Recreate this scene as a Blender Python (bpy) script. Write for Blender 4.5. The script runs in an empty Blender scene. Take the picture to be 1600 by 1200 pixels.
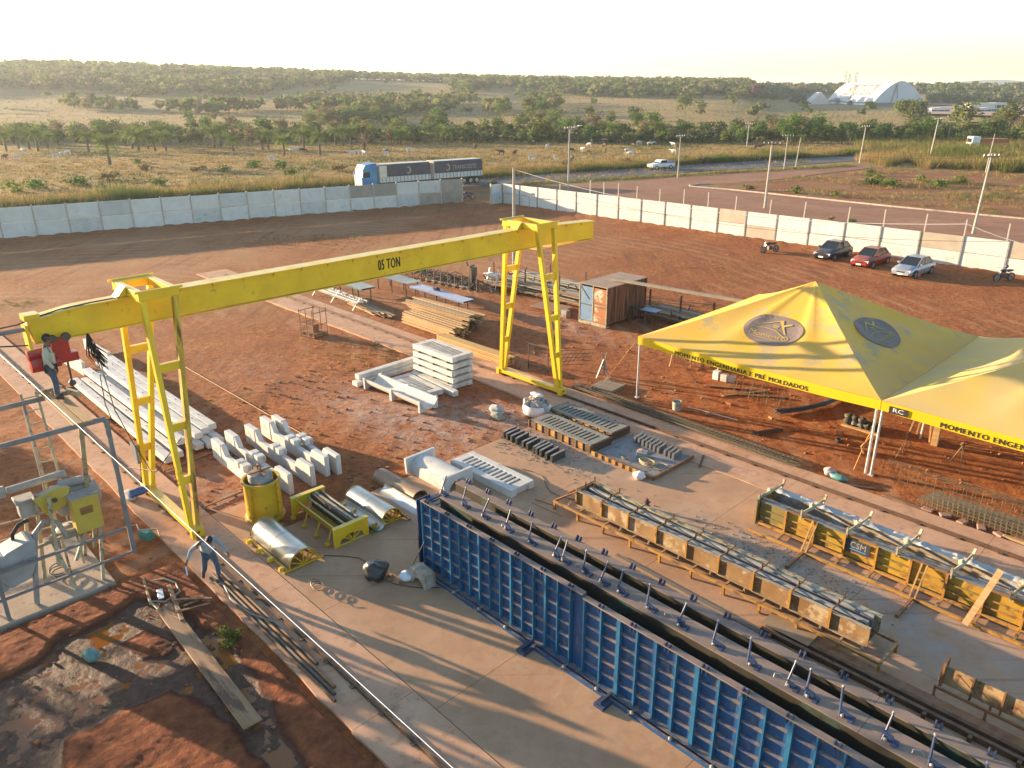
import bpy, bmesh, math, random
import numpy as np
from mathutils import Vector, Matrix, noise
R = math.radians
random.seed(7); rng = np.random.default_rng(7)
scn = bpy.context.scene
COL = scn.collection

# ---------------------------------------------------------------- camera, world, sun, exposure
F_PX, PITCH, ROLL, CAM_H = 1190.0, 21.1, -0.3, 13.5
cd = bpy.data.cameras.new('camera'); cam = bpy.data.objects.new('camera', cd); COL.objects.link(cam)
p_, r_ = R(PITCH), R(ROLL)
right = Vector((math.cos(r_), math.sin(r_)*math.sin(p_), math.sin(r_)*math.cos(p_)))
up = Vector((-math.sin(r_), math.cos(r_)*math.sin(p_), math.cos(r_)*math.cos(p_)))
back = -Vector((0, math.cos(p_), -math.sin(p_)))
mw = Matrix((right, up, back)).transposed().to_4x4(); mw.translation = (0, 0, CAM_H)
cam.matrix_world = mw
cd.sensor_width = 36.0; cd.lens = F_PX/1600*36; cd.clip_start = .1; cd.clip_end = 20000
scn.camera = cam
SUN_AZ, SUN_EL = 152.0, 8.0          # direction of the sun from the scene, degrees counter-clockwise from +X
wd = bpy.data.worlds.new('World'); scn.world = wd; wd.use_nodes = True
nt = wd.node_tree; bg = nt.nodes['Background']; sky = nt.nodes.new('ShaderNodeTexSky')
sky.sky_type = 'NISHITA'; sky.sun_disc = False; sky.sun_elevation = R(SUN_EL); sky.sun_rotation = R(90-SUN_AZ)
sky.altitude = 200; sky.air_density = 1.0; sky.dust_density = .6; sky.ozone_density = 1.8
nt.links.new(sky.outputs[0], bg.inputs['Color']); bg.inputs['Strength'].default_value = 0.12
sl = bpy.data.lights.new('sun', 'SUN'); sun = bpy.data.objects.new('sun', sl); COL.objects.link(sun)
sl.energy = 5.0; sl.angle = R(.6); sl.color = (1, .74, .47)
sd = Vector((math.cos(R(SUN_AZ))*math.cos(R(SUN_EL)), math.sin(R(SUN_AZ))*math.cos(R(SUN_EL)), math.sin(R(SUN_EL))))
sun.rotation_euler = sd.to_track_quat('Z', 'Y').to_euler()
vs = scn.view_settings; vs.view_transform = 'Standard'; vs.look = 'None'; vs.gamma = 1; vs.use_curve_mapping = False
vs.exposure = 1.95
scn.cycles.max_bounces = 6; scn.cycles.volume_bounces = 0
HAZE = .00018

# ---------------------------------------------------------------- geometry helpers
A = R(-46)                                   # the yard's axis: u along the crane rails, v across them
UX, VX = Vector((math.cos(A), math.sin(A), 0)), Vector((-math.sin(A), math.cos(A), 0))
def W(u, v, z=0.0): return UX*u + VX*v + Vector((0, 0, z))
def G(px, py, z=0.0):
    """world point at height z seen at a pixel of the 1600x1200 photograph (only used to measure positions)"""
    x = (px-800)/F_PX; y = -(py-600)/F_PX
    xr = x*math.cos(r_)-y*math.sin(r_); yr = x*math.sin(r_)+y*math.cos(r_)
    d = (xr, math.cos(p_)+yr*math.sin(p_), -math.sin(p_)+yr*math.cos(p_)); t = (z-CAM_H)/d[2]
    return Vector((d[0]*t, d[1]*t, z))
def uv_of(w): return (w.x*UX.x+w.y*UX.y, w.x*VX.x+w.y*VX.y)

class MB:
    def __init__(s, o=(0, 0, 0)): s.v = []; s.f = []; s.m = []; s.o = o; s.mi = 0
    def add(s, vs_, fs):
        b = len(s.v); ox, oy, oz = s.o
        s.v += [(p[0]-ox, p[1]-oy, p[2]-oz) for p in vs_]
        s.f += [tuple(b+i for i in f) for f in fs]; s.m += [s.mi]*len(fs); return s
    def box(s, x0, x1, y0, y1, z0, z1):
        return s.add([(x0,y0,z0),(x1,y0,z0),(x1,y1,z0),(x0,y1,z0),(x0,y0,z1),(x1,y0,z1),(x1,y1,z1),(x0,y1,z1)],
                     [(3,2,1,0),(4,5,6,7),(0,1,5,4),(1,2,6,5),(2,3,7,6),(3,0,4,7)])
    def rbox(s, c, size, rz=0, rx=0, ry=0):
        m = Matrix.Rotation(rz, 3, 'Z') @ Matrix.Rotation(ry, 3, 'Y') @ Matrix.Rotation(rx, 3, 'X'); a, b, d = size[0]/2, size[1]/2, size[2]/2
        vv = [m @ Vector(q)+Vector(c) for q in ((-a,-b,-d),(a,-b,-d),(a,b,-d),(-a,b,-d),(-a,-b,d),(a,-b,d),(a,b,d),(-a,b,d))]
        return s.add(vv, [(3,2,1,0),(4,5,6,7),(0,1,5,4),(1,2,6,5),(2,3,7,6),(3,0,4,7)])
    def bar(s, p, q, w, h, upv=(0, 0, 1)):
        p, q = Vector(p), Vector(q); d = (q-p)
        if d.length < 1e-6: return s
        d.normalize(); u = Vector(upv)
        if abs(d.dot(u)) > .98: u = Vector((1, 0, 0))
        a = d.cross(u).normalized(); b = a.cross(d)
        c = [a*w/2*i+b*h/2*j for i, j in ((-1,-1),(1,-1),(1,1),(-1,1))]
        return s.add([p+k for k in c]+[q+k for k in c], [(3,2,1,0),(4,5,6,7),(0,1,5,4),(1,2,6,5),(2,3,7,6),(3,0,4,7)])
    def tube(s, p, q, r, n=8, r2=None): return s.path([p, q], r, n, r2)
    def path(s, pts, r, n=6, r2=None, closed=False):
        pts = [Vector(p) for p in pts]; k = len(pts); vv = []
        for i, p in enumerate(pts):
            d = (pts[min(i+1, k-1)]-pts[max(i-1, 0)]); d = d.normalized() if d.length > 1e-9 else Vector((0, 0, 1))
            u = Vector((0, 0, 1)) if abs(d.z) < .95 else Vector((1, 0, 0))
            a = d.cross(u).normalized(); b = a.cross(d); rr = r if r2 is None else r+(r2-r)*i/(k-1)
            vv += [p+(a*math.cos(t)+b*math.sin(t))*rr for t in [2*math.pi*j/n for j in range(n)]]
        ff = [(i*n+j, i*n+(j+1) % n, (i+1)*n+(j+1) % n, (i+1)*n+j) for i in range(k-1) for j in range(n)]
        ff += [tuple(range(n-1, -1, -1)), tuple((k-1)*n+j for j in range(n))]
        return s.add(vv, ff)
    def lathe(s, prof, n=16, c=(0, 0, 0), axis='z', a0=0, a1=2*math.pi, cap=True):
        full = abs(a1-a0-2*math.pi) < 1e-6; m = n if full else n+1; vv = []
        for r, z in prof:
            for j in range(m):
                t = a0+(a1-a0)*j/n; x, y = r*math.cos(t), r*math.sin(t)
                q = (x, y, z) if axis == 'z' else ((z, x, y) if axis == 'x' else (y, z, x))
                vv.append((q[0]+c[0], q[1]+c[1], q[2]+c[2]))
        ff = []
        for i in range(len(prof)-1):
            for j in range(n):
                k = (j+1) % m if full else j+1
                ff.append((i*m+j, i*m+k, (i+1)*m+k, (i+1)*m+j))
        if full and cap: ff += [tuple(range(m-1, -1, -1)), tuple((len(prof)-1)*m+j for j in range(m))]
        return s.add(vv, ff)
    def prism(s, poly, a, b, axis='x'):
        """poly in the plane across the axis ((y,z) for x, (x,z) for y, (x,y) for z), extruded from a to b"""
        def q(p, t): return {'x': (t, p[0], p[1]), 'y': (p[0], t, p[1]), 'z': (p[0], p[1], t)}[axis]
        n = len(poly)
        return s.add([q(p, a) for p in poly]+[q(p, b) for p in poly],
                     [tuple(range(n-1, -1, -1)), tuple(range(n, 2*n))]+[(i, (i+1) % n, n+(i+1) % n, n+i) for i in range(n)])
    def grid(s, f, nu, nv):
        vv = [f(i/nu, j/nv) for i in range(nu+1) for j in range(nv+1)]; k = nv+1
        return s.add(vv, [(i*k+j, (i+1)*k+j, (i+1)*k+j+1, i*k+j+1) for i in range(nu) for j in range(nv)])
    def blob(s, c, r, seed=0, n=10, m=7, amp=.15, sq=(1, 1, 1)):
        vv = []
        for i in range(m+1):
            ph = math.pi*i/m
            for j in range(n):
                t = 2*math.pi*j/n; d = Vector((math.sin(ph)*math.cos(t), math.sin(ph)*math.sin(t), math.cos(ph)))
                k = r*(1+amp*noise.noise(d*1.7+Vector((seed, seed*.7, 0)))*2)
                vv.append((c[0]+d.x*k*sq[0], c[1]+d.y*k*sq[1], c[2]+d.z*k*sq[2]))
        return s.add(vv, [(i*n+j, i*n+(j+1) % n, (i+1)*n+(j+1) % n, (i+1)*n+j) for i in range(m) for j in range(n)])
    def mesh(s, name, smooth=None):
        me = bpy.data.meshes.new(name); me.from_pydata(s.v, [], s.f)
        if any(s.m): me.polygons.foreach_set('material_index', s.m)
        if smooth is not None:
            me.polygons.foreach_set('use_smooth', [True]*len(me.polygons))
            me.set_sharp_from_angle(angle=R(smooth))
        me.update(); return me

def tag(o, label=None, cat=None, group=None, kind=None):
    for k, v in (('label', label), ('category', cat), ('group', group), ('kind', kind)):
        if v: o[k] = v
    return o
def link(name, data, parent=None, loc=None, rot=None):
    o = bpy.data.objects.new(name, data); COL.objects.link(o)
    if parent is not None: o.parent = parent
    if loc is not None: o.location = loc
    if rot is not None: o.rotation_euler = rot
    return o
def obj(name, mb, m, parent=None, smooth=None, bevel=0, loc=None, rot=None):
    me = mb.mesh(name, smooth) if isinstance(mb, MB) else mb
    if m is not None and not me.materials:
        for x in (m if isinstance(m, (list, tuple)) else [m]): me.materials.append(x)
    o = link(name, me, parent, loc, rot)
    if bevel:
        b = o.modifiers.new('bevel', 'BEVEL'); b.width = bevel; b.segments = 1; b.limit_method = 'ANGLE'
    return o
def empty(name, label, cat, loc, rz=A, group=None):
    o = link(name, None, None, loc, (0, 0, rz)); o.empty_display_size = .2
    return tag(o, label, cat, group)
def uvthing(name, label, cat, u, v, z=0.0, rot=0.0, group=None):
    return empty(name, label, cat, W(u, v, z), A+R(rot), group)
def solo(name, label, cat, mb, m, u, v, z=0.0, rot=0.0, group=None, smooth=None, bevel=0, kind=None):
    o = obj(name, mb, m, None, smooth, bevel, W(u, v, z), (0, 0, A+R(rot)))
    return tag(o, label, cat, group, kind)
KIDS = {}
def copy_tree(root, loc, rz, label=None, group=None):
    c = root.copy(); COL.objects.link(c); c.location = loc; c.rotation_euler = (0, 0, rz)
    if label: c['label'] = label
    if group: c['group'] = group
    def rec(src, dst):
        for ch in list(src.children):
            d = ch.copy(); COL.objects.link(d); d.parent = dst; d.matrix_parent_inverse = ch.matrix_parent_inverse.copy(); rec(ch, d)
    rec(root, c); return c
def text_mesh(txt, h, width=None, depth=.004, bold=0.0, spacing=1.0):
    cu = bpy.data.curves.new('t', 'FONT'); cu.body = txt; cu.size = 1; cu.extrude = 0; cu.offset = bold; cu.resolution_u = 2; cu.space_character = spacing
    o = bpy.data.objects.new('t', cu); COL.objects.link(o)
    dg = bpy.context.evaluated_depsgraph_get(); me = bpy.data.meshes.new_from_object(o.evaluated_get(dg))
    bpy.data.objects.remove(o); bpy.data.curves.remove(cu)
    co = np.empty(len(me.vertices)*3); me.vertices.foreach_get('co', co); co = co.reshape(-1, 3)
    mn, mx = co.min(0), co.max(0)
    co[:, 0] = (co[:, 0]-(mn[0]+mx[0])/2)*((width/(mx[0]-mn[0])) if width else h/.72)
    co[:, 1] = (co[:, 1]-mn[1])*(h/(mx[1]-mn[1]))-h/2
    fs = [tuple(p.vertices) for p in me.polygons]; bpy.data.meshes.remove(me)
    return co, fs
def text_mb(txt, h, fn, width=None, bold=0.0, spacing=1.0):
    """text whose flat coordinates (x right, y up) are carried to 3-D by fn"""
    co, fs = text_mesh(txt, h, width, spacing=spacing); mb = MB()
    for k in ((0,) if not bold else (-1, 0, 1)): mb.add([fn(c[0]+k*bold*h, c[1]) for c in co], fs)
    return mb

# ---------------------------------------------------------------- materials
MATS = {}
def mat(name, c1, c2=None, sc=4.0, rough=.75, metal=0.0, bump=0.0, bsc=30.0, dust=None, dustamt=.5, stain=None, stainsc=3.0, stainamt=.5, var=0.0, stretch=None, spec=None, alpha=None, transl=None):
    if name in MATS: return MATS[name]
    m = bpy.data.materials.new(name); m.use_nodes = True; MATS[name] = m
    n = m.node_tree.nodes; l = m.node_tree.links; b = n['Principled BSDF']
    b.inputs['Roughness'].default_value = rough; b.inputs['Metallic'].default_value = metal
    if spec is not None: b.inputs['Specular IOR Level'].default_value = spec
    tc = n.new('ShaderNodeTexCoord'); vec = tc.outputs['Object']
    if stretch:
        mp = n.new('ShaderNodeMapping'); mp.inputs['Scale'].default_value = stretch; l.new(vec, mp.inputs[0]); vec = mp.outputs[0]
    def nz(scale, detail=4, rgh=.6, v=vec):
        q = n.new('ShaderNodeTexNoise'); q.inputs['Scale'].default_value = scale; q.inputs['Detail'].default_value = detail; q.inputs['Roughness'].default_value = rgh; l.new(v, q.inputs['Vector']); return q.outputs['Fac']
    def ramp(src, a, b_):
        q = n.new('ShaderNodeMapRange'); q.inputs['From Min'].default_value = a; q.inputs['From Max'].default_value = b_; l.new(src, q.inputs[0]); return q.outputs[0]
    def mix(f, a, b_, blend='MIX'):
        q = n.new('ShaderNodeMix'); q.data_type = 'RGBA'; q.blend_type = blend
        for i, x in ((0, f), (6, a), (7, b_)):
            if isinstance(x, (int, float)): q.inputs[i].default_value = x
            elif isinstance(x, tuple): q.inputs[i].default_value = (*x, 1) if len(x) == 3 else x
            else: l.new(x, q.inputs[i])
        return q.outputs[2]
    c = mix(ramp(nz(sc), .35, .65), c1, c2 if c2 else tuple(x*.82 for x in c1))
    if stain:
        c = mix(ramp(nz(stainsc, 6, .7), .62-stainamt*.25, .68-stainamt*.2), c, stain)
    if dust:
        g = n.new('ShaderNodeNewGeometry'); s_ = n.new('ShaderNodeSeparateXYZ'); l.new(g.outputs['Normal'], s_.inputs[0])
        f = ramp(s_.outputs['Z'], .35, .95); mm = n.new('ShaderNodeMath'); mm.operation = 'MULTIPLY'; l.new(f, mm.inputs[0])
        f2 = ramp(nz(sc*1.7, 5), .3, .6); mm2 = n.new('ShaderNodeMath'); mm2.operation = 'MULTIPLY'; l.new(f2, mm2.inputs[0]); mm2.inputs[1].default_value = dustamt
        l.new(mm2.outputs[0], mm.inputs[1]); c = mix(mm.outputs[0], c, dust)
    if var:
        oi = n.new('ShaderNodeObjectInfo'); v = n.new('ShaderNodeMapRange'); v.inputs['To Min'].default_value = 1-var; v.inputs['To Max'].default_value = 1+var*.6
        l.new(oi.outputs['Random'], v.inputs[0]); hs = n.new('ShaderNodeHueSaturation'); l.new(v.outputs[0], hs.inputs['Value']); l.new(c, hs.inputs['Color']); c = hs.outputs[0]
    l.new(c, b.inputs['Base Color'])
    if bump:
        bp = n.new('ShaderNodeBump'); bp.inputs['Strength'].default_value = bump; bp.inputs['Distance'].default_value = .02; l.new(nz(bsc, 5), bp.inputs['Height']); l.new(bp.outputs[0], b.inputs['Normal'])
    if transl:
        t = n.new('ShaderNodeBsdfTranslucent'); l.new(c, t.inputs[0]); ms = n.new('ShaderNodeMixShader'); ms.inputs[0].default_value = transl
        l.new(b.outputs[0], ms.inputs[1]); l.new(t.outputs[0], ms.inputs[2]); l.new(ms.outputs[0], n['Material Output'].inputs[0])
    return m
DUST = (.36, .22, .13)
yellow = mat('yellow_paint', (.76, .50, .012), (.66, .41, .01), 1.2, .42, bump=.08, bsc=8, dust=(.75, .6, .3), dustamt=.55, stain=(.50, .33, .03), stainsc=3.2, stainamt=.06)
yellow_rust = mat('rusty_yellow_paint', (.66, .48, .015), (.42, .25, .02), 1.4, .55, bump=.1, stretch=(2.5, 2.5, .2), stain=(.15, .065, .018), stainsc=2, stainamt=.45)
yellow_mould = mat('mould_yellow', (.60, .36, .012), (.50, .29, .01), 2, .45, bump=.1, dust=(.5, .38, .16), dustamt=.4, stain=(.32, .17, .02), stainsc=3, stainamt=.2)
concrete = mat('pale_concrete', (.60, .58, .53), (.50, .48, .44), 2.2, .85, bump=.25, bsc=25, stain=(.38, .34, .28), stainsc=2.6, stainamt=.12, var=.06)
concrete2 = mat('old_concrete', (.36, .33, .28), (.25, .22, .18), 2.2, .9, bump=.3, bsc=25, stain=(.2, .14, .09), stainsc=2, stainamt=.4, var=.1)
wallpanel = mat('wall_panel', (.64, .62, .57), (.56, .54, .49), .9, .85, bump=.12, bsc=14, stain=(.50, .46, .40), stainsc=1.1, stainamt=.1, var=.06)
wallpanel_grey = mat('bare_wall_panel', (.33, .29, .24), (.26, .23, .19), 1.2, .9, bump=.2, bsc=14, var=.08)
post_pale = mat('pale_post', (.50, .42, .33), (.40, .33, .26), 3, .85, bump=.2)
post_grey = mat('grey_post', (.30, .28, .25), (.22, .21, .19), 3, .85, bump=.2)
pole_mat = mat('pole_concrete', (.42, .38, .32), (.32, .29, .24), 1.5, .85, bump=.2)
steel_dark = mat('dark_steel', (.07, .06, .055), (.11, .08, .06), 5, .55, .3, bump=.1)
rust = mat('rust', (.17, .075, .03), (.28, .13, .045), 3, .8, bump=.35, bsc=35, dust=DUST, dustamt=.5)
rust_dark = mat('dark_rust', (.07, .035, .02), (.13, .065, .03), 3, .8, bump=.35, dust=(.24, .15, .09), dustamt=.7)
ochre = mat('ochre_steel', (.42, .22, .035), (.30, .14, .03), 2.5, .65, bump=.2, dust=(.5, .4, .25), dustamt=.5, stain=(.13, .06, .02), stainsc=3, stainamt=.35)
olive = mat('olive_plate', (.15, .12, .035), (.22, .16, .04), 1.6, .7, bump=.2, stain=(.34, .2, .03), stainsc=1.5, stainamt=.35)
greysteel = mat('grey_steel', (.27, .27, .26), (.17, .17, .17), 3, .5, .4, bump=.15, dust=(.36, .33, .28), dustamt=.6)
galv = mat('galvanised', (.45, .45, .42), (.33, .33, .31), 1.6, .33, .75, bump=.05, stain=(.36, .31, .22), stainsc=1.2, stainamt=.4)
blue = mat('blue_form', (.016, .078, .20), (.011, .055, .15), 2.2, .42, bump=.12, dust=(.28, .20, .15), dustamt=.95, stain=(.11, .11, .12), stainsc=5, stainamt=.16, stretch=(1, 1, .5))
blue_rib_lit = mat('blue_rib_lit', (.028, .145, .27), (.018, .10, .20), 2.5, .4, bump=.1, dust=(.30, .22, .16), dustamt=.9)  # brighter copy of the form blue: lit rib edges put into the colour
blue_clamp = mat('blue_clamp', (.02, .045, .12), (.015, .03, .08), 4, .5, dust=(.22, .19, .18), dustamt=.35)
form_inside = mat('form_inside', (.045, .04, .022), (.03, .022, .014), 1.0, .6, bump=.2, stain=(.04, .07, .05), stainsc=.8, stainamt=.3)
formtop = mat('dusty_form_top', (.26, .18, .135), (.19, .14, .11), 2, .8, bump=.2)
chrome = mat('bright_bolt', (.33, .31, .29), None, 3, .5, .5)
wood = mat('raw_wood', (.47, .30, .13), (.36, .21, .09), 2.5, .8, bump=.3, stretch=(.6, 6, 6), var=.22)
wood_grey = mat('grey_wood', (.26, .21, .16), (.18, .14, .10), 2.5, .85, bump=.3, stretch=(.6, 6, 6), var=.2)
wood_old = mat('muddy_wood', (.26, .15, .08), (.17, .09, .045), 2, .8, bump=.3, stretch=(.6, 4, 4), stain=(.10, .05, .03), stainsc=2, stainamt=.4)
sheet_blue = mat('blue_sheet', (.22, .27, .38), (.30, .34, .44), 2, .5, .3)
tarp_yellow = mat('tent_yellow', (.83, .50, .035), (.73, .44, .04), .35, .62, dust=(.56, .40, .21), dustamt=.4, stain=(.50, .38, .17), stainsc=.5, stainamt=.35, transl=.16)
tarp_val = mat('tent_valance', (.85, .62, .01), (.78, .56, .01), .6, .5, transl=.3)
tent_logo = mat('tent_logo', (.19, .135, .12), (.24, .175, .14), 2, .7)
tent_line = mat('tent_logo_line', (.55, .38, .09), None, 2, .7)
black_text = mat('black_lettering', (.025, .02, .015), None, 2, .6)
white_paint = mat('white_paint', (.78, .76, .72), (.70, .68, .64), 2, .5)
white_pole = mat('white_pole', (.66, .64, .60), (.52, .50, .47), 3, .4, .2)
white_plastic = mat('white_plastic', (.74, .72, .68), (.6, .58, .54), 4, .6, bump=.3)
black_plastic = mat('black_plastic', (.02, .02, .022), (.04, .04, .04), 6, .35, bump=.5, bsc=12)
red_paint = mat('red_paint', (.45, .02, .015), (.3, .015, .01), 2, .4, dust=(.6, .4, .35), dustamt=.4)
green_plastic = mat('green_plastic', (.02, .16, .12), (.03, .2, .17), 4, .4)
rubber = mat('rubber', (.02, .02, .02), (.045, .035, .03), 5, .85)
glass = mat('dark_glass', (.02, .024, .024), None, 2, .08, spec=.8)
lamp_glass = mat('headlight_glass', (.65, .66, .66), None, 2, .12)
grey_mixer = mat('mixer_grey', (.30, .28, .25), (.22, .20, .18), 2.5, .7, bump=.3, dust=(.42, .36, .29), dustamt=.7)
cream_steel = mat('cream_steel', (.42, .36, .22), (.30, .25, .15), 3, .65, bump=.2, stain=(.17, .10, .05), stainsc=4, stainamt=.3)
greyframe = mat('grey_frame', (.22, .22, .22), (.16, .16, .165), 3, .55, .3, bump=.1)
skin = mat('skin', (.20, .10, .06), None, 5, .6)
hair = mat('dark_hair', (.015, .012, .01), None, 5, .7)
shirt_a = mat('light_shirt', (.46, .44, .33), (.36, .35, .27), 6, .85, bump=.3)
shirt_b = mat('grey_blue_shirt', (.33, .36, .37), (.24, .27, .29), 6, .85, bump=.3)
jeans = mat('blue_jeans', (.07, .10, .15), (.045, .065, .10), 6, .85, bump=.3)
boots = mat('boots', (.05, .035, .025), None, 5, .7)
rope_mat = mat('white_cable', (.72, .64, .62), None, 5, .6)
cable = mat('black_cable', (.02, .02, .02), None, 5, .6)
mesh_wire = mat('rebar', (.14, .12, .075), (.20, .16, .10), 5, .6, .4)
stone = mat('broken_stone', (.40, .37, .34), (.28, .25, .22), 4, .9, bump=.4)
brick = mat('orange_brick', (.42, .17, .07), (.33, .12, .05), 4, .85, bump=.3)
# ---------------------------------------------------------------- ground materials (position based)
def posmat(name):
    m = bpy.data.materials.new(name); m.use_nodes = True; n = m.node_tree.nodes; l = m.node_tree.links; b = n['Principled BSDF']
    g = n.new('ShaderNodeNewGeometry'); P = g.outputs['Position']
    class N: pass
    k = N(); k.m, k.n, k.l, k.b, k.P = m, n, l, b, P
    def nz(scale, detail=4, rgh=.6, stretch=None, rot=0, off=(0, 0, 0)):
        q = n.new('ShaderNodeTexNoise'); q.inputs['Scale'].default_value = scale; q.inputs['Detail'].default_value = detail; q.inputs['Roughness'].default_value = rgh
        mp = n.new('ShaderNodeMapping'); mp.vector_type = 'TEXTURE' if False else 'POINT'; mp.inputs['Rotation'].default_value = (0, 0, rot); mp.inputs['Location'].default_value = off
        if stretch: mp.inputs['Scale'].default_value = stretch
        l.new(P, mp.inputs[0]); l.new(mp.outputs[0], q.inputs['Vector']); return q.outputs['Fac']
    def rm(s, a, b_, c=0., d=1.):
        q = n.new('ShaderNodeMapRange'); q.inputs['From Min'].default_value = a; q.inputs['From Max'].default_value = b_; q.inputs['To Min'].default_value = c; q.inputs['To Max'].default_value = d; l.new(s, q.inputs[0]); return q.outputs[0]
    def mix(f, a, b_, blend='MIX'):
        q = n.new('ShaderNodeMix'); q.data_type = 'RGBA'; q.blend_type = blend
        for i, x in ((0, f), (6, a), (7, b_)):
            if isinstance(x, (int, float)): q.inputs[i].default_value = x
            elif isinstance(x, tuple): q.inputs[i].default_value = (*x, 1)
            else: l.new(x, q.inputs[i])
        return q.outputs[2]
    def mth(op, a, b_=None):
        q = n.new('ShaderNodeMath'); q.operation = op
        for i, x in enumerate((a, b_)):
            if x is None: continue
            if isinstance(x, (int, float)): q.inputs[i].default_value = x
            else: l.new(x, q.inputs[i])
        return q.outputs[0]
    def disc(c, r0, r1, stretch=(1, 1), rot=0):
        """1 inside r0 falling to 0 at r1 around world point c"""
        mp = n.new('ShaderNodeMapping'); mp.vector_type = 'TEXTURE'; mp.inputs['Location'].default_value = (c[0], c[1], 0); mp.inputs['Rotation'].default_value = (0, 0, rot); mp.inputs['Scale'].default_value = (stretch[0], stretch[1], 1e6)
        l.new(P, mp.inputs[0]); q = n.new('ShaderNodeVectorMath'); q.operation = 'LENGTH'; l.new(mp.outputs[0], q.inputs[0]); return rm(q.outputs['Value'], r0, r1, 1, 0)
    def rings(c, scale, dist=1.2):
        mp = n.new('ShaderNodeMapping'); mp.vector_type = 'TEXTURE'; mp.inputs['Location'].default_value = (c[0], c[1], 0); l.new(P, mp.inputs[0])
        q = n.new('ShaderNodeTexWave'); q.wave_type = 'RINGS'; q.rings_direction = 'Z'; q.inputs['Scale'].default_value = scale; q.inputs['Distortion'].default_value = dist; q.inputs['Detail'].default_value = 3; q.inputs['Detail Scale'].default_value = .6
        l.new(mp.outputs[0], q.inputs['Vector']); return q.outputs['Fac']
    def bump(h, strength, dist, prev=None):
        q = n.new('ShaderNodeBump'); q.inputs['Strength'].default_value = strength; q.inputs['Distance'].default_value = dist; l.new(h, q.inputs['Height'])
        if prev is not None: l.new(prev, q.inputs['Normal'])
        return q.outputs[0]
    k.nz, k.rm, k.mix, k.mth, k.disc, k.rings, k.bump = nz, rm, mix, mth, disc, rings, bump
    b.inputs['Roughness'].default_value = .95; b.inputs['Specular IOR Level'].default_value = .15
    return k
def yard_material():
    k = posmat('red_dirt')
    c = k.mix(k.rm(k.nz(.35, 6, .65), .35, .68), (.29, .090, .026), (.43, .165, .05))
    c = k.mix(k.rm(k.nz(3.2, 6, .75), .42, .62), c, (.18, .058, .025))
    c = k.mix(k.mth('MULTIPLY', k.rm(k.nz(9, 4, .8), .5, .7), .6), c, (.40, .17, .075))
    # the pale dry dust driven over in the far part of the yard
    far = k.mth('MULTIPLY', k.disc((-22, 66), .55, 1.0, (44, 30), R(28)), k.rm(k.nz(.09, 4, .6, off=(3, 7, 0)), .36, .6))
    c = k.mix(k.mth('MULTIPLY', far, .85), c, (.36, .185, .085))
    tr = k.mth('MULTIPLY', k.rm(k.rings((-33, 35), .22, 3.5), .55, .9), k.rm(k.nz(.12, 3, .5, off=(1, 2, 0)), .45, .6))
    c = k.mix(k.mth('MULTIPLY', tr, .5), c, (.40, .215, .11))
    tr2 = k.mth('MULTIPLY', k.rm(k.nz(1.4, 3, .5, (1, .06, 1), R(60)), .52, .66), k.rm(k.nz(.1, 3, .5, off=(9, 2, 0)), .42, .58))
    c = k.mix(k.mth('MULTIPLY', tr2, .4), c, (.11, .04, .022))
    # spilt cement dust, pale grey, round the concrete pieces
    for (u, v, r, s, a_) in ((-25, 18.3, 3.0, (2.0, 1), .85), (-22.8, 21.3, 2.2, (1.5, 1), .8), (-24.2, 9.6, 2.6, (1.6, 1), .5), (-29, 17.5, 3, (1.6, 1), .45), (-30, 33.5, 3, (2, .8), .5), (-36, 16, 3, (1.5, 1), .25)):
        w = W(u, v); d = k.disc(w, .25, 1.0, (r*s[0], r*s[1]), A)
        c = k.mix(k.mth('MULTIPLY', k.mth('MULTIPLY', d, k.rm(k.nz(1.5, 6, .75, off=(u, v, 0)), .42, .62)), a_), c, (.40, .33, .28))
    # sparse dry greenish patches
    gp = k.mth('MULTIPLY', k.rm(k.nz(.16, 4, .6, off=(30, 11, 0)), .6, .68), k.rm(k.nz(5, 4, .7), .45, .6))
    c = k.mix(k.mth('MULTIPLY', gp, .55), c, (.13, .11, .045))
    k.l.new(c, k.b.inputs['Base Color'])
    nrm = k.bump(k.nz(2.2, 6, .7), .9, .09); nrm = k.bump(k.nz(14, 5, .75), .8, .03, nrm)
    k.l.new(nrm, k.b.inputs['Normal']); return k.m
def slab_material():
    k = posmat('dusty_concrete')
    c = k.mix(k.rm(k.nz(.4, 5, .65), .35, .65), (.40, .23, .13), (.50, .31, .185))
    c = k.mix(k.mth('MULTIPLY', k.rm(k.nz(2.5, 6, .75), .5, .66), .45), c, (.31, .19, .115))
    grey = k.mth('MAXIMUM', k.disc(W(-18.0, 21.8), .5, 1.1, (4.6, 2.6), A), k.disc(W(-6.5, 19.2), .45, 1.1, (7.2, 1.9), A))
    c = k.mix(k.mth('MULTIPLY', grey, k.rm(k.nz(.9, 6, .7), .36, .72)), c, (.36, .32, .27))
    sp = k.mth('MULTIPLY', k.mth('MAXIMUM', k.disc(W(-19.5, 20.6), .3, 1.0, (3.2, 2.2), A), k.disc(W(-8, 19.6), .2, 1.0, (5, 1.6), A)), k.rm(k.nz(11, 5, .8), .57, .63))
    c = k.mix(sp, c, (.085, .08, .065))
    st = k.rm(k.nz(.8, 5, .7, off=(12, 4, 0)), .6, .75); c = k.mix(k.mth('MULTIPLY', st, .35), c, (.40, .33, .26))
    scr = k.rm(k.nz(1.2, 2, .4, (.05, 3.5, 1), R(46)), .66, .7); c = k.mix(k.mth('MULTIPLY', scr, .35), c, (.20, .10, .06))
    k.l.new(c, k.b.inputs['Base Color']); k.b.inputs['Roughness'].default_value = .85
    nrm = k.bump(k.nz(5, 5, .7), .25, .02); k.l.new(k.bump(k.nz(60, 4, .7), .3, .006, nrm), k.b.inputs['Normal']); return k.m
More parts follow.
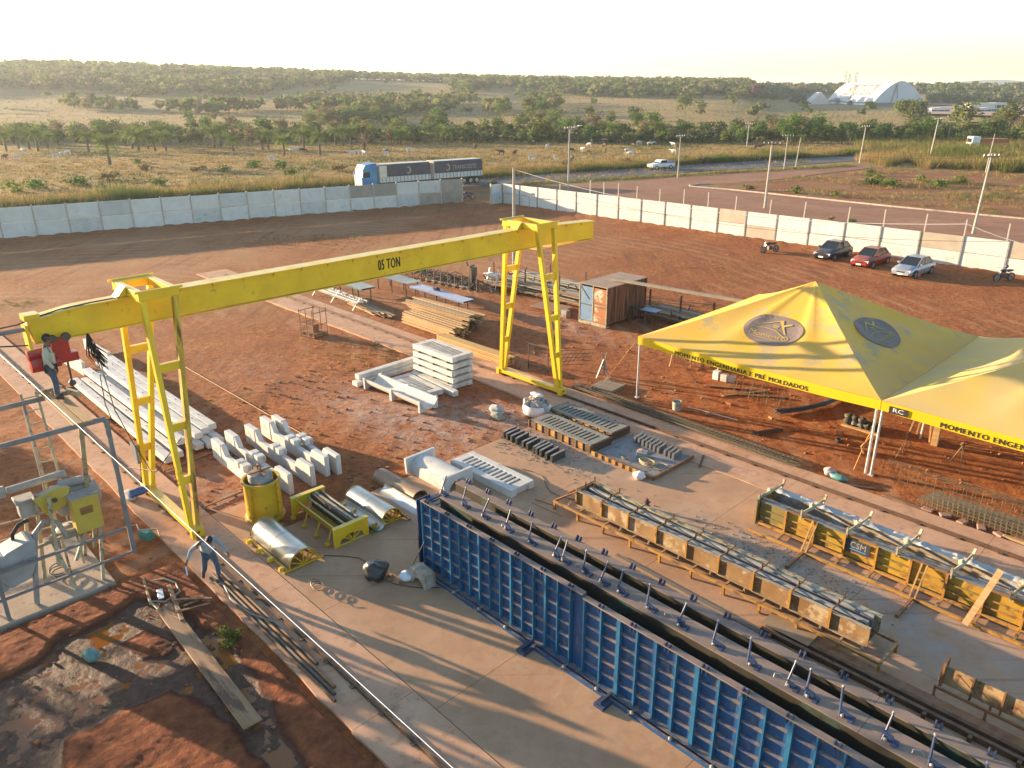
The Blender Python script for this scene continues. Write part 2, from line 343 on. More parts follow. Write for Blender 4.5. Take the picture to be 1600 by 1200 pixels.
def strip_material():
    k = posmat('earth_stained_concrete')
    c = k.mix(k.rm(k.nz(.6, 5, .65), .35, .65), (.48, .265, .155), (.58, .355, .225))
    c = k.mix(k.mth('MULTIPLY', k.rm(k.nz(3, 6, .75), .52, .66), .5), c, (.22, .11, .065))
    k.l.new(c, k.b.inputs['Base Color']); k.l.new(k.bump(k.nz(30, 5, .7), .35, .012), k.b.inputs['Normal']); return k.m
def field_material():
    k = posmat('dry_pasture')
    c = k.mix(k.rm(k.nz(.05, 5, .65), .35, .65), (.26, .175, .065), (.36, .25, .105))
    c = k.mix(k.mth('MULTIPLY', k.rm(k.nz(.5, 6, .8), .45, .62), .6), c, (.17, .13, .045))
    c = k.mix(k.mth('MULTIPLY', k.rm(k.nz(.03, 4, .6, off=(40, 0, 0)), .55, .68), .55), c, (.115, .12, .035))
    c = k.mix(k.mth('MULTIPLY', k.rm(k.nz(1.6, 5, .8, (.35, 1, 1)), .5, .62), .5), c, (.42, .30, .13))
    k.l.new(c, k.b.inputs['Base Color']); k.l.new(k.bump(k.nz(1.2, 6, .8), 1.0, .35), k.b.inputs['Normal']); return k.m
def road_material(name, c1, c2, tint):
    k = posmat(name)
    c = k.mix(k.rm(k.nz(.15, 5, .65), .35, .65), c1, c2); c = k.mix(k.mth('MULTIPLY', k.rm(k.nz(.8, 5, .7), .5, .66), .5), c, tint)
    k.l.new(c, k.b.inputs['Base Color']); k.b.inputs['Roughness'].default_value = .85; k.l.new(k.bump(k.nz(12, 4, .7), .3, .02), k.b.inputs['Normal']); return k.m
def lot_material():
    k = posmat('vacant_lot_earth')
    c = k.mix(k.rm(k.nz(.12, 5, .65), .35, .65), (.24, .09, .04), (.31, .14, .065))
    c = k.mix(k.mth('MULTIPLY', k.rm(k.nz(.16, 6, .75, off=(5, 0, 0)), .48, .6), .75), c, (.24, .18, .07))
    c = k.mix(k.mth('MULTIPLY', k.rm(k.nz(.9, 6, .75), .5, .62), .6), c, (.15, .075, .035))
    k.l.new(c, k.b.inputs['Base Color']); k.l.new(k.bump(k.nz(1.5, 6, .75), .9, .15), k.b.inputs['Normal']); return k.m
def mud_material():
    k = posmat('wet_mud'); s = k.n.new('ShaderNodeSeparateXYZ'); k.l.new(k.P, s.inputs[0])
    hh = k.mth('ADD', s.outputs['Z'], k.mth('MULTIPLY', k.mth('SUBTRACT', k.nz(2.6, 5, .7), .5), .02))
    wet = k.rm(hh, .058, .075, 1, 0)
    dry = k.mix(k.rm(k.nz(2.6, 6, .7), .38, .65), (.15, .042, .018), (.27, .09, .035))
    mud = k.mix(k.rm(k.nz(3.5, 6, .75), .4, .62), (.07, .032, .019), (.115, .06, .038))
    mud = k.mix(k.mth('MULTIPLY', k.rm(k.nz(5, 6, .8), .58, .74), .6), mud, (.20, .14, .10))
    edge = k.mth('MULTIPLY', k.rm(hh, .075, .11, 1, 0), k.rm(hh, .05, .066, 0, 1))
    c = k.mix(wet, dry, mud); c = k.mix(k.mth('MULTIPLY', edge, .85), c, (.07, .022, .012))
    k.l.new(c, k.b.inputs['Base Color']); k.l.new(k.rm(wet, 0, 1, .95, .6), k.b.inputs['Roughness']); k.b.inputs['Specular IOR Level'].default_value = .2
    nrm = k.bump(k.nz(5, 6, .7), .8, .07); k.l.new(k.bump(k.nz(18, 5, .75), .6, .03, nrm), k.b.inputs['Normal']); return k.m
M_yard, M_slab, M_strip, M_field, M_lot, M_mud = yard_material(), slab_material(), strip_material(), field_material(), lot_material(), mud_material()
M_road = road_material('asphalt', (.105, .10, .105), (.14, .13, .13), (.17, .14, .12))
M_street = road_material('dusty_asphalt', (.28, .135, .075), (.36, .185, .105), (.21, .10, .055))
def puddle_material():
    m = bpy.data.materials.new('puddle_water'); m.use_nodes = True; b = m.node_tree.nodes['Principled BSDF']; l = m.node_tree.links
    g = m.node_tree.nodes.new('ShaderNodeNewGeometry'); q = m.node_tree.nodes.new('ShaderNodeTexNoise'); q.inputs['Scale'].default_value = .5; l.new(g.outputs['Position'], q.inputs['Vector'])
    x = m.node_tree.nodes.new('ShaderNodeMix'); x.data_type = 'RGBA'; l.new(q.outputs['Fac'], x.inputs[0]); x.inputs[6].default_value = (.27, .085, .012, 1); x.inputs[7].default_value = (.20, .09, .035, 1); l.new(x.outputs[2], b.inputs['Base Color'])
    b.inputs['Roughness'].default_value = .1; b.inputs['Specular IOR Level'].default_value = .35; return m
M_puddle = puddle_material()

# ---------------------------------------------------------------- terrain
def hill(x, y):
    D = math.hypot(x, y); s = x/max(y, 1)
    if D < 230: return 0.0
    K = np.interp(s, (-.9, -.55, -.3, 0, .2, .4, .7), (1.0, 1.0, .9, .68, .62, .42, .40))
    prof = np.interp(D, (230, 300, 450, 600, 760, 900, 1400), (0, 1, 5.0, 13, 26, 34, 30))
    if s > .29: prof = prof*np.interp(D, (820, 960), (.03 if s > .34 else 1-(s-.29)/.05*.97, .8))
    return float(K*prof+noise.noise(Vector((x*.004, y*.004, 3)))*np.interp(D, (240, 600, 900), (0, 2.5, 6))*float(np.interp(s, (.25, .38), (1, .1 if D < 800 else .6))))
def build_terrain():
    mb = MB(); rows = [-30, 0, 20, 40, 60, 80, 100, 120, 140, 160, 190, 220]+list(range(240, 1000, 20))+[1050, 1100, 1200, 1400, 1800, 2500, 3300, 4200]
    ns = 70; vv = []
    for y in rows:
        w = max(150, y*1.25)
        for i in range(ns+1):
            x = (i/ns*2-1)*w; h = hill(x, y) if y < 1300 else np.interp(y, (1300, 2500, 12000), (hill(x, 1300)*.9, 0, 0))
            vv.append((x, y, h-.06))
    k = ns+1
    mb.add(vv, [(j*k+i, j*k+i+1, (j+1)*k+i+1, (j+1)*k+i) for j in range(len(rows)-1) for i in range(ns)])
    tag(obj('terrain', mb, M_field, smooth=60), 'dry grass pasture and slopes reaching the horizon', kind='structure')
    mb = MB(); n = 60                                     # far blue hills at the right
    for (x0, x1, y0, z1, sd_) in ((900, 2500, 2900, 40, 1), (1350, 3000, 3500, 52, 5)):
        vv = []
        for i in range(n+1):
            t = i/n; x = x0+(x1-x0)*t; h = z1*(math.sin(math.pi*t)**.7)*(.75+.5*noise.noise(Vector((t*5, sd_, 0))))+1
            vv += [(x, y0-300, -.9), (x, y0, h), (x, y0+300, -.9)]
        mb.add(vv, [(i*3+j, (i+1)*3+j, (i+1)*3+j+1, i*3+j+1) for i in range(n) for j in range(2)])
    tag(obj('distant_hills', mb, mat('far_hill', (.07, .085, .05), (.10, .11, .06), .01, .95), smooth=60), 'far hills on the horizon', kind='structure')
build_terrain()
LW0, LW1 = Vector((-47.9, 77.4, 0)), Vector((-6.3, 100.4, 0)); LWd = (LW1-LW0).normalized()
def in_yard(x, y):
    u, v = uv_of(Vector((x, y, 0)))
    if v > 68.6: return False
    n = Vector((-LWd.y, LWd.x, 0)); 
    if (Vector((x, y, 0))-LW0).dot(n) > (.25 if x < -5.6 else 6): return False
    return not (x > -5.6 and u < -74.5)
def ymask(u, v): return -14 < 0
def yard_h(x, y):
    u, v = uv_of(Vector((x, y, 0))); h = .022*noise.noise(Vector((x*1.1, y*1.1, 0)))+.03*noise.noise(Vector((x*.35, y*.35, 5)))
    if v > 28 or (v < 6.2): h += .02*noise.noise(Vector((x*3.1, y*3.1, 9)))+.01
    if v < 6.3 and -24 > u: h += .10*max(0, noise.noise(Vector((x*.6, y*.6, 2))))
    # rough bank at the foot of the right wall
    if v > 62: h += .12*max(0, (v-62)/6)*(1+noise.noise(Vector((x*1.5, y*1.5, 1))))
    dd = (Vector((x, y, 0))-LW0).dot(Vector((LWd.y, -LWd.x, 0)))
    if 0 <= dd < 3 and x < -7: h += .12*(1-dd/3)*(1+noise.noise(Vector((x*1.5, y*1.5, 1))))
    if 6.3 < v < 27 and u > -50: h = min(h, .03)
    return h-.01
def build_yard():
    ys = [3.0]
    while ys[-1] < 104: ys.append(ys[-1]+max(.16, ys[-1]*.0105))
    ns = 330; idx = {}; vv = []; ff = []
    co = [[((i/ns*2-1)*(16+y*.82), y) for i in range(ns+1)] for y in ys]
    ins = [[in_yard(x, y) for x, y in row] for row in co]
    def vi(j, i):
        if (j, i) not in idx:
            x, y = co[j][i]; idx[(j, i)] = len(vv); vv.append((x, y, yard_h(x, y)))
        return idx[(j, i)]
    for j in range(len(ys)-1):
        for i in range(ns):
            if ins[j][i] and ins[j][i+1] and ins[j+1][i] and ins[j+1][i+1]: ff.append((vi(j, i), vi(j, i+1), vi(j+1, i+1), vi(j+1, i)))
    mb = MB(); mb.add(vv, ff); tag(obj('yard_ground', mb, M_yard, smooth=60), 'red earth of the yard', kind='structure')
build_yard()
# churned wet mud at the lower left, with standing water where it dips below the water level
WET = [uv_of(G(x, y)) for x, y in ((-60, 1085), (20, 1068), (75, 1030), (95, 1008), (150, 985), (195, 955), (213, 940), (262, 942), (290, 975), (345, 1003), (392, 1060), (418, 1105), (445, 1150), (480, 1215), (425, 1215), (385, 1155), (330, 1108), (300, 1088), (268, 1078), (235, 1095), (200, 1108), (140, 1140), (95, 1160), (88, 1230), (-60, 1260))]
ISLE = [uv_of(G(x, y)) for x, y in ((178, 1012), (230, 985), (255, 995), (278, 1018), (262, 1032), (215, 1030))]
def pdist(P, u, v):
    """signed distance to a polygon, negative inside"""
    ins = False; best = 1e9; n = len(P)
    for i in range(n):
        (x0, y0), (x1, y1) = P[i], P[(i+1) % n]
        if (y0 > v) != (y1 > v) and u < (x1-x0)*(v-y0)/(y1-y0)+x0: ins = not ins
        dx, dy = x1-x0, y1-y0; t = max(0, min(1, ((u-x0)*dx+(v-y0)*dy)/(dx*dx+dy*dy))); best = min(best, math.hypot(u-x0-t*dx, v-y0-t*dy))
    return -best if ins else best
def mud_h(u, v):
    d = pdist(WET, u, v)+.16*noise.noise(Vector((u*1.6, v*1.6, 4))); d2 = pdist(ISLE, u, v)+.1*noise.noise(Vector((u*2, v*2, 4))); d = max(d, -d2)
    rough = .030*noise.noise(Vector((u*4, v*4, 6)))+.022*noise.noise(Vector((u*9, v*9, 6)))+.012*noise.noise(Vector((u*18, v*18, 6)))
    if d > 0: return .055+.075*min(1, d*3)+.03*noise.noise(Vector((u*1.1, v*1.1, 2)))*min(1, d*2)+rough*.55
    return .038+.022*noise.noise(Vector((u*1.0, v*1.0, 2)))+rough*min(.55, .2-d*1.5)-.004
mb = MB(); nu, nv = 250, 170; U0, U1, V0, V1 = -21.4, -8.5, -3.2, 6.35
def mudp(a, b):
    u = U0+(U1-U0)*a; v = V0+(V1-V0)*b; e = min(a*nu, (1-a)*nu, b*nv, (1-b)*nv)/4; e = min(1, e); p = W(u, v); h = mud_h(u, v)
    return (p.x, p.y, -.06 if e == 0 else h*e+.12*(1-e))
mb.grid(mudp, nu, nv); tag(obj('wet_mud', mb, M_mud, smooth=80), 'churned wet mud', kind='structure')
mb = MB(); mb.grid(lambda a, b: tuple(W(U0+.5+(U1-U0-1)*a, V0+.5+(V1-V0-1)*b, .030)), 4, 4)
tag(obj('puddle_water', mb, M_puddle), 'brown puddle water', kind='structure')

def sheet(name, pts, z, m, label, thick=0.0, uvc=False):
    P3 = [(W(*p) if uvc else Vector((p[0], p[1], 0))) for p in pts]; mb = MB()
    if thick: mb.prism([(p.x, p.y) for p in P3], z-thick, z, 'z')
    else: mb.add([(p.x, p.y, z) for p in P3], [tuple(range(len(P3)))])
    return tag(obj(name, mb, m), label, kind='structure')
# concrete casting slab in bays with open joints (each bay a piece)
slab = tag(link('concrete_slab', None), 'pale dusty concrete casting slab', kind='structure')
bays = []
us = [-20.9, -16.2, -11.2, -6.2, -1.2, 3.8]; vsplit = [8.3, 12.9, 17.6, 23.3]
for i in range(5):
    for j in range(3):
        u0 = us[i]+(.0 if i else (0 if j else 0)); bays.append((u0+.006, us[i+1]-.006, vsplit[j]+.006, vsplit[j+1]-.006))
bays.append((-23.4, -20.912, 8.306, 9.6))
for b_ in bays:
    mb = MB(); mb.prism([tuple(W(u, v).xy) for u, v in ((b_[0], b_[2]), (b_[1], b_[2]), (b_[1], b_[3]), (b_[0], b_[3]))], -.12, .06, 'z'); obj('concrete_bay', mb, M_slab, slab)
def strip(name, v0, v1, vr, u0, u1, label):
    root = tag(link(name, None), label, kind='structure'); n = int((u1-u0)/6)
    for i in range(n):
        a = u0+(u1-u0)*i/n; b_ = u0+(u1-u0)*(i+1)/n-.012; jag = []
        for t in range(9): jag.append((a+(b_-a)*t/8, v0+.06*noise.noise(Vector((a+t, v0, 0)))))
        mb = MB(); mb.prism([tuple(W(u, v).xy) for u, v in jag+[(b_, v1), (a, v1)]], -.12, .075, 'z'); obj('concrete_section', mb, M_strip, root)
    return root
def railobj(v, u0, u1, label):
    mb = MB(); mb.box(u0, u1, v-.05, v+.05, .076, .088); mb.box(u0, u1, v-.012, v+.012, .088, .15); mb.box(u0, u1, v-.032, v+.032, .15, .18)
    o = obj('crane_rail', mb, rust_dark, None, None, 0, (0, 0, 0), (0, 0, A)); tag(o, label, 'rail', 'crane rails')
    mbc = MB()
    for i in range(int((u1-u0)/1.2)): mbc.box(u0+i*1.2, u0+i*1.2+.12, v-.12, v+.12, .0885, .11)
    obj('rail_clip', mbc, rust_dark, o)['kind'] = 'stuff'
strip('left_rail_strip', 6.55, 8.28, 7.35, -60, 6, 'earth stained concrete strip under the left crane rail')
strip('right_rail_strip', 23.32, 25.75, 24.8, -60, 8, 'pale concrete strip under the right crane rail')
railobj(7.35, -60, 5, 'long rusty crane rail beside the mixer platform')
railobj(24.78, -58, 8, 'long rusty crane rail on the strip beside the yellow tents')
# the concrete pad under the mixer
mb = MB(); mb.box(-25.6, -21.55, -3.5, 4.65, -.1, .17); o = obj('mixer_pad', mb, mat('pad_concrete', (.42, .32, .23), (.33, .24, .17), 1.5, .9, bump=.3, stain=(.2, .13, .08), stainsc=5, stainamt=.15), None, None, .02, (0, 0, 0), (0, 0, A)); tag(o, 'concrete pad under the mixer', kind='structure')

# ---------------------------------------------------------------- roads beyond the walls
def ribbon(name, far, near, z, m, label):
    mb = MB(); n = len(far); mb.add([(p[0], p[1], z) for p in far]+[(p[0], p[1], z) for p in near], [(i, i+1, n+i+1, n+i) for i in range(n-1)]); return tag(obj(name, mb, m), label, kind='structure')
HF = [(-140, 58), (-60, 99), (-25, 117.5), (.7, 131.8), (23.5, 144.4), (35.8, 152.0), (52.3, 160.6), (76, 170.8), (130, 188), (260, 225)]
HN = [(-136, 50), (-56, 90), (-21, 109.5), (1.7, 121.8), (12.2, 127.5), (24.8, 134.2), (47.2, 144.9), (70.9, 159.5), (132, 179), (263, 216)]
ribbon('highway', HF, HN, .0, M_road, 'grey asphalt highway')
mid = lambda t: [(a[0]*(1-t)+b[0]*t, a[1]*(1-t)+b[1]*t) for a, b in zip(HF, HN)]
for t in (.12, .88): ribbon('lane_marking', mid(t), mid(t+.012), .004, mat('worn_road_paint', (.32, .31, .29), (.2, .19, .18), 1, .8), 'faded edge line')
SF = [(-3, 112), (5.9, 117.5), (14.9, 121.2), (29.8, 130.9), (43.6, 138.3), (56, 144.4), (66.7, 151.8)]
SN = [(-2, 101), (10, 104), (19, 107.5), (27.6, 117.4), (40.3, 123.5), (47.2, 129.0), (67, 144.5)]
ribbon('side_street', SF, SN, .0, M_street, 'brown dusty side street')
KL = [(26.7, 115.9), (31.3, 111.9), (35.1, 107.6), (41.3, 100.3), (46.5, 94.2), (51.6, 89.0), (56.2, 84.5), (66, 74), (110, 28)]
SL = [(10, 104.02), (15, 98.5), (21, 92), (27, 86), (33, 79.5), (38, 74.5), (43, 69.5), (52, 60), (95, 15)]
ribbon('wall_street', KL, SL, -.004, M_street, 'brown dusty street running behind the white wall')
LOT = [(26.8, 116.6), (31.3, 112.1), (35.1, 107.8), (41.3, 100.5), (46.5, 94.4), (51.6, 89.2), (56.2, 84.7), (66, 74.2), (110, 28.2), (150, 60), (110, 118), (87, 133.2), (72, 139.5), (67.4, 144.2), (47.6, 128.4), (40.5, 122.9), (30.3, 119)]
sheet('vacant_lot', LOT, .012, M_lot, 'red earth vacant lot')
kerb = tag(link('street_kerb', None), 'pale concrete kerb round the vacant lot', kind='structure')
kerbmat = mat('kerb_concrete', (.50, .42, .34), (.38, .30, .23), 2, .9)
KP = [(30.4, 119.2), (28.3, 118.6), (26.8, 117.3), (26.6, 116.0)]+KL[1:-1]
for i in range(len(KP)-1):
    a, b_ = Vector((*KP[i], 0)), Vector((*KP[i+1], 0)); n = max(1, int((b_-a).length/2.5))
    for j in range(n):
        p, q = a.lerp(b_, j/n), a.lerp(b_, (j+.985)/n)
        if random.random() < .015: continue
        mb = MB(); mb.bar(p+Vector((0, 0, .05)), q+Vector((0, 0, .05)), .2, .22); obj('kerb_stone', mb, kerbmat, kerb)
# bare strip of earth between the street and the wall, and a gravelled apron outside the gate
sheet('wall_verge', [(-1.5, 99.5)]+[(10, 104), (15, 98.48), (21, 91.98), (27, 85.98), (33, 79.48), (38, 74.48), (43, 69.48), (52, 59.98), (95, 14.98), (91, 11), (50, 49), (39, 58.6), (24, 73.6), (10, 87.8), (1, 96.5), (-2, 99)], .004, M_lot, 'weedy earth verge between wall and street')
sheet('gate_apron', [(-6.0, 101), (-12, 101), (-21, 109.4), (1.7, 121.7), (5.9, 117.4), (-2.9, 111.9), (-2, 101.1)], -.02, M_lot, 'earth apron outside the gate')
sheet('arena_forecourt', [(285, 560), (210, 430), (250, 330), (420, 380), (640, 620), (560, 700), (345, 690), (330, 600)], 1.1, mat('pink_earth', (.40, .25, .17), (.34, .2, .14), .02, .9), 'pinkish bare earth forecourt')
# ---------------------------------------------------------------- gantry crane (coordinates are yard u, v, z)
O = (-24.4, 16.0, 0)
gc = uvthing('gantry_crane', 'tall yellow gantry crane marked 05 TON spanning the yard on two A-frame leg pairs', 'gantry crane', O[0], O[1])
def gm(): return MB(O)
u0, u1 = -24.62, -24.22
top = [(4.5, 7.48), (5.7, 7.66), (7.3, 7.70), (24.8, 7.70), (26.3, 7.62), (29.0, 7.50)]; bot = [(29.0, 6.68), (25, 6.82), (8.5, 6.86), (4.6, 6.86)]
mb = gm(); mb.prism(top+bot, u0, u1, 'x'); girder = obj('girder', mb, yellow, gc, bevel=.006)
mb = gm()
for (a, b_) in zip(top[:-1], top[1:]): mb.add([(u0-.12, a[0], a[1]+.002), (u1+.10, a[0], a[1]+.002), (u1+.10, b_[0], b_[1]+.002), (u0-.12, b_[0], b_[1]+.002), (u0-.12, a[0], a[1]+.035), (u1+.10, a[0], a[1]+.035), (u1+.10, b_[0], b_[1]+.035), (u0-.12, b_[0], b_[1]+.035)], [(3,2,1,0),(4,5,6,7),(0,1,5,4),(1,2,6,5),(2,3,7,6),(3,0,4,7)])
obj('top_flange', mb, yellow, girder)
mb = gm()
for (a, b_) in zip(bot[:-1], bot[1:]): mb.box(u0-.05, u1+.05, b_[0]+.001, a[0]-.001, min(a[1], b_[1])-.03, min(a[1], b_[1])-.002)
obj('bottom_flange', mb, yellow, girder)
for i in range(22):
    v = 5.6+i*1.07; z = np.interp(v, [t[0] for t in top], [t[1] for t in top])
    mb = gm(); mb.prism([(u1+.001, z-.14), (u1+.001, z-.002), (u1+.09, z-.002)], v-.02, v+.02, 'y'); obj('stiffener', mb, yellow, girder)
mb = text_mb('05 TON', .40, lambda x, y: (u1+.004-O[0], 16.83+x-O[1], 7.28+y), width=1.02, bold=.035, spacing=1.1); obj('lettering', mb, black_text, girder)
mb = gm(); mb.box(u0-.02, u1+.06, 4.42, 4.50, 6.7, 7.42); mb.box(u0-.05, u1+.02, 4.45, 4.85, 7.52, 7.68); obj('end_plate', mb, yellow, gc)
mb = gm(); mb.path([(u1+.02, 7.0, 7.76), (u1-.02, 6.2, 7.74), (u1-.08, 5.4, 7.68), (u1-.12, 4.7, 7.55), (u1-.1, 4.3, 7.45), (-25.6, 2.2, 7.05), (-28.4, -2.4, 7.6)], .022, 5); obj('power_cable', mb, cable, gc)
mb = gm(); mb.tube((-24.3, 4.7, 7.28), (-25.1, -2.4, 7.15), .06, 8); obj('cable_boom', mb, greyframe, gc)
mb = gm(); mb.path([(-24.3, 4.5, 6.8), (-24.6, 3.2, 6.95), (-25.4, .5, 7.1), (-26, -3, 7.2)], .022, 5); obj('power_cable', mb, cable, gc)
for s, (va, vb, cv) in enumerate(((7.25, 8.45, 7.4), (24.05, 25.35, 24.78))):
    mb = gm(); z0, z1 = 7.76, 8.0                        # the frame lying on top of the girder
    mb.box(-23.50, -23.26, va, vb, z0, z1); mb.box(-25.5, -25.26, va, vb, z0, z1)
    mb.box(-25.255, -23.505, va, va+.2, z0, z1); mb.box(-25.255, -23.505, vb-.2, vb, z0, z1)
    obj('head_frame', mb, yellow, gc, bevel=.006)
    for uu in (-23.24, -25.52): mb = gm(); mb.box(uu-.02, uu+.02, va-.1, vb+.1, z1-.02, z1+.05); obj('frame_flange', mb, yellow, gc)
    mb = gm(); mb.prism([(va-.02, z0+.02), (va-.32, z0-.03), (va-.02, z0+.3)], -24.66, -24.2, 'x'); obj('gusset', mb, yellow, gc)
    for e, (ut, ub) in enumerate(((-23.38, -22.5), (-25.38, -26.3))):
        legs = []
        for k_, vt in enumerate((va+.12, vb-.12)):
            vbm = cv+(-.1 if k_ == 0 else .1); m_ = yellow_rust if (s == 0 and e == 0 and k_ == 1) else yellow
            P0, P1 = Vector((ut, vt, 7.76)), Vector((ub, vbm, .42)); legs.append((P0, P1))
            mb = gm(); mb.bar(P0, P1, .15, .22, (1, 0, 0)); obj('leg', mb, m_, gc, bevel=.008)
            mb = gm(); mb.rbox((ut, vt, 7.745), (.3, .26, .02)); obj('leg_plate', mb, yellow, gc)
        for zz in (5.65, 3.75, 2.0):
            t = (7.76-zz)/7.34; a, b_ = legs[0][0].lerp(legs[0][1], t), legs[1][0].lerp(legs[1][1], t)
            mb = gm(); mb.bar(a+Vector((0, .075, 0)), b_-Vector((0, .075, 0)), .16, .26); obj('rung', mb, yellow, gc, bevel=.006)
        mb = gm(); mb.rbox((ub, cv, .43), (.36, .42, .03)); obj('foot_plate', mb, yellow, gc)
    mb = gm(); mb.box(-26.6, -22.2, cv-.15, cv+.15, .22, .41); mb.box(-26.62, -26.4, cv-.2, cv+.2, .12, .44); mb.box(-22.4, -22.18, cv-.2, cv+.2, .12, .44); obj('end_carriage', mb, yellow, gc, bevel=.01)
    for uu in (-26.5, -22.3):
        mb = gm(); mb.lathe([(.13, -.05), (.13, .05)], 14, (uu, cv, .31), 'y'); obj('wheel', mb, steel_dark, gc)
mb = gm(); mb.lathe([(.05, -.3), (.14, -.28), (.15, .15), (.12, .2), (.12, .3)], 12, (-26.1, 6.95, .42), 'y'); obj('drive_motor', mb, mat('motor_blue', (.02, .09, .25), None, 4, .4), gc)
mb = gm(); mb.path([(-25.9, 7.15, 1.6), (-25.7, 7.0, .9), (-26.1, 6.9, .5)], .015, 4); mb.path([(-22.8, 7.6, 3.4), (-23.5, 6.9, 2.2), (-25.4, 6.6, 1.75), (-28, 6.2, 2.2), (-30, 5.8, 3.3)], .018, 5); obj('loose_cable', mb, cable, gc)
mb = gm(); mb.box(-26.45, -25.95, 7.08, 7.16, 1.5, 2.2); obj('switch_box', mb, greyframe, gc)
# electric hoist under the left end of the girder
ho = uvthing('chain_hoist', 'red electric hoist hanging under the left end of the yellow girder', 'hoist', -24.4, 5.2, 6.4)
h_ = lambda: MB((-24.4, 5.2, 6.4))
mb = h_(); mb.lathe([(.05, -.42), (.20, -.40), (.21, .0), (.17, .04), (.17, .36), (.1, .4)], 16, (-24.3, 4.75, 6.2), 'y'); obj('motor', mb, red_paint, ho, 40)
mb = h_(); mb.lathe([(.05, -.3), (.16, -.28), (.17, .3), (.05, .32)], 16, (-24.35, 4.62, 6.5), 'y'); obj('drum', mb, red_paint, ho, 40)
mb = h_(); mb.box(-24.5, -24.15, 5.0, 5.6, 6.14, 6.40); obj('gearbox', mb, red_paint, ho, bevel=.02)
mb = h_(); mb.box(-24.7, -24.66, 4.95, 5.4, 6.4, 6.92); mb.box(-24.16, -24.12, 4.95, 5.4, 6.4, 6.92); obj('trolley_plate', mb, red_paint, ho)
for vv_ in (5.0, 5.35):
    mb = h_(); mb.lathe([(.12, -.04), (.12, .04)], 14, (-24.07, vv_, 6.93), 'x'); obj('trolley_wheel', mb, steel_dark, ho)
mb = h_(); mb.path([(-24.3, 5.3, 6.1), (-24.3, 5.3, 5.55)], .03); mb.blob((-24.3, 5.3, 5.45), .1, 3); obj('hook_block', mb, steel_dark, ho)
mb = MB((-24.0, 5.9, 6.9)); random.seed(3)
for i in range(26):
    a = random.uniform(-.11, .11); b_ = random.uniform(-.07, .07); L = random.uniform(.6, 1.15)
    mb.path([(-24.0+a*.3, 5.9+b_*.3, 6.9), (-24.0+a, 5.9+b_*2, 6.9-L*.6), (-23.9+a*.7, 6.1+b_*2.4, 6.9-L), (-24.0-a*.6, 6.0-b_, 6.9-L*.5)], .014, 4)
mb.path([(-24.0, 6.1, 5.6), (-24, 6.2, 4.4), (-23.9, 6.5, 3.2), (-24, 6.9, 2.0)], .014, 4); mb.path([(-24.0, 6.0, 5.6), (-24.1, 6.0, 4.6), (-24, 6.1, 3.9)], .014, 4)
solo('cable_bundle', 'tangled bundle of black cable loops hanging beside the red hoist', 'cable', mb, cable, -24.0, 5.9, 6.9)

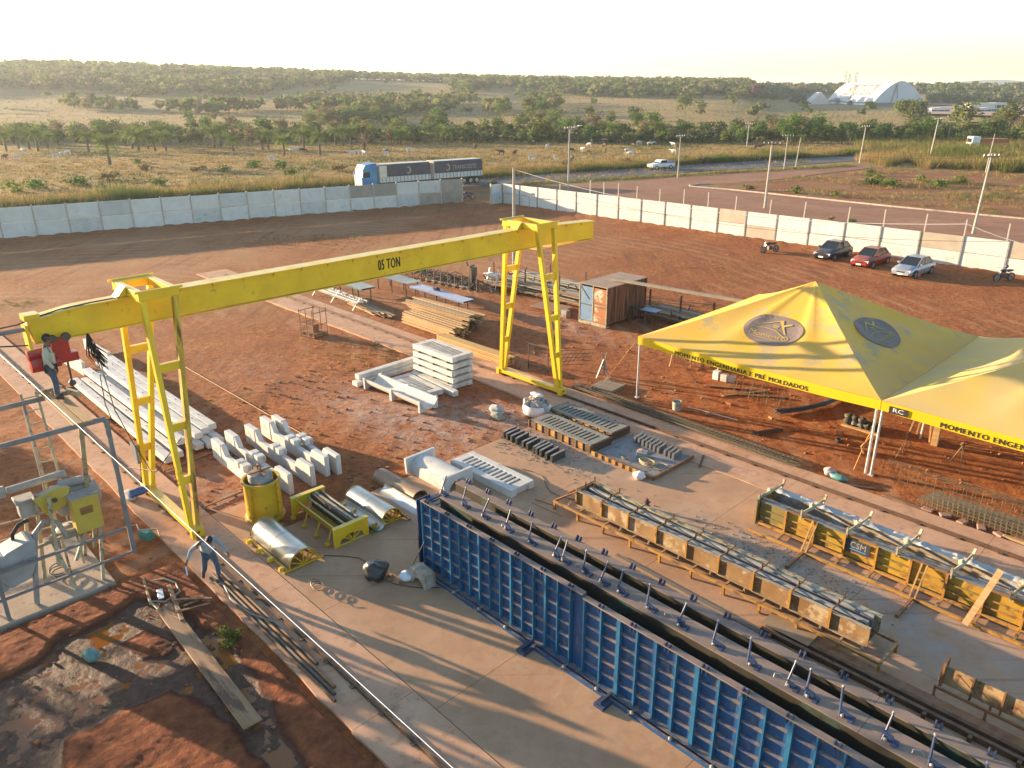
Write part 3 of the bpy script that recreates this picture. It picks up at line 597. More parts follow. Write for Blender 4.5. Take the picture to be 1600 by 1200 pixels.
# ---------------------------------------------------------------- yellow tents
EAVE, APEX, S = 3.0, 5.55, 10.85
def tent(u0, v0, label, roof_label):
    t = uvthing('canopy_tent', label, 'tent', u0+S/2, v0+S/2); o = (u0+S/2, v0+S/2, 0); h = S/2
    def rz(x, y):
        r = max(abs(x), abs(y))/h; a = min(abs(x), abs(y))/max(1e-6, max(abs(x), abs(y)))
        k = 1-r; z = EAVE+(APEX-EAVE)*(k**1.12) - .16*math.sin(math.pi*min(1, r))*(1-a**3)
        # stretched folds from each corner and mid-eave
        s_ = min(abs(x), abs(y)); q = abs(a-.52*(1-.35*r)); z += .085*math.exp(-(q*9)**2)*math.sin(math.pi*min(1, r))
        z -= .06*(1-a*a)*max(0, r-.8)*5
        z += .012*noise.noise(Vector((x*1.3, y*1.3, u0)))+.02*max(0, a-.7)*noise.noise(Vector((x*6, y*6, 1)))
        return z
    nr, na = 26, 22; faces = []
    for side in range(4):
        def f(i, j, side=side):
            r = i*h; t_ = (j*2-1)*r
            x, y = {0: (t_, -r), 1: (r, t_), 2: (-t_, r), 3: (-r, -t_)}[side]; return (x, y, rz(x, y))
        mb = MB(); mb.grid(f, nr, na); obj('roof_panel', mb, tarp_yellow if u0 < -15 else mat('faded_tent_yellow', (.77, .53, .10), (.68, .47, .10), .35, .65, dust=(.58, .43, .26), dustamt=.5, transl=.16), t, smooth=45)
        mb = MB()
        def g(i, j, side=side):
            t_ = (i*2-1)*h; r = h+.012+.03*(1-j)*noise.noise(Vector((t_*1.2, side, u0))); x, y = {0: (t_, -r), 1: (r, t_), 2: (-t_, r), 3: (-r, -t_)}[side]
            sag = .10*(1-abs(2*i-1)**2); return (x, y, EAVE-.005-.36*(1-j)-sag*(1-j)-sag*j*.5)
        mb.grid(g, 40, 3); obj('valance', mb, tarp_val, t, smooth=60)
    # lettering on the near valance
    vz = lambda x: -.10*(1-abs(x/h)**2)
    def onval(x, y):
        z = EAVE-.225+vz(x)*.75+y; j = max(0, min(1, 1-(EAVE-.005-z+vz(x)*.75)/.36)); i = (x/h+1)/2
        return (x, -(h+.012+.03*(1-j)*noise.noise(Vector((x*1.2, 0, u0)))+.012), z)
    mb = text_mb('MOMENTO ENGENHARIA E PRÉ MOLDADOS', .235, lambda x, y: onval(x-.35, y), width=6.1, bold=.05, spacing=1.12); obj('lettering', mb, black_text, t)
    # the oval logo printed on two roof panels
    for side in (0, 1):
        def on(x, y, lift=.03, side=side):      # x along the eave, y up the slope
            r = h*.56-y; X, Y = (x, -r) if side == 0 else (r, x); n = (0, -1) if side == 0 else (1, 0)
            return (X+n[0]*lift*.5, Y+n[1]*lift*.5, rz(X, Y)+lift)
        cx = -.2
        mb = MB(); rings_ = 6; N_ = 36; vv = [on(cx, 0)]
        for i in range(1, rings_+1):
            for j in range(N_):
                th = 2*math.pi*j/N_; vv.append(on(cx+1.28*i/rings_*math.cos(th), .88*i/rings_*math.sin(th)))
        ff = [(0, 1+j, 1+(j+1) % N_) for j in range(N_)]+[(1+(i-1)*N_+j, 1+i*N_+j, 1+i*N_+(j+1) % N_, 1+(i-1)*N_+(j+1) % N_) for i in range(1, rings_) for j in range(N_)]
        mb.add(vv, ff); lg = obj('logo_oval', mb, tent_logo, t)
        def stroke(pts, w0, w1):
            P = []
            for k_ in range(len(pts)-1):
                for s_ in range(5): a = s_/5; P.append((pts[k_][0]*(1-a)+pts[k_+1][0]*a, pts[k_][1]*(1-a)+pts[k_+1][1]*a))
            P.append(pts[-1]); vv = []; n = len(P)
            for i, (x, y) in enumerate(P):
                a = P[max(0, i-1)]; b_ = P[min(n-1, i+1)]; dx, dy = b_[0]-a[0], b_[1]-a[1]; L = math.hypot(dx, dy) or 1
                w = w0+(w1-w0)*i/(n-1); w *= .5
                vv += [on(cx+x-dy/L*w, y+dx/L*w, .05), on(cx+x+dy/L*w, y-dx/L*w, .05)]
            mb2.add(vv, [(2*i, 2*i+1, 2*i+3, 2*i+2) for i in range(n-1)])
        mb2 = MB()
        stroke([(-.85, .1), (-.35, .38), (.1, .62)], .02, .06); stroke([(.08, .62), (.3, .3), (.62, -.12)], .16, .03); stroke([(.28, .33), (.62, .5)], .12, .1)
        stroke([(-.9, -.05), (-.35, .06), (.15, .0), (.75, -.33)], .02, .05); stroke([(-.12, .3), (.16, .26)], .05, .05); stroke([(-.1, .2), (.14, .17)], .04, .04)
        stroke([(-.8, -.53), (.8, -.56)], .02, .02)
        obj('logo_mark', mb2, tent_line, lg)
        mb = text_mb('MomentO', .26, lambda x, y: on(cx+x, -.33+y, .05), width=1.75); obj('logo_word', mb, tent_line, lg)
    mb = MB()
    for sx, sy in ((-1, -1), (1, -1), (1, 1), (-1, 1)):
        mb2 = MB(); mb2.path([(sx*i/8*h*.99, sy*i/8*h*.99, rz(sx*i/8*h*.99, sy*i/8*h*.99)-.06) for i in range(9)], .035, 6); obj('ridge_pole', mb2, white_pole, t)
        if sx > 0 and sy < 0 and u0 < -15: continue
        mb2 = MB(); X, Y = sx*(h-.06), sy*(h-.06)
        mb2.tube((X, Y, -.02), (X, Y, EAVE-.02), .045, 10); mb2.box(X-.1, X+.1, Y-.1, Y+.1, -.02, .02); obj('pole', mb2, white_pole, t)
    if u0 < -15:
        mb2 = MB(); mb2.tube((h-.12, -h+.06, -.02), (h-.12, -h+.06, EAVE-.02), .045, 10); obj('pole', mb2, white_pole, t)
        mb2 = MB(); mb2.path([(-h, -h, 2.9), (-h-2.1, -h+.1, .02)], .008, 4); obj('guy_rope', mb2, mat('orange_rope', (.55, .25, .07)), t)
    else:
        mb2 = MB(); mb2.path([(-h+.05, -h+.1, 2.4), (-h-.3, -h+.1, 1.4), (-h-.55, -h-.0, .02)], .02, 5); mb2.path([(-h-.15, -h+.1, 1.55), (-h-.45, -h+.05, 1.0), (-h-.3, -h+.02, .75)], .03, 5); obj('guy_rope', mb2, mat('orange_rope', (.55, .25, .07)), t)
        mb2 = MB(); mb2.box(-h+.3, -h+.95, -h-.055, -h-.05, EAVE-.36, EAVE-.1); pt = obj('maker_patch', mb2, black_text, t)
        mb2 = text_mb('RC', .15, lambda x, y: (-h+.62+x, -h-.058, EAVE-.22+y), width=.36); obj('patch_lettering', mb2, white_paint, pt)
    return t
tent(-19.85, 27.2, 'yellow pyramid tent, the whole one nearer the container, with two dark oval logos', '')
tent(-8.98, 27.2, 'yellow pyramid tent cut off by the right edge of the photo, joined to its neighbour', '')

# ---------------------------------------------------------------- blue formwork
bf = uvthing('blue_formwork', 'long blue steel casting formwork with three ribbed walls standing open', 'formwork', -8, 12.4, .06); O2 = (-8, 12.4, .06)
b2 = lambda: MB(O2)
def near_wall(ua, ub, ztop, ribs_u, name):
    mb = b2(); mb.box(ua, ub, 11.69, 11.72, .12, ztop); w = obj(name, mb, blue, bf)
    mb = b2(); mb.box(ua, ub, 11.56, 11.72, ztop+.002, ztop+.03); obj('top_flange', mb, formtop, w)
    mb = b2(); mb.box(ua, ub, 11.56, 11.72, .09, .118); obj('bottom_flange', mb, blue_rib_lit, w)
    for (uu, wd_) in ribs_u:
        mb = b2(); mb.box(uu-wd_/2, uu+wd_/2, 11.575, 11.688, .12, ztop); obj('rib', mb, blue_rib_lit, w)
    sh = None; rows = 5
    for (a, _), (b_, _) in zip(ribs_u[:-1], ribs_u[1:]):
        for r in range(1, rows+1):
            z = .12+(ztop-.12)*r/(rows+1); mb = b2(); mb.add([(a+.03, 11.687, z), (b_-.03, 11.687, z), (b_-.03, 11.60, z-.015), (a+.03, 11.60, z-.015), (a+.03, 11.687, z-.02), (b_-.03, 11.687, z-.02), (b_-.03, 11.60, z-.03), (a+.03, 11.60, z-.03)], [(0,1,2,3),(7,6,5,4),(3,2,6,7),(0,4,5,1)]); obj('shelf_stiffener', mb, blue, w)
    return w
r1 = []; u = -15.83
while u < -9.7: r1.append((u, .06 if len(r1) % 3 == 0 and len(r1) else .025)); u += .415
near_wall(-15.85, -9.63, 2.37, r1, 'near_panel')
r2 = []; u = -9.58
while u < -.4: r2.append((u, .1 if len(r2) % 4 == 2 else .035)); u += .52
near_wall(-9.61, -.3, 2.28, r2, 'near_panel')
for i, uu in enumerate(np.arange(-15.6, -.4, .93)):
    mb = b2(); z = 2.40 if uu < -9.7 else 2.31
    for q in (-.05, .05): mb.box(uu+q-.014, uu+q+.014, 11.57, 11.66, z-.15, z+.07)
    obj('hook_clip', mb, blue_clamp, bf)
def hollow(v0, v1, ua, ub, zt, inner, name):
    mb = b2(); mb.box(ua, ub, v0, v0+.03, .12, zt); w = obj(name, mb, inner, bf); mb = b2(); mb.box(ua, ub, v1-.03, v1, .12, zt); obj('back_plate', mb, inner, w)
    mb = b2(); n = int((ub-ua)/3)
    for i in range(n):
        a = ua+(ub-ua)*i/n; mb2 = b2(); mb2.box(a+.004, a+(ub-ua)/n-.004, v0-.015, v1+.015, zt+.002, zt+.022); obj('top_plate', mb2, formtop, w)
    return w
mw_ = hollow(12.22, 12.76, -15.75, -.3, 2.26, form_inside, 'middle_wall')
fw_ = hollow(13.20, 13.46, -16.2, -.3, 2.20, form_inside, 'far_wall')
mb = b2(); mb.box(-16.1, -16.06, 11.6, 12.1, .12, 2.3); 
for z in (1.8, 1.95, 2.1, 2.2): mb.box(-16.06, -15.9, 11.65, 12.4, z, z+.03)
obj('end_bracket', mb, blue_clamp, bf)
st = [-15.88, -14.9, -14.05, -13.1, -12.2, -11.3, -11.0, -10.3, -9.75, -9.2, -8.35, -7.5, -6.6, -5.75, -4.9, -4.5, -3.8, -3.0, -2.2, -1.3]
for i, uu in enumerate(st):
    mb = b2(); lean = (.06, .12, -.02)[i % 3]
    mb.tube((uu, 12.34, 2.29), (uu-lean, 12.62, 2.72), .024, 8); br = obj('screw_jack', mb, blue_clamp, bf)
    mb = b2(); mb.blob((uu-lean, 12.63, 2.74), .032, i); obj('bright_nut', mb, chrome, br); mb = b2(); mb.blob((uu+.05, 12.32, 2.35), .035, i+3); obj('bright_nut', mb, chrome, br)
    mb = b2(); mb.prism([(uu-.04, 2.285), (uu+.26, 2.285), (uu+.26, 2.34), (uu+.18, 2.34), (uu+.15, 2.43), (uu-.03, 2.47)] if i % 2 else [(uu-.04, 2.285), (uu+.22, 2.285), (uu+.22, 2.37), (uu-.02, 2.42)], 12.38, 12.42, 'y'); mb.box(uu+.16, uu+.25, 12.3, 12.48, 2.286, 2.33); obj('clamp_arm', mb, blue_clamp, br)
for i, uu in enumerate(np.arange(-15.9, -.4, .9)):
    mb = b2()
    for q in (-.05, .05): mb.prism([(13.40, 2.223), (13.52, 2.223), (13.53, 2.32), (13.47, 2.37), (13.42, 2.31)], uu+q-.015, uu+q+.015, 'x')
    obj('far_lug', mb, blue_clamp, fw_)
for uu in np.arange(-13.3, -.4, 2.7):
    mb = b2(); mb.path([(uu, 12.42, 2.285), (uu, 12.45, 2.35), (uu+.1, 12.5, 2.36), (uu+.18, 12.5, 2.30)], .014, 5); obj('lifting_eye', mb, chrome, mw_)
mb = b2(); mb.box(-15.9, -.3, 11.35, 11.40, .01, .16); mb.box(-15.9, -.3, 11.5, 11.55, .01, .12); mb.box(-15.9, -.3, 11.56, 13.5, .01, .085); obj('base_channel', mb, blue, bf)
for uu in (-15.7, -11.15, -8.57, -4.6):
    mb = b2(); mb.box(uu-.14, uu+.14, 11.0, 11.34, .0, .15); mb.box(uu-.03, uu+.03, 11.05, 11.5, .15, .24); obj('outrigger', mb, blue_clamp, bf)
for uu in np.arange(-15.2, -.5, 1.05):
    mb = b2(); mb.path([(uu, 11.5, .2), (uu-.08, 11.28, .16)], .018, 5); mb.blob((uu-.02, 11.36, .19), .05, 1); obj('bottom_bolt', mb, chrome, bf)
mb = MB((-16.1, 11.0, 0)); mb.path([(-15.6, 11.45, 1.15), (-16.0, 11.15, .07)], .012, 5)
solo('leaning_rod', 'thin iron rod leaning on the left end of the blue formwork', 'rod', mb, steel_dark, -16.1, 11.0)
# little bent steel saddle piece leaning at the blue wall
mb = MB((-15.2, 10.95, .06)); arc = [(.10*0+.36*math.cos(t), .30*math.sin(t)) for t in np.linspace(0, math.pi, 9)]
prof = [(-15.3+x, .10+z) for x, z in arc]
mb.prism([(-15.62, .06), (-15.68, .5), (-15.45, .55), (-14.95, .5), (-14.90, .06), (-15.0, .06), (-15.1, .26), (-15.28, .34), (-15.45, .26), (-15.52, .06)], 10.9, 11.3, 'y')
solo('saddle_block', 'small pale arched concrete saddle on the slab against the blue formwork', 'concrete piece', mb, concrete2, -15.2, 10.95, .06, bevel=.01)

# ---------------------------------------------------------------- twin trough mould on a low trestle
ft = uvthing('trough_mould', 'long rusty brown trough mould on a low legged frame, between the blue and yellow formworks', 'casting mould', -10, 17.4, .06); O3 = (-10, 17.4, .06); t3 = lambda: MB(O3)
mb = t3(); mb.bar((-15.5, 16.93, .36), (-4.5, 16.80, .36), .07, .07); obj('front_rail', mb, ochre, ft)
mb = t3(); mb.bar((-15.5, 18.35, .36), (-4.5, 17.9, .36), .07, .07); obj('back_rail', mb, ochre, ft)
for uu in (-15.45, -14.4, -13.3, -12.2, -11.07, -9.95, -8.85, -7.73, -6.65, -5.55, -4.5):
    t_ = (uu+15.5)/11; va, vb = 16.93-.13*t_, 18.35-.45*t_
    mb = t3(); mb.box(uu-.035, uu+.035, va-.03, va+.04, .06, .32); mb.box(uu-.035, uu+.035, vb-.03, vb+.04, .06, .32); obj('leg', mb, ochre, ft)
    mb = t3(); mb.bar((uu, va+.04, .35), (uu, vb-.04, .35), .06, .06); obj('cross_bar', mb, ochre, ft)
for uu in np.arange(-14.9, -4.6, 1.1):
    mb = t3(); mb.bar((uu, 16.97, .39), (uu-.1, 17.24, .41), .05, .03); obj('short_stay', mb, ochre, ft)
for i, uu in enumerate(np.arange(-14.75, -4.9, 1.1)):
    t_ = (uu+15)/10.5; dv = -.16*t_
    ub = min(uu+1.092, -4.95)
    mb = t3(); mb.box(uu, ub, 17.28+dv, 17.305+dv, .44, .92); mb.box(uu, ub, 17.22+dv, 17.34+dv, .925, .945); mb.box(uu, ub, 17.20+dv, 17.36+dv, .415, .435); obj('side_plate', mb, mat('brown_plate', (.20, .105, .04), (.30, .19, .08), 1.6, .75, bump=.3, dust=(.45, .36, .24), dustamt=.9, stain=(.42, .33, .2), stainsc=2.2, stainamt=.4), ft)
    mb = t3(); mb.box(uu-.03, uu+.03, 17.21+dv, 17.275+dv, .44, 1.05); obj('upright', mb, ochre, ft)
    mb = t3(); mb.box(uu, ub, 18.12+dv*2, 18.15+dv*2, .44, .9); mb.box(uu, ub, 18.08+dv*2, 18.22+dv*2, .903, .925); obj('back_plate', mb, cream_steel, ft)
    mb = t3(); mb.box(uu-.02, uu+.02, 18.16+dv*2, 18.2+dv*2, .93, 1.1); mb.tube((uu, 17.7+dv, .9), (uu, 17.7+dv, 1.08), .025, 6); obj('pin', mb, rust_dark, ft)
    mb = t3(); mb.bar((uu, 17.3+dv, .97), (uu+.02, 18.1+dv*2, .97), .03, .03); obj('tie_bar', mb, rust_dark, ft)
for vv_, r in ((17.50, .085), (17.86, .075)):
    mb = t3(); mb.lathe([(r, -14.6), (r, -5.1)], 12, (0, vv_-.08, .86), 'x', 0, math.pi); mb.box(-14.6, -5.1, vv_-.08-r, vv_-.08+r, .5, .86); obj('core_beam', mb, greysteel, ft, smooth=40)
mb = t3(); mb.box(-14.6, -5.0, 17.32, 18.1, .40, .44); obj('bed_plate', mb, rust_dark, ft)
mb = t3(); mb.bar((-14.75, 17.28, .7), (-14.75, 18.1, .7), .04, .45); obj('end_plate', mb, rust, ft)
mb = t3(); mb.bar((-15.45, 16.95, .4), (-14.75, 17.3, .88), .04, .04); mb.bar((-15.45, 18.3, .4), (-14.75, 18.1, .88), .04, .04); mb.bar((-15.45, 16.95, .4), (-15.45, 18.3, .4), .05, .05); obj('end_stay', mb, rust, ft)

# ---------------------------------------------------------------- yellow beam formwork at the right
fy = uvthing('beam_formwork', 'long ochre and rusty beam formwork with braces and CSM plate, below the tents', 'formwork', -5, 21.6, .06); O4 = (-5, 21.6, .06); t4 = lambda: MB(O4)
mb = t4(); mb.bar((-10.1, 20.40, .13), (1.5, 20.40, .13), .08, .08); obj('front_rail', mb, ochre, fy)
mb = t4(); mb.bar((-10.1, 20.97, .16), (1.5, 20.97, .16), .08, .08); obj('wall_foot', mb, ochre, fy)
ups = list(np.arange(-9.15, 1.5, .95)); edges = [-10.1]+ups+[1.5]
for i in range(len(edges)-1):
    a, b_ = edges[i]+.03, edges[i+1]-.03
    mb = t4(); mb.box(a, b_, 21.04, 21.06, .22, .93); obj('wall_plate', mb, mat('ochre_plate', (.46, .27, .02), (.33, .19, .018), 1.2, .6, bump=.2, stain=(.16, .10, .03), stainsc=1.5, stainamt=.3) if i else olive, fy)
    for z in (.42, .66): 
        mb = t4(); mb.box(a, b_, 20.99, 21.038, z-.02, z+.02); obj('waler', mb, ochre if (i+int(z*10)) % 2 else olive, fy)
    mb = t4(); mb.box(a, b_, 20.97, 21.10, .935, .965); obj('top_rail', mb, rust if i % 2 else greysteel, fy)
for uu in ups:
    mb = t4(); mb.box(uu-.03, uu+.03, 20.93, 21.06, .1, .96); obj('upright', mb, ochre, fy)
    mb = t4(); mb.bar((uu, 20.44, .13), (uu, 20.93, .13), .07, .06); obj('cross_bar', mb, ochre, fy)
for uu in (-8.2, -5.0, -1.7):
    for q in (-.07, .07):
        mb = t4(); mb.bar((uu+q, 20.95, .98), (uu+q, 20.38, .16), .045, .045); obj('brace', mb, ochre, fy)
    mb = t4(); mb.bar((uu, 20.36, .12), (uu, 19.36, .12), .08, .09); mb.box(uu-.05, uu+.05, 19.30, 19.37, .0, .17); obj('outrigger', mb, rust, fy)
crust = mat('cement_crust', (.50, .48, .43), (.34, .35, .36), 2.5, .9, bump=.5); lining = mat('cement_lining', (.36, .25, .14), (.24, .21, .18), 1.0, .8, bump=.3, stain=(.42, .43, .42), stainsc=1.6, stainamt=.45)
for i, uu in enumerate(np.arange(-10.0, 1.5, 1.45)):
    mb = t4(); mb.tube((uu-.12, 20.98, 1.06), (uu, 21.5, 1.12), .05, 8); mb.tube((uu, 21.5, 1.12), (uu+.02, 22.25, 1.1), .04, 8); mb.bar((uu, 22.1, .8), (uu+.05, 22.3, 1.28), .07, .05); mb.bar((uu-.12, 20.98, .85), (uu-.12, 20.96, 1.2), .06, .05); mb.blob((uu-.05, 21.55, 1.12), .1, i, 8, 6, .3); obj('tie_clamp', mb, cream_steel, fy, smooth=40)
mb = t4(); mb.box(-10.1, 1.5, 22.02, 22.05, .1, .98); obj('rear_wall', mb, lining, fy)
mb = t4(); mb.grid(lambda a, b_: (-10.1+11.6*a, 21.98+.16*math.cos(b_*math.pi)+.03*noise.noise(Vector((a*60, b_, 0))), .985+.06*math.sin(b_*math.pi)+.035*noise.noise(Vector((a*90, b_*2, 3)))), 240, 5); obj('crusted_rim', mb, crust, fy, smooth=60)
mb = t4(); mb.grid(lambda a, b_: (-10.1+11.6*a, 21.10+.2*b_, .985-.03*b_+.02*noise.noise(Vector((a*70, b_*3, 3)))), 200, 3); obj('crusted_ledge', mb, greysteel, fy, smooth=60)
mb = t4(); mb.grid(lambda a, b_: (-10+11.4*a, 21.28+.74*b_, .48+.42*abs(((a*7.9) % 1)-.5)*2*(1-b_)+.03*noise.noise(Vector((a*40, b_*5, 0)))), 190, 6); obj('inner_lining', mb, lining, fy, smooth=30)
mb = t4(); mb.box(-10.16, -10.12, 20.9, 22.3, .08, 1.0); obj('end_plate', mb, olive, fy)
mb = t4(); mb.box(-7.2, -6.5, 20.985, 20.988, .47, .86); pl = obj('name_plate', mb, mat('plate_blue_black', (.04, .05, .07), None, 3, .6), fy)
mb = text_mb('CSM', .2, lambda x, y: (-6.85+x-O4[0], 20.982-O4[1], .70+y-O4[2]), width=.46); obj('plate_lettering', mb, mat('faded_white', (.42, .40, .36), (.25, .24, .22), 8), pl)
mb = text_mb('________', .03, lambda x, y: (-6.85+x-O4[0], 20.982-O4[1], .54+y-O4[2]), width=.5); obj('plate_rule', mb, mat('plate_blue', (.1, .3, .5)), pl)
mb = MB((-3.0, 20.3, .06)); mb.bar((-3.6, 20.25, .12), (-3.25, 21.05, 1.62), .03, .16, (1, 0, 0)); solo('leaning_plank', 'bright yellowish plank leaning against the ochre formwork', 'plank', mb, wood, -3.0, 20.3, .06)
mb = MB((-1.9, 20.9, 0)); mb.path([(-2.3, 20.85, .45), (-2.3, 20.85, .95), (-1.1, 20.85, 1.0), (-1.0, 20.88, .6)], .018, 5); solo('bent_wire', 'thin yellow bent bar hung on the ochre formwork at the photo edge', 'wire', mb, yellow, -1.9, 20.9)

# rusty panel on legs at bottom right
rp = uvthing('panel_mould', 'short rusty mould panel standing on thin legs near the bottom right corner', 'casting mould', -2, 17, .06); O5 = (-2, 17, .06); t5 = lambda: MB(O5)
mb = t5(); mb.bar((-3.3, 16.97, .36), (.8, 16.97, .36), .05, .06); mb.bar((-3.3, 17.4, .36), (.8, 17.4, .36), .05, .06); obj('rail', mb, rust, rp)
for i, uu in enumerate((-3.28, -2.2, -1.15, -.1, .8)):
    mb = t5(); mb.tube((uu, 16.97, .06), (uu, 16.97, .34), .03, 7); mb.tube((uu, 17.4, .06), (uu, 17.4, .34), .03, 7); mb.lathe([(.07, .06), (.05, .09)], 10, (uu, 16.97, 0)); obj('leg', mb, rust, rp)
for i, uu in enumerate(np.arange(-3.2, .7, .62)):
    mb = t5(); mb.box(uu+.02, uu+.60, 17.08, 17.11, .45, .95); obj('plate', mb, mat('patchy_plate', (.42, .30, .15), (.24, .11, .045), 1.8, .75, bump=.2, stain=(.10, .04, .02), stainsc=2, stainamt=.45), rp)
    mb = t5(); mb.box(uu-.02, uu+.02, 17.02, 17.12, .37, .99); obj('upright', mb, rust_dark if i % 2 else rust, rp)
mb = t5(); mb.box(-3.26, -3.2, 17.08, 17.45, .42, .98); mb.bar((-2.9, 17.0, .93), (-2.3, 17.0, .5), .015, .015); obj('end_plate', mb, rust_dark, rp)
# ---------------------------------------------------------------- boundary walls
def wall(name, label, p0, d, spans, hts, mlist, posts, flip=1):
    """precast wall: posts with two stacked slabs between each pair; local x along the wall"""
    root = empty(name, label, 'wall', p0, math.atan2(d.y, d.x)); proto = {}
    x = 0.0
    for i, L in enumerate(spans):
        for r in range(2):
            key = (round(L, 2), r)
            z0, z1 = (-.1, hts*.5-.02) if r == 0 else (hts*.5+.02, hts)
            m = mlist(i, r); mb = MB(); mb.box(x+.07, x+L-.07, -.04, .04, z0, z1)
            dz = random.uniform(-.015, .015); o = obj('wall_panel', mb, m, root, bevel=.008, loc=(0, random.uniform(-.012, .012), dz if r else 0))
        x += L
    x = 0.0
    for i in range(len(spans)+1):
        mb = MB(); mb.box(x-.07, x+.07, -.09, .09, -.1, hts+posts[1]); obj('wall_post', mb, posts[0], root, bevel=.01)
        if i < len(spans): x += spans[i]
    return root
random.seed(11)
grey_set = {(5, 1), (15, 1), (13, 0), (16, 0), (2, 1), (16, 1), (12, 1)}
L_sp = 2.97; n_l = 24
d = LWd; start = LW1-d*L_sp*16-d*L_sp*7.0
wp_stain = mat('stained_wall_panel', (.55, .54, .50), (.46, .45, .42), .9, .85, bump=.12, stain=(.33, .32, .32), stainsc=1.6, stainamt=.12, var=.06)
wall('boundary_wall', 'whitewashed slab wall at the left, in shade, from the photo edge to the gate', start, d, [L_sp]*23, 2.95, lambda i, r: wallpanel_grey if (i-7, r) in {(12, 1), (14, 0), (15, 1), (15, 0), (11, 1)} else (wp_stain if (i*3+r) % 4 == 0 else wallpanel), (post_pale, .12))
us_r = [-71.9, -68.86, -65.78, -62.6, -59.55, -56.43, -53.35, -50.25, -47.15, -44.0, -40.85, -37.73, -34.55, -31.37, -28.14, -25.01, -21.85, -18.6, -15.38, -12.2, -9.1, -6.0, -2.9, .2]
rgrey = {(10, 1), (11, 0), (16, 1), (18, 1), (20, 0)}
rw = wall('boundary_wall', 'sunlit cream slab wall at the right running behind the parked cars', W(us_r[0], 68), UX, [b_-a for a, b_ in zip(us_r[:-1], us_r[1:])], 2.50, lambda i, r: mat('bare_cream_panel', (.46, .38, .29), (.38, .31, .24), 1.2, .9, bump=.2, var=.06) if (i, r) in rgrey else wallpanel, (post_grey, .02))
# short returning leaf at the gate end of the right wall with a white service panel
gl = uvthing('gate_leaf', 'short gate leaf with pale blue panel heading the sunlit wall', 'gate', -72.1, 66.2)
mb = MB(); mb.box(-.06, .06, 0, 1.7, 0, 2.45); obj('leaf_panel', mb, wallpanel, gl); mb = MB(); mb.box(-.12, .12, -.14, -.01, 0, 2.6); obj('leaf_post', mb, post_pale, gl)
mb = MB(); mb.box(.07, .1, .3, 1.3, .5, 1.5); obj('service_door', mb, mat('pale_blue', (.45, .55, .62)), gl)
for a in (-71.2, -69.6, -68.0, -66.6):
    mb = MB(); mb.tube((0, 0, 0), (0, 0, 1.5), .03, 6); mb.tube((0, 0, 1.45), (1.4, 0, 1.45), .025, 6); solo('steel_bay', 'thin steel hoop standing against the head of the right wall', 'railing', mb, greysteel, a, 67.4, group='steel hoops by the gate wall')
# pale concrete fence posts beyond the right wall
random.seed(5); pm = None
for i, uu in enumerate([-64.4, -59.62, -57.4, -55.36, -52.76, -49.66, -46.55, -43.53, -40.42, -36.7, -33.21, -29.03, -25.76, -22.45, -19.29, -16.14, -13, -9.9, -6.8]):
    if pm is None: mb = MB(); mb.box(-.05, .05, -.05, .05, 0, 3.55); pm = mb.mesh('fence_post'); pm.materials.append(post_pale)
    o = link('fence_post', pm, None, W(uu, 70.5), (R(random.uniform(-1, 1)), R(random.uniform(-1.5, 1.5)), A)); o.scale.z = .8 if i == 0 else random.uniform(.96, 1.02)
    tag(o, 'pale concrete fence post rising just behind the right wall', 'fence post', 'fence posts behind the right wall')

# ---------------------------------------------------------------- utility poles
def upole(px, py, h, label, arm=1, lean=(0, 0), r=.17, lamp=0, z=0.0):
    p = G(px, py); t = empty('utility_pole', label, 'pole', p, R(random.uniform(-20, 40)))
    mb = MB(); tx, ty = lean[0]*h, lean[1]*h; mb.path([(0, 0, 0), (tx*.5, ty*.5, h*.5), (tx, ty, h)], r, 8, r*.55); obj('pole', mb, pole_mat, t, 40)
    if arm:
        mb = MB(); mb.bar((tx*.97-1.0, ty*.97, h*.965), (tx*.97+1.0, ty*.97, h*.965), .1, .12); a = obj('crossarm', mb, wood_grey, t)
        for q in (-.9, -.4, .4, .9):
            mb = MB(); mb.tube((tx*.97+q, ty*.97, h*.965+.06), (tx*.97+q, ty*.97, h*.965+.22), .05, 6); obj('insulator', mb, white_paint, a)
    if lamp:
        mb = MB(); mb.path([(tx*.95, ty*.95, h*.93), (tx+.9, ty, h*.985), (tx+1.9, ty, h*1.0)], .035, 5); mb.box(tx+1.6, tx+2.3, ty-.12, ty+.12, h*1.0-.03, h*1.0+.06); obj('lamp_arm', mb, white_paint, t)
    return t
random.seed(2)
upole(888, 297, 8.75, 'pale concrete pole with a street lamp arm right behind the right wall near the gate', lamp=1, r=.16)
upole(1059, 278, 6.7, 'concrete pole with crossarm between the highway and the side street, right of the pickup', r=.13)
upole(1195, 325, 7.7, 'dark weathered pole with crossarm standing close behind the right wall', r=.16)
upole(1225, 265, 5.9, 'left one of two pale poles close together by the highway verge', r=.12)
upole(1243, 262, 5.3, 'short leaning right one of two pale poles by the highway verge', arm=0, r=.11, lean=(.08, 0))
upole(1343, 255, 6.9, 'twin-topped pole where the highway vanishes behind tall grass', r=.14, lean=(.03, 0))
upole(1452, 252, 8.1, 'tall pale leaning pole rising from the tall grass', r=.16, lean=(.05, 0))
upole(1540, 270, 6.3, 'thin bare pole left of the long lamp pole near the right edge', arm=0, r=.11, lean=(.03, 0))
upole(1520, 365, 7.6, 'long leaning grey pole with side arm behind the wall at the right edge', r=.13, lean=(.06, .02), lamp=0)
upole(1480, 222, 5.2, 'far pale pole with crossarm before the pink earth', r=.15)
upole(1167, 228, 5.4, 'far pale pole with crossarm at the edge of the valley trees', r=.14)
yp = uvthing('yard_pole', 'slim grey lamp pole with bracket standing behind the right crane legs', 'pole', -40.5, 39.4)
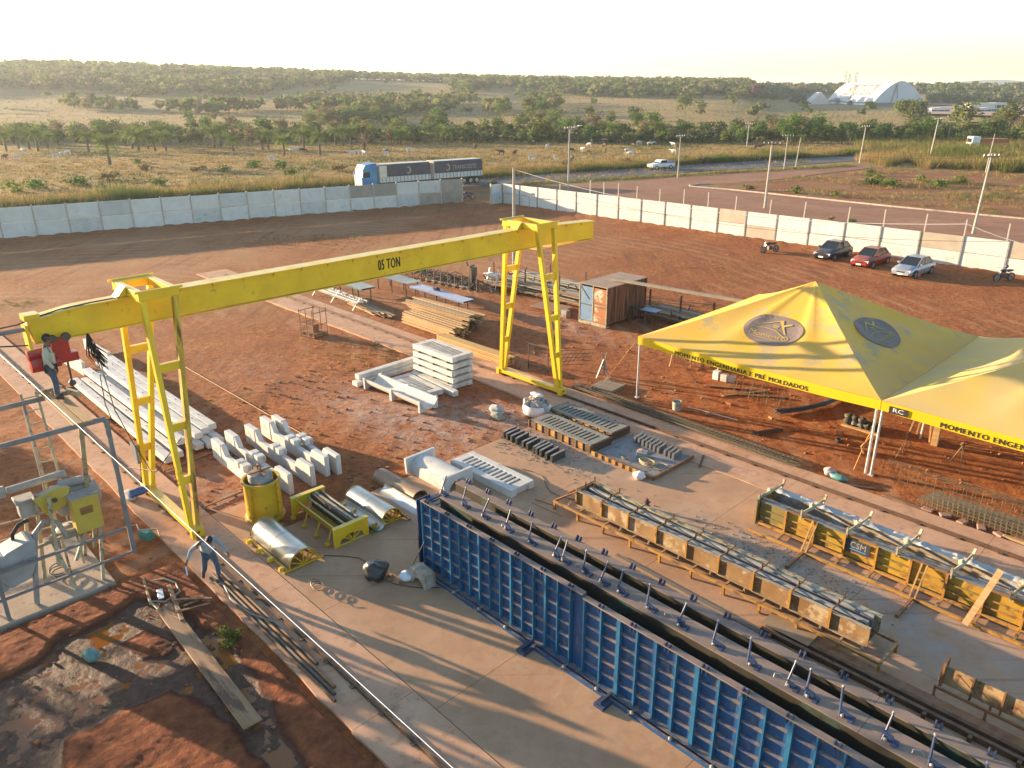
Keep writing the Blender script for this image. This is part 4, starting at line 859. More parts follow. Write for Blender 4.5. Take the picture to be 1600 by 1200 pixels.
mb = MB(); mb.path([(0, 0, 0), (0, 0, 8.3)], .13, 8, .09); obj('pole', mb, pole_mat, yp, 40); mb = MB(); mb.blob((.15, 0, 1.5), .16, 1); mb.blob((.15, 0, 3.3), .14, 1); obj('pole_box', mb, steel_dark, yp)
def wire(pts, r, label, m=cable, sag=.5, name='overhead_wire', group=None):
    P = []
    for a, b_ in zip(pts[:-1], pts[1:]):
        a, b_ = Vector(a), Vector(b_)
        for i in range(16): t = i/16; P.append(a.lerp(b_, t)-Vector((0, 0, sag*4*t*(1-t))))
    P.append(Vector(pts[-1])); o = P[0].copy(); mb = MB(tuple(o)); mb.path(P, r, 5); q = obj(name, mb, m, None, None, 0, o); return tag(q, label, 'wire', group)
ptop = lambda px, py, h: G(px, py)+Vector((0, 0, h))
wire([ptop(888, 297, 8.5), ptop(1195, 325, 7.4), ptop(1520, 365, 7.3), W(8, 76, 7)], .012, 'thin power line sagging between the poles behind the right wall', sag=.7)
wire([ptop(1059, 278, 6.4), ptop(1225, 265, 5.6), ptop(1343, 255, 6.6), ptop(1452, 252, 7.8)], .014, 'thin power line strung along the highway', sag=.6)
wire([W(-40.5, 39.4, 8.2), W(-12, 44, 7.0), W(-1, 46, 7.2)], .022, 'pale cable hanging from the yard pole across the parked cars', rope_mat, 1.1)
wire([W(-40.5, 39.4, 7.6), W(-10, 46, 6.1), W(2, 48, 6.4)], .010, 'thin dark cable hanging below the pale one from the yard pole', cable, 1.2)
wire([W(-30, 3.2, 7.5), W(-21.0, 3.28, 7.5), W(-3.67, 3.36, 7.5), W(2, 3.4, 7.5)], .0052, 'taut white cable running high along the left crane rail', mat('bright_cable', (.8, .72, .74), None, 4, .5), .0)
wire([W(-38.9, 13.8, .05), W(-26.2, 13.9, .05)], .012, 'thin yellow string stretched along the red earth behind the notched beams', mat('string', (.6, .45, .2)), 0, 'string_line')

# ---------------------------------------------------------------- precast concrete pieces
def pbox(name, label, cat, u, v, z, L, Wd, H, rot=0, m=concrete, group=None, bevel=.015):
    mb = MB(); mb.box(-L/2, L/2, -Wd/2, Wd/2, 0, H); return solo(name, label, cat, mb, m, u, v, z, rot, group, bevel=bevel)
# long prestressed beams beside the left strip
random.seed(21)
vs_up = [8.95, 9.62, 10.3, 10.72, 11.1]
BL = 11.9
bl = ['nearest long concrete beam to the left rail strip, in sun', 'second long concrete beam from the left rail strip', 'long concrete beam in the middle of the stack, behind the crane leg', 'fourth long concrete beam, in the pushed-back group', 'outermost long concrete beam of the pushed-back group']
for i, (v, ua, ub, z) in enumerate([(8.85, -40.3, -28.2, .12), (9.28, -40.0, -28.35, .12), (9.62, -40.6, -28.9, .38), (10.15, -40.5, -28.5, .12), (10.35, -41.2, -28.9, .40), (10.72, -41.5, -29.2, .40), (11.08, -41.7, -29.4, .40), (10.55, -40.6, -28.3, .12), (10.95, -40.6, -28.4, .12)]):
    lab = ['lowest foremost long concrete beam, its flank in sun beside the left rail strip', 'second ground-level long concrete beam, narrow and brownish', 'single upper long concrete beam lying on the two foremost ones', 'ground-level long concrete beam under the three upper ones, innermost', 'upper long concrete beam nearest the crane legs in the group of three', 'middle beam of the three upper long concrete beams', 'outermost beam of the three upper long concrete beams', 'ground-level long beam peeking out under the middle upper one', 'ground-level long beam peeking out under the outermost upper one'][i]
    o = pbox('concrete_beam', lab, 'beam', (ua+ub)/2, v, z, ub-ua, .34 if i != 1 else .28, .26, random.uniform(-.4, .4), concrete, 'long concrete beams beside the left rail', .02)
    for q in range(5):
        mb = MB(); x = (q-2)*2.4; mb.path([(x-.06, 0, .26), (x-.05, 0, .33), (x+.05, 0, .33), (x+.06, 0, .26)], .012, 4); obj('lifting_loop', mb, steel_dark, o)
for i, (uu, L) in enumerate(((-39.9, 3.2), (-34.5, 3.1), (-29.3, 3.0))):
    pbox('timber_bearer', ['timber bearer under the far end of the long concrete beams', 'timber bearer under the middle of the long concrete beams', 'timber bearer under the near end of the long concrete beams'][i], 'timber', uu, 10.0, .0, .12, L, .115, 0, wood_old, 'bearers under the long beams', .005)
pbox('tapered_slab', 'pale slab standing on edge right behind the hanging cable bundle', 'slab', -43.0, 9.6, .0, 3.3, .16, .75, 3)
pbox('tapered_slab', 'pale slab standing on edge, the farther of two by the cable bundle', 'slab', -44.3, 11.2, .0, 3.6, .2, .6, 2)
pbox('timber_batten', 'thin wooden batten lying on red earth beyond the standing slabs', 'batten', -44, 12.6, .01, .12, 2.6, .06, 12, wood)
pbox('timber_batten', 'short pale wooden piece near the far standing slab', 'batten', -46.5, 11.6, .01, .8, .2, .1, 8, wood)
# notched crash-barrier beams: lower bar with two raised ends and a centre block with a slot
def notched(u, v, rot, label):
    t = uvthing('notched_beam', label, 'concrete beam', u, v, 0, rot, 'notched precast beams')
    mb = MB(); L = 5.2; prof = [(-L/2, 0), (L/2, 0), (L/2, .82), (L/2-.95, .82), (L/2-1.2, .48), (.40, .48), (-.40, .48), (-L/2+1.2, .48), (-L/2+.95, .82), (-L/2, .82)]
    mb.prism([(p[0], p[1]) for p in prof], -.10, .10, 'y'); obj('beam_body', mb, concrete, t, bevel=.02)
    for a, b_ in ((-.38, -.08), (.08, .38)):
        mb = MB(); mb.box(a, b_, -.16, .16, .483, .74); obj('slot_block', mb, concrete, t, bevel=.02)
    mb = MB(); mb.box(-.38, .38, .03, .16, .483, .68); obj('slot_back', mb, concrete, t)
    mb = MB(); mb.box(-L/2-.02, -L/2+.85, -.12, .12, .05, .84); obj('raised_end', mb, concrete, t, bevel=.02)
    return t
for i, (u, v, r) in enumerate(((-25.05, 10.35, -1.5), (-25.4, 11.08, -1), (-25.4, 11.95, -.5), (-25.7, 12.75, -1), (-25.5, 13.15, -1.5))):
    notched(u, v, r, ['notched concrete beam nearest the left rail strip', 'second notched concrete beam from the left rail strip', 'middle one of the five notched concrete beams', 'notched concrete beam second from the farther side', 'farthest notched concrete beam from the left rail strip'][i])
for i, (u, v, L, r) in enumerate(((-28.0, 9.9, 3.0, 96), (-24.2, 9.35, 2.6, 94), (-22.9, 8.8, 2.9, 20))):
    pbox('timber_batten', ['wooden batten lying between the long beams and the notched beams', 'wooden batten under the near ends of the notched beams', 'thin wooden batten slanting beside the yellow crane leg'][i], 'batten', u, v, .01, L, .09, .05, r, wood_old)
# slatted slabs (manger floor slats): a slab with eleven slots, local x along
def slat_mesh(L, Wd, H, n, m, margin=.28, ends=.34, sw=.12, drop=0):
    mb = MB(); mb.box(-L/2, L/2, -Wd/2, -Wd/2+margin, 0, H); mb.box(-L/2, L/2, Wd/2-margin, Wd/2, 0, H)
    step = (L-2*ends-sw)/(n-1); xs = [-L/2+ends+i*step for i in range(n)]
    prev = -L/2
    for x in xs+[L/2+sw]:
        b_ = min(x, L/2); q_ = min(.06, (b_-prev)*.4); mb.prism([(prev, H-.002), (b_, H-.002), (b_-q_, 0), (prev+q_, 0)], -Wd/2+margin+.0005, Wd/2-margin-.0005, 'y'); prev = x+sw
    mb.box(-L/2+.02, L/2-.02, -Wd/2+.02, Wd/2-.02, .02, .05) if drop else None
    return mb
def slat(u, v, z, L, Wd, H, rot, label, m=concrete, n=12, group='slatted concrete slabs', name='slatted_slab'):
    return solo(name, label, 'slatted slab', slat_mesh(L, Wd, H, n, m), m, u, v, z, rot, group, bevel=.012)
for i in range(5):
    z = .05+i*.345; slat(-28.0+(.04*(i % 2)), 22.2+.02*i, z, 3.1, 1.3, .245, (0, .8, -.6, .5, 0)[i], ['bottom', 'second lowest', 'middle', 'second highest', 'top'][i]+' slatted slab of the tall stack', n=13)
    if i < 4:
        for q, x in enumerate((-1.1, 0, 1.1)): pbox('spacer_block', ('%s wooden spacer above the %s slab of the slatted stack' % (('left', 'middle', 'right')[q], ('bottom', 'second', 'third', 'fourth')[i])), 'spacer', -28.0+x, 22.2, z+.246, .12, 1.2, .098, 0, wood_grey, 'spacers between the stacked slabs', .003)
slat(-27.9, 20.55, .06, 2.9, 1.05, .26, -4, 'slatted slab lying low in front of the tall stack', n=12)
slat(-18.7, 16.95, .06, 3.35, 1.15, .30, 0, 'slatted slab lying alone on the casting slab beside the arched channel', n=12)
# long trough (gutter) pieces
def trough(u, v, z, L, rot, label, legs=True, m=concrete):
    t = uvthing('gutter_trough', label, 'concrete trough', u, v, z, rot, 'half-round concrete troughs'); mb = MB(); n = 12; r0, r1 = .50, .42
    out = [(r0*math.cos(a), .52-.42*math.sin(a)*1.0) for a in np.linspace(0, math.pi, n)]; inn = [(r1*math.cos(a), .52-.34*math.sin(a)) for a in np.linspace(math.pi, 0, n)]
    mb.prism([(y, z_) for y, z_ in out+inn], -L/2, L/2, 'x'); obj('channel', mb, m, t, 40)
    if legs:
        for x in (-L/2+.14, .0, L/2-.14):
            mb = MB(); k = .2 if abs(x) > .5 else .26
            mb.prism([(-.53, .0), (-.53, .56), (-.44, .56)]+[(-.43*math.cos(a), .52-.36*math.sin(a)-.012) for a in np.linspace(0, math.pi, 9)]+[(.44, .56), (.53, .56), (.53, 0), (.33, 0), (.2, .08), (-.2, .08), (-.33, 0)], x-k/3, x+k/3, 'x'); obj('saddle_foot', mb, m, t, bevel=.008)
    return t
trough(-27.6, 19.3, .0, 4.5, 1, 'long half-round trough on feet in front of the slatted slab stack')
pbox('long_coping', 'upper long pale coping piece behind the half-round trough', 'coping', -30.55, 21.0, .28, .36, 4.3, .25, 2, concrete)
pbox('long_coping', 'lower long pale coping piece lying under the other', 'coping', -30.4, 20.8, .02, .44, 4.4, .24, 2, concrete)
pbox('long_coping', 'pale grey slab edge lying beside the foot of the slatted stack', 'coping', -27.6, 21.35, .02, 3.6, .28, .28, -3, concrete)
# arched channel lying upside down on the slab: half pipe with end flanges
ac = uvthing('arched_channel', 'pale blue-white arched concrete channel with flanged ends beside the blue formwork', 'concrete channel', -20.0, 15.5, .06, 0)
mb = MB(); mb.prism([(-.50, .40), (-.46, .46)]+[(.0-.44*math.cos(a)*1.0, .42+.2*math.sin(a)) for a in np.linspace(.2, math.pi-.2, 9)]+[(.46, .46), (.50, .0), (.36, .0), (.25, .24), (0, .34), (-.25, .24), (-.36, .0), (-.5, 0)], -1.05, 1.05, 'x'); obj('channel_body', mb, concrete, ac, 40)
for x in (-1.1, 1.1):
    mb = MB(); mb.prism([(-.66, .0), (-.70, .66), (.70, .66), (.66, .0), (.46, .0)]+[(.44*math.cos(a), .40*math.sin(a)) for a in np.linspace(.1, math.pi-.1, 11)]+[(-.46, 0)], x-.07, x+.07, 'x'); obj('end_flange', mb, concrete, ac, bevel=.015)

# moulds for slats: open boxes with rusty sides
def slat_mould(u, v, L, Wd, rot, label):
    t = uvthing('slat_mould', label, 'mould', u, v, .06, rot, 'filled slat moulds'); m2 = slat_mesh(L-.1, Wd-.1, .30, 13, None, .22, .3, .10)
    o = obj('fresh_slab', m2, mat('fresh_concrete', (.27, .25, .20), (.19, .18, .145), 2.5, .8, bump=.3), t, loc=(0, 0, .04))
    mb = MB(); mb.box(-L/2, L/2, -Wd/2, Wd/2, .0, .045); obj('mould_floor', mb, steel_dark, t)
    for s_ in (-1, 1):
        n = 9
        for i in range(n):
            a = -L/2+L*i/n; mb = MB(); mb.box(a+.02, a+L/n-.02, s_*Wd/2-.015, s_*Wd/2+.015, .05, .31); obj('side_plate', mb, ochre if i % 2 else rust_dark, t)
            mb = MB(); mb.box(a-.02, a+.02, min(s_*Wd/2, s_*(Wd/2+.05)), max(s_*Wd/2, s_*(Wd/2+.05)), .0, .34); obj('stiffener', mb, rust, t)
        mb = MB(); mb.box(s_*L/2-.02, s_*L/2+.02, -Wd/2, Wd/2, .0, .33); obj('end_plate', mb, rust_dark, t)
    return t
slat_mould(-19.1, 21.75, 3.5, 1.25, -2, 'nearer of two slat moulds, its ochre and rusty side towards the photo')
slat_mould(-19.3, 23.2, 3.6, 1.15, -2, 'farther of two slat moulds, greyer, beside the right rail strip')
random.seed(9); k_ = 0
for i, x in enumerate((-20.85, -20.62, -20.33, -20.05, -19.62, -19.38, -19.0, -18.80, -18.58, -18.26, -17.93)):
    o = pbox('core_block', '', 'core block', x, 19.98-.02*i, .06, .11, .78, .30, 4+random.uniform(-3, 3), mat('dark_wet_plate', (.035, .036, .03), (.06, .06, .05), 4, .5, bump=.2, dust=(.34, .33, .31), dustamt=.9), 'dark core blocks in a row before the slat moulds', .004)
    o['label'] = ['first dark core block, at the left end of the row', 'second dark core block from the left of the row', 'third dark core block from the left of the row', 'fourth dark core block, last of the left tight group', 'fifth dark core block from the left, starting the middle pair', 'sixth dark core block, middle of the row', 'seventh dark core block, starting the right group', 'eighth dark core block from the left of the row', 'ninth dark core block from the left of the row', 'tenth dark core block, second from the right end', 'last dark core block at the right end of the row'][i]
tr = uvthing('casting_tray', 'low wide steel tray with rusty rim holding small core boxes', 'tray', -15.75, 22.4, .06, -1)
mb = MB(); mb.box(-1.5, 1.45, -1.35, 1.2, .0, .06); obj('tray_floor', mb, mat('tray_floor', (.26, .255, .25), (.18, .18, .18), 1.5, .7, bump=.2, stain=(.10, .09, .08), stainsc=4, stainamt=.3), tr)
mb = MB(); mb.box(-1.52, 1.45, -1.40, -1.353, .0, .16); obj('rim', mb, ochre, tr); mb = MB(); mb.box(1.453, 1.5, -1.40, 1.2, .0, .16); obj('rim', mb, rust, tr)
for x in np.arange(-1.3, 1.4, .34): mb = MB(); mb.box(x-.015, x+.015, -1.44, -1.402, 0, .18); obj('rim_rib', mb, rust, tr)
mb = MB(); mb.box(-1.45, .9, -1.33, -1.05, .062, .075); obj('wood_edge', mb, mat('brown_board', (.27, .17, .11), None, 2, .8), tr)
for i in range(10):
    x = -16.7+.205*i+(0.12 if i > 6 else 0); o = pbox('core_box', '', 'core box', x, 23.30-.02*i, .122, .10, .62, .24, 6+random.uniform(-2, 2), greysteel, 'grey core boxes on the steel tray', .004)
    o['label'] = ['first grey core box at the left end, overlapping the tray edge', 'second grey core box from the left on the tray', 'third grey core box from the left on the tray', 'fourth grey core box from the left on the tray', 'fifth grey core box from the left on the tray', 'sixth grey core box from the left on the tray', 'seventh grey core box, last of the tight run', 'eighth grey core box, first after the gap', 'ninth grey core box, with dark front', 'last grey core box at the right end of the tray'][i]
    for q in (-.29, .29): mb = MB(); mb.path([(-.02, q, .24), (-.02, q, .30), (.03, q, .31), (.04, q, .24)], .012, 4); obj('handle_loop', mb, greysteel, o)
mb = MB(); mb.box(-.19, .19, -.13, .13, 0, .16); t = solo('tool_box', 'small box with reddish-white top on the steel tray', 'box', mb, mat('teal_box', (.22, .34, .33)), -15.75, 22.25, .122, 20, bevel=.01); mb = MB(); mb.box(-.2, .2, -.14, .14, .162, .2); mb.box(-.14, .0, -.1, .1, .2, .26); obj('box_lid', mb, mat('pink_lid', (.62, .42, .34)), t)
def coil(u, v, z, r, n, label, m, rr=.02, name='hose_coil'):
    mb = MB(); random.seed(n); mb.path([(r*(1+.15*math.sin(t*1.3))*math.cos(t), r*(.7+.1*math.cos(t*.7))*math.sin(t), .03+.012*i*.3) for i, t in enumerate(np.linspace(0, 2*math.pi*n, n*18))], rr, 5); return solo(name, label, 'hose', mb, m, u, v, z)
coil(-15.1, 21.75, .122, .32, 3, 'coiled pale hose lying on the steel tray', mat('tan_hose', (.42, .32, .18)), .025)
coil(-14.75, 21.9, .122, .45, 1, 'single wide loop of pale hose on the tray beside the coil', mat('tan_hose', (.42, .32, .18)))
coil(-16.0, 21.5, .122, .14, 2, 'small tight coil of wire on the tray near the box', mesh_wire, .015)
coil(-17.2, 8.75, .06, .22, 3, 'dark wire coil on the slab near the man walking', steel_dark, .012)
def sack(u, v, z, r, label, m, seed=0, sq=(1, 1, .7), cat='bag', name='bag'):
    mb = MB(); mb.blob((0, 0, r*sq[2]*.9), r, seed, 20, 14, .16, sq); return solo(name, label, cat, mb, m, u, v, z, smooth=50)
sack(-14.75, 20.75, .06, .22, 'crumpled white plastic bag at the near corner of the tray', white_plastic, 3)
sack(-16.45, 10.25, .06, .36, 'full black rubbish bag on the slab left of the blue formwork', black_plastic, 8, (1, 1, .85))
sack(-15.75, 10.85, .06, .20, 'small white knotted bag beside the black rubbish bag', mat('blueish_bag', (.62, .66, .72), None, 4, .5, bump=.3), 5)
mb = MB(); random.seed(4)
for i in range(16): x, y = random.uniform(-.3, .3), random.uniform(-.15, .15); mb.path([(x, y, .01), (x+random.uniform(-.2, .2), y+random.uniform(-.2, .2), .08)], .015, 4)
solo('wire_scraps', 'little heap of rusty wire scraps between black bag and white bag', 'scrap', mb, rust, -16.0, 10.55, .06)
sack(-23.1, 21.35, .0, .34, 'grey powdery cement bag, farther of two on the red earth', mat('cement_bag', (.36, .36, .34), None, 6, .9, bump=.4), 12, (1.2, .9, .5)); sack(-22.6, 20.9, .0, .30, 'greenish closed cement bag, nearer of two on the red earth', mat('cement_bag_b', (.30, .28, .2), None, 6, .9, bump=.4), 17, (1.3, .8, .42))
# bulk bag full of broken concrete
bb = uvthing('bulk_bag', 'open white bulk bag heaped with broken concrete rubble beside the slat moulds', 'bulk bag', -21.7, 22.5, .03)
mb = MB(); mb.lathe([(.52, 0), (.62, .1), (.66, .3), (.60, .5), (.56, .46)], 18); obj('bag_skirt', mb, white_plastic, bb, 50); random.seed(31)
for i in range(26):
    a, r = random.uniform(0, 6.28), random.uniform(0, .48); s_ = random.uniform(.12, .26); mb = MB(); mb.blob((0, 0, 0), s_, i, 6, 4, .4, (1.2, .9, .6)); obj('rubble_piece', mb, stone if i % 5 else mat('pinkish_rubble', (.42, .28, .22), None, 5), bb, loc=(r*math.cos(a), r*math.sin(a), .45+.32*(1-r/.5)), rot=(a, r, a*2))
mb = MB(); mb.blob((0, 0, .9), .26, 2, 10, 6, .3, (1.2, .8, .35)); obj('cloth', mb, white_plastic, bb, 50)
# ---------------------------------------------------------------- yellow pipe and manhole moulds
yc = uvthing('ring_mould', 'tall round yellow ring mould with a dark inner core', 'pipe mould', -22.1, 9.65, .0)
mb = MB(); mb.lathe([(.62, 0), (.66, .03), (.66, .12), (.60, .14), (.58, 1.38), (.64, 1.40), (.64, 1.47), (.56, 1.47), (.56, .2)], 28); obj('outer_shell', mb, yellow_mould, yc, 40)
mb = MB(); mb.lathe([(.40, .2), (.40, 1.62), (.36, 1.68), (.0, 1.70)], 24, cap=False); obj('inner_core', mb, greysteel, yc, 40)
mb = MB(); mb.bar((-.4, 0, 1.72), (.4, 0, 1.72), .08, .05); mb.bar((0, -.4, 1.74), (0, .4, 1.74), .08, .05); mb.path([(-.1, 0, 1.75), (-.1, 0, 1.92), (.0, 0, 1.98), (.1, 0, 1.92), (.1, 0, 1.75)], .03, 6); obj('lifting_cross', mb, rust, yc)
for a in (.4, 2.0, 3.6, 5.2):
    mb = MB(); mb.bar((.66*math.cos(a), .66*math.sin(a), .05), (.66*math.cos(a), .66*math.sin(a), 1.42), .07, .05); mb.rbox((.7*math.cos(a), .7*math.sin(a), .35), (.14, .1, .1), a); obj('clamp', mb, yellow_mould, yc)
def halfpipe(u, v, L, r, label, frame=True, up=True, m=galv, rot=0):
    t = uvthing('half_pipe_mould', label, 'pipe mould', u, v, .06, rot); mb = MB(); z0 = .12 if frame else .0
    if up: mb.lathe([(r, -L/2), (r, -.02), (r+.006, -.02), (r+.006, .02), (r, .02), (r, L/2)], 22, (0, 0, z0), 'x', 0, math.pi); mb.lathe([(r-.02, L/2), (r-.02, -L/2)], 22, (0, 0, z0), 'x', 0, math.pi)
    else: mb.lathe([(r, -L/2), (r, L/2)], 20, (0, 0, z0+r*.92), 'x', math.pi*1.12, math.pi*1.9); mb.lathe([(r-.02, L/2), (r-.02, -L/2)], 20, (0, 0, z0+r*.92), 'x', math.pi*1.12, math.pi*1.9)
    obj('shell', mb, m, t, 50)
    if frame:
        mb = MB(); mb.bar((-L/2, -r-.06, .07), (L/2, -r-.06, .07), .07, .06); mb.bar((-L/2, r+.06, .07), (L/2, r+.06, .07), .07, .06)
        for s_ in (-1, 1):
            x = s_*(L/2+.01); mb.bar((x, -r-.2, .07), (x, r+.2, .07), .06, .06)
            if up:
                for a in (25, 52, 90, 128, 155): mb.bar((x, 0, .1), (x, (r-.02)*math.cos(R(a)), .1+(r-.02)*math.sin(R(a))), .035, .035)
                mb.path([(x, r*math.cos(a), .12+r*math.sin(a)) for a in np.linspace(0, math.pi, 14)], .022, 5)
        obj('end_frame', mb, yellow_mould, t)
        for i in range(4):
            x = -L/2+.2+i*(L-.4)/3; mb = MB(); mb.rbox((x, -r-.16, .09), (.1, .16, .12)); obj('lug', mb, yellow, t)
    return t
halfpipe(-19.75, 9.05, 2.5, .47, 'galvanised half-round pipe mould on yellow frame, nearest the white cable')
halfpipe(-19.75, 12.4, 2.2, .40, 'galvanised half-round pipe mould between the trough mould and the upturned sheet')
halfpipe(-19.5, 13.15, 2.3, .46, 'upturned galvanised half shell lying open beside the half-round mould', up=False, frame=False)
halfpipe(-20.4, 14.0, 2.4, .36, 'brownish half-round shell behind the upturned one', frame=False, m=mat('brown_shell', (.24, .15, .09), (.33, .22, .14), 1.5, .5, .3))
sh = uvthing('flat_shell', 'pale curved steel sheet lying between the yellow trough mould and half pipe', 'steel sheet', -19.6, 11.75, .06, 2)
mb = MB(); mb.grid(lambda a, b_: (-1.15+2.3*a, -.26+.52*b_, .05+.2*(2*b_-1)**2+.0), 8, 10); obj('sheet', mb, galv, sh, 60); mb = MB(); mb.box(-1.15, 1.15, -.3, .3, .0, .03); obj('base_frame', mb, mat('green_paint', (.16, .2, .08), (.3, .28, .1), 3, .6), sh)
ty = uvthing('yellow_trough_mould', 'yellow open trough mould with two upright end plates', 'mould', -20.0, 10.9, .06, -1)
mb = MB(); mb.prism([(-.55, .62), (-.50, .62), (-.36, .18), (.0, .08), (.1, .12), (-.28, .24), (-.42, .62)][:5]+[(-.32, .24)], -1.3, 1.3, 'x'); obj('curved_side', mb, yellow_mould, ty, bevel=.005)
mb = MB(); mb.box(-1.3, 1.3, .05, .1, .1, .66); obj('inner_plate', mb, steel_dark, ty); mb = MB(); mb.prism([(.30, .12), (.44, .62), (.40, .64), (.24, .12)], -1.3, 1.3, 'x'); obj('far_side', mb, greysteel, ty)
mb = MB(); mb.bar((-1.3, .2, .62), (1.3, .2, .62), .1, .04); mb.bar((-1.2, -.12, .58), (1.2, -.12, .58), .06, .04); obj('top_bar', mb, cream_steel, ty)
for x in (-1.36, 1.36):
    mb = MB(); mb.prism([(-.66, 0), (-.66, .66), (.60, .66), (.60, 0), (.46, 0), (.34, .26), (-.1, .34), (-.42, .22), (-.5, 0)], x-.035, x+.035, 'x'); mb.box(x-.09, x+.09, -.66, .60, .663, .69); obj('end_plate', mb, yellow, ty, bevel=.005)
    mb = MB(); 
    for a in (-.35, -.12, .12, .34): mb.bar((x, 0, .02), (x, a, .3), .03, .03)
    mb.bar((x, -.5, .02), (x, .46, .02), .04, .04); obj('end_truss', mb, yellow, ty)
for x in (-1.1, -.4, .4, 1.1): mb = MB(); mb.bar((x, -.58, .5), (x, -.75, .1), .04, .04); mb.rbox((x, -.76, .08), (.12, .14, .1)); obj('side_lug', mb, yellow_mould, ty)
mb = MB(); mb.path([(0, 0, .02)]+[(.5*i+.2*math.sin(i), .35*math.sin(i*.8), .02) for i in range(1, 9)], .012, 5); solo('power_lead', 'thin dark lead snaking over the slab before the yellow moulds', 'cable', mb, cable, -18.6, 9.7, .06, 22)
mb = MB(); mb.path([(.4*i, .25*math.sin(i*.9), .02) for i in range(9)], .012, 5); solo('power_lead', 'thin lead lying on the slab between the lone slatted slab and trough mould', 'cable', mb, cable, -18.3, 18.2, .06, -8)

# loose steel on the slab
mb = MB(); mb.box(-2.6, 2.6, -.07, .07, 0, .06); solo('long_batten', 'long grey-brown batten on the slab between blue formwork and trough mould', 'batten', mb, wood_grey, -9.6, 16.15, .06, -1.5)
mb = MB(); mb.tube((-.95, 0, .06), (.95, 0, .06), .05, 8); solo('short_pipe', 'short dark pipe at the end of the long batten', 'pipe', mb, steel_dark, -6.3, 15.95, .06, -3)
fl = uvthing('flat_track', 'long low rusty track of channels and plates running to the bottom right corner', 'steel track', -2.5, 16.5, .06, .5)
for y, w_, h__, m_ in ((-.28, .10, .14, rust_dark), (.02, .12, .1, rust_dark), (.26, .28, .06, rust)): mb = MB(); mb.box(-4.8, 6.5, y-w_/2, y+w_/2, .02, .02+h__); obj('channel', mb, m_, fl)
mb = MB(); mb.box(-4.9, -3.6, -.1, .55, .121, .13); obj('cover_plate', mb, mat('tan_plate', (.34, .24, .14), None, 3, .7), fl)
for x in np.arange(-4.5, 6.4, .95): mb = MB(); mb.box(x-.04, x+.04, -.46, -.335, 0, .15); obj('stud', mb, rust_dark, fl)
mb = MB(); mb.lathe([(.10, 0), (.11, .12), (.06, .16), (.07, .22), (.12, .26), (.05, .3), (.05, .38)], 10); solo('screw_stand', 'small dark red screw stand on the slab behind the trough mould', 'stand', mb, mat('dark_red', (.12, .03, .025), None, 4, .6), -13.25, 19.2, .06, smooth=30)
mb = MB(); mb.tube((-.5, 0, .02), (.5, 0, .02), .012, 5); solo('iron_rod', 'short dark rod left of the trough mould', 'rod', mb, steel_dark, -15.9, 17.0, .06, 12)
mb = MB(); mb.tube((-.7, 0, .02), (.7, 0, .02), .012, 5); solo('iron_rod', 'pale thin rod nearest the left end of the trough mould', 'rod', mb, wood, -15.6, 16.7, .06, 4)
mb = MB(); mb.box(-.03, .03, -.55, .55, 0, .05); solo('iron_rod', 'dark bar lying past the right corner of the steel tray', 'rod', mb, steel_dark, -13.9, 23.6, .06, 24)
# pipes along the left strip where the man walks
random.seed(8)
for i, (v, ub, m_) in enumerate(((6.72, -13.0, rust_dark), (6.84, -13.2, steel_dark), (6.96, -13.4, rust), (7.08, -14.4, rust_dark))):
    mb = MB(); mb.tube((-3.4+i*.05, 0, .05), (3.4, 0, .05), .045, 8); solo('iron_pipe', ['outermost iron pipe on the left strip', 'second iron pipe from the outer edge of the left strip', 'third iron pipe from the outer edge of the left strip', 'shorter inner iron pipe beside the left crane rail'][i], 'pipe', mb, m_, ub-3.4, v, .075)
mb = MB(); mb.path([(0, 0, 0), (.4, .3, .02), (1.2, .25, .02), (2.2, .5, .02), (2.9, .9, .02), (3.4, 1.0, .02)], .022, 5); solo('grey_hose', 'grey hose crossing the iron pipes by the walking man', 'hose', mb, greysteel, -19.6, 6.6, .13, -8)
for i, (u, v, L, w_) in enumerate(((-16.5, 5.1, 5.7, .44), (-19.3, 5.5, 1.9, .12))):
    pbox('scaffold_plank', ['wide muddy plank bridging the puddles', 'narrow pale batten pointing at the top of the wide plank'][i], 'plank', u, v, .13+.03*i, L, w_, .05, -2-9*i, mat('muddy_plank', (.34, .20, .105), (.25, .14, .07), 1.5, .8, bump=.3, stretch=(.6, 4, 4), stain=(.12, .06, .035), stainsc=1.3, stainamt=.35))
random.seed(14)
for i in range(9): pbox('offcut', 'short brown timber offcut in the heap by the plank end', 'timber', -18.95+random.uniform(-.35, .35), 5.75+random.uniform(-.25, .3), .06+i*.025, random.uniform(.5, .9), .07, .03, random.uniform(40, 110), wood_old, 'timber offcuts by the planks', 0)
pbox('wooden_float', 'pale wooden float with red tip lying near the plank end', 'tool', -20.5, 5.15, .09, 1.5, .08, .05, -12, wood); pbox('white_float', 'white paddle lying on the mud near the plank end', 'tool', -20.0, 5.35, .15, .5, .16, .03, -15, white_paint)
mb = MB(); mb.path([(0, 0, 0), (.2, .5, .1), (.5, .8, .05), (1.0, .9, .05), (1.3, .5, .04), (1.1, .1, .05), (1.8, .4, .05), (2.4, .9, .09)], .03, 5); solo('strap', 'pale strap tangled at the edge of the left strip', 'strap', mb, mat('strap', (.42, .33, .22)), -21.0, 5.3, .08, -20)
mb = MB(); mb.path([(0, 0, 0), (.3, .3, .1), (.7, .2, .08), (1.1, .6, .1), (1.5, .5, .05)], .03, 5); solo('strap', 'pale strap beside the green box on the left strip', 'strap', mb, mat('strap', (.42, .33, .22)), -24.6, 5.9, .08, 5)
mb = MB(); mb.box(-.22, .22, -.14, .14, 0, .22); mb.box(-.18, .18, -.1, .1, .22, .27); solo('green_box', 'green plastic tool box on the outer edge of the left strip', 'box', mb, green_plastic, -23.4, 6.2, .08, 20, bevel=.02)
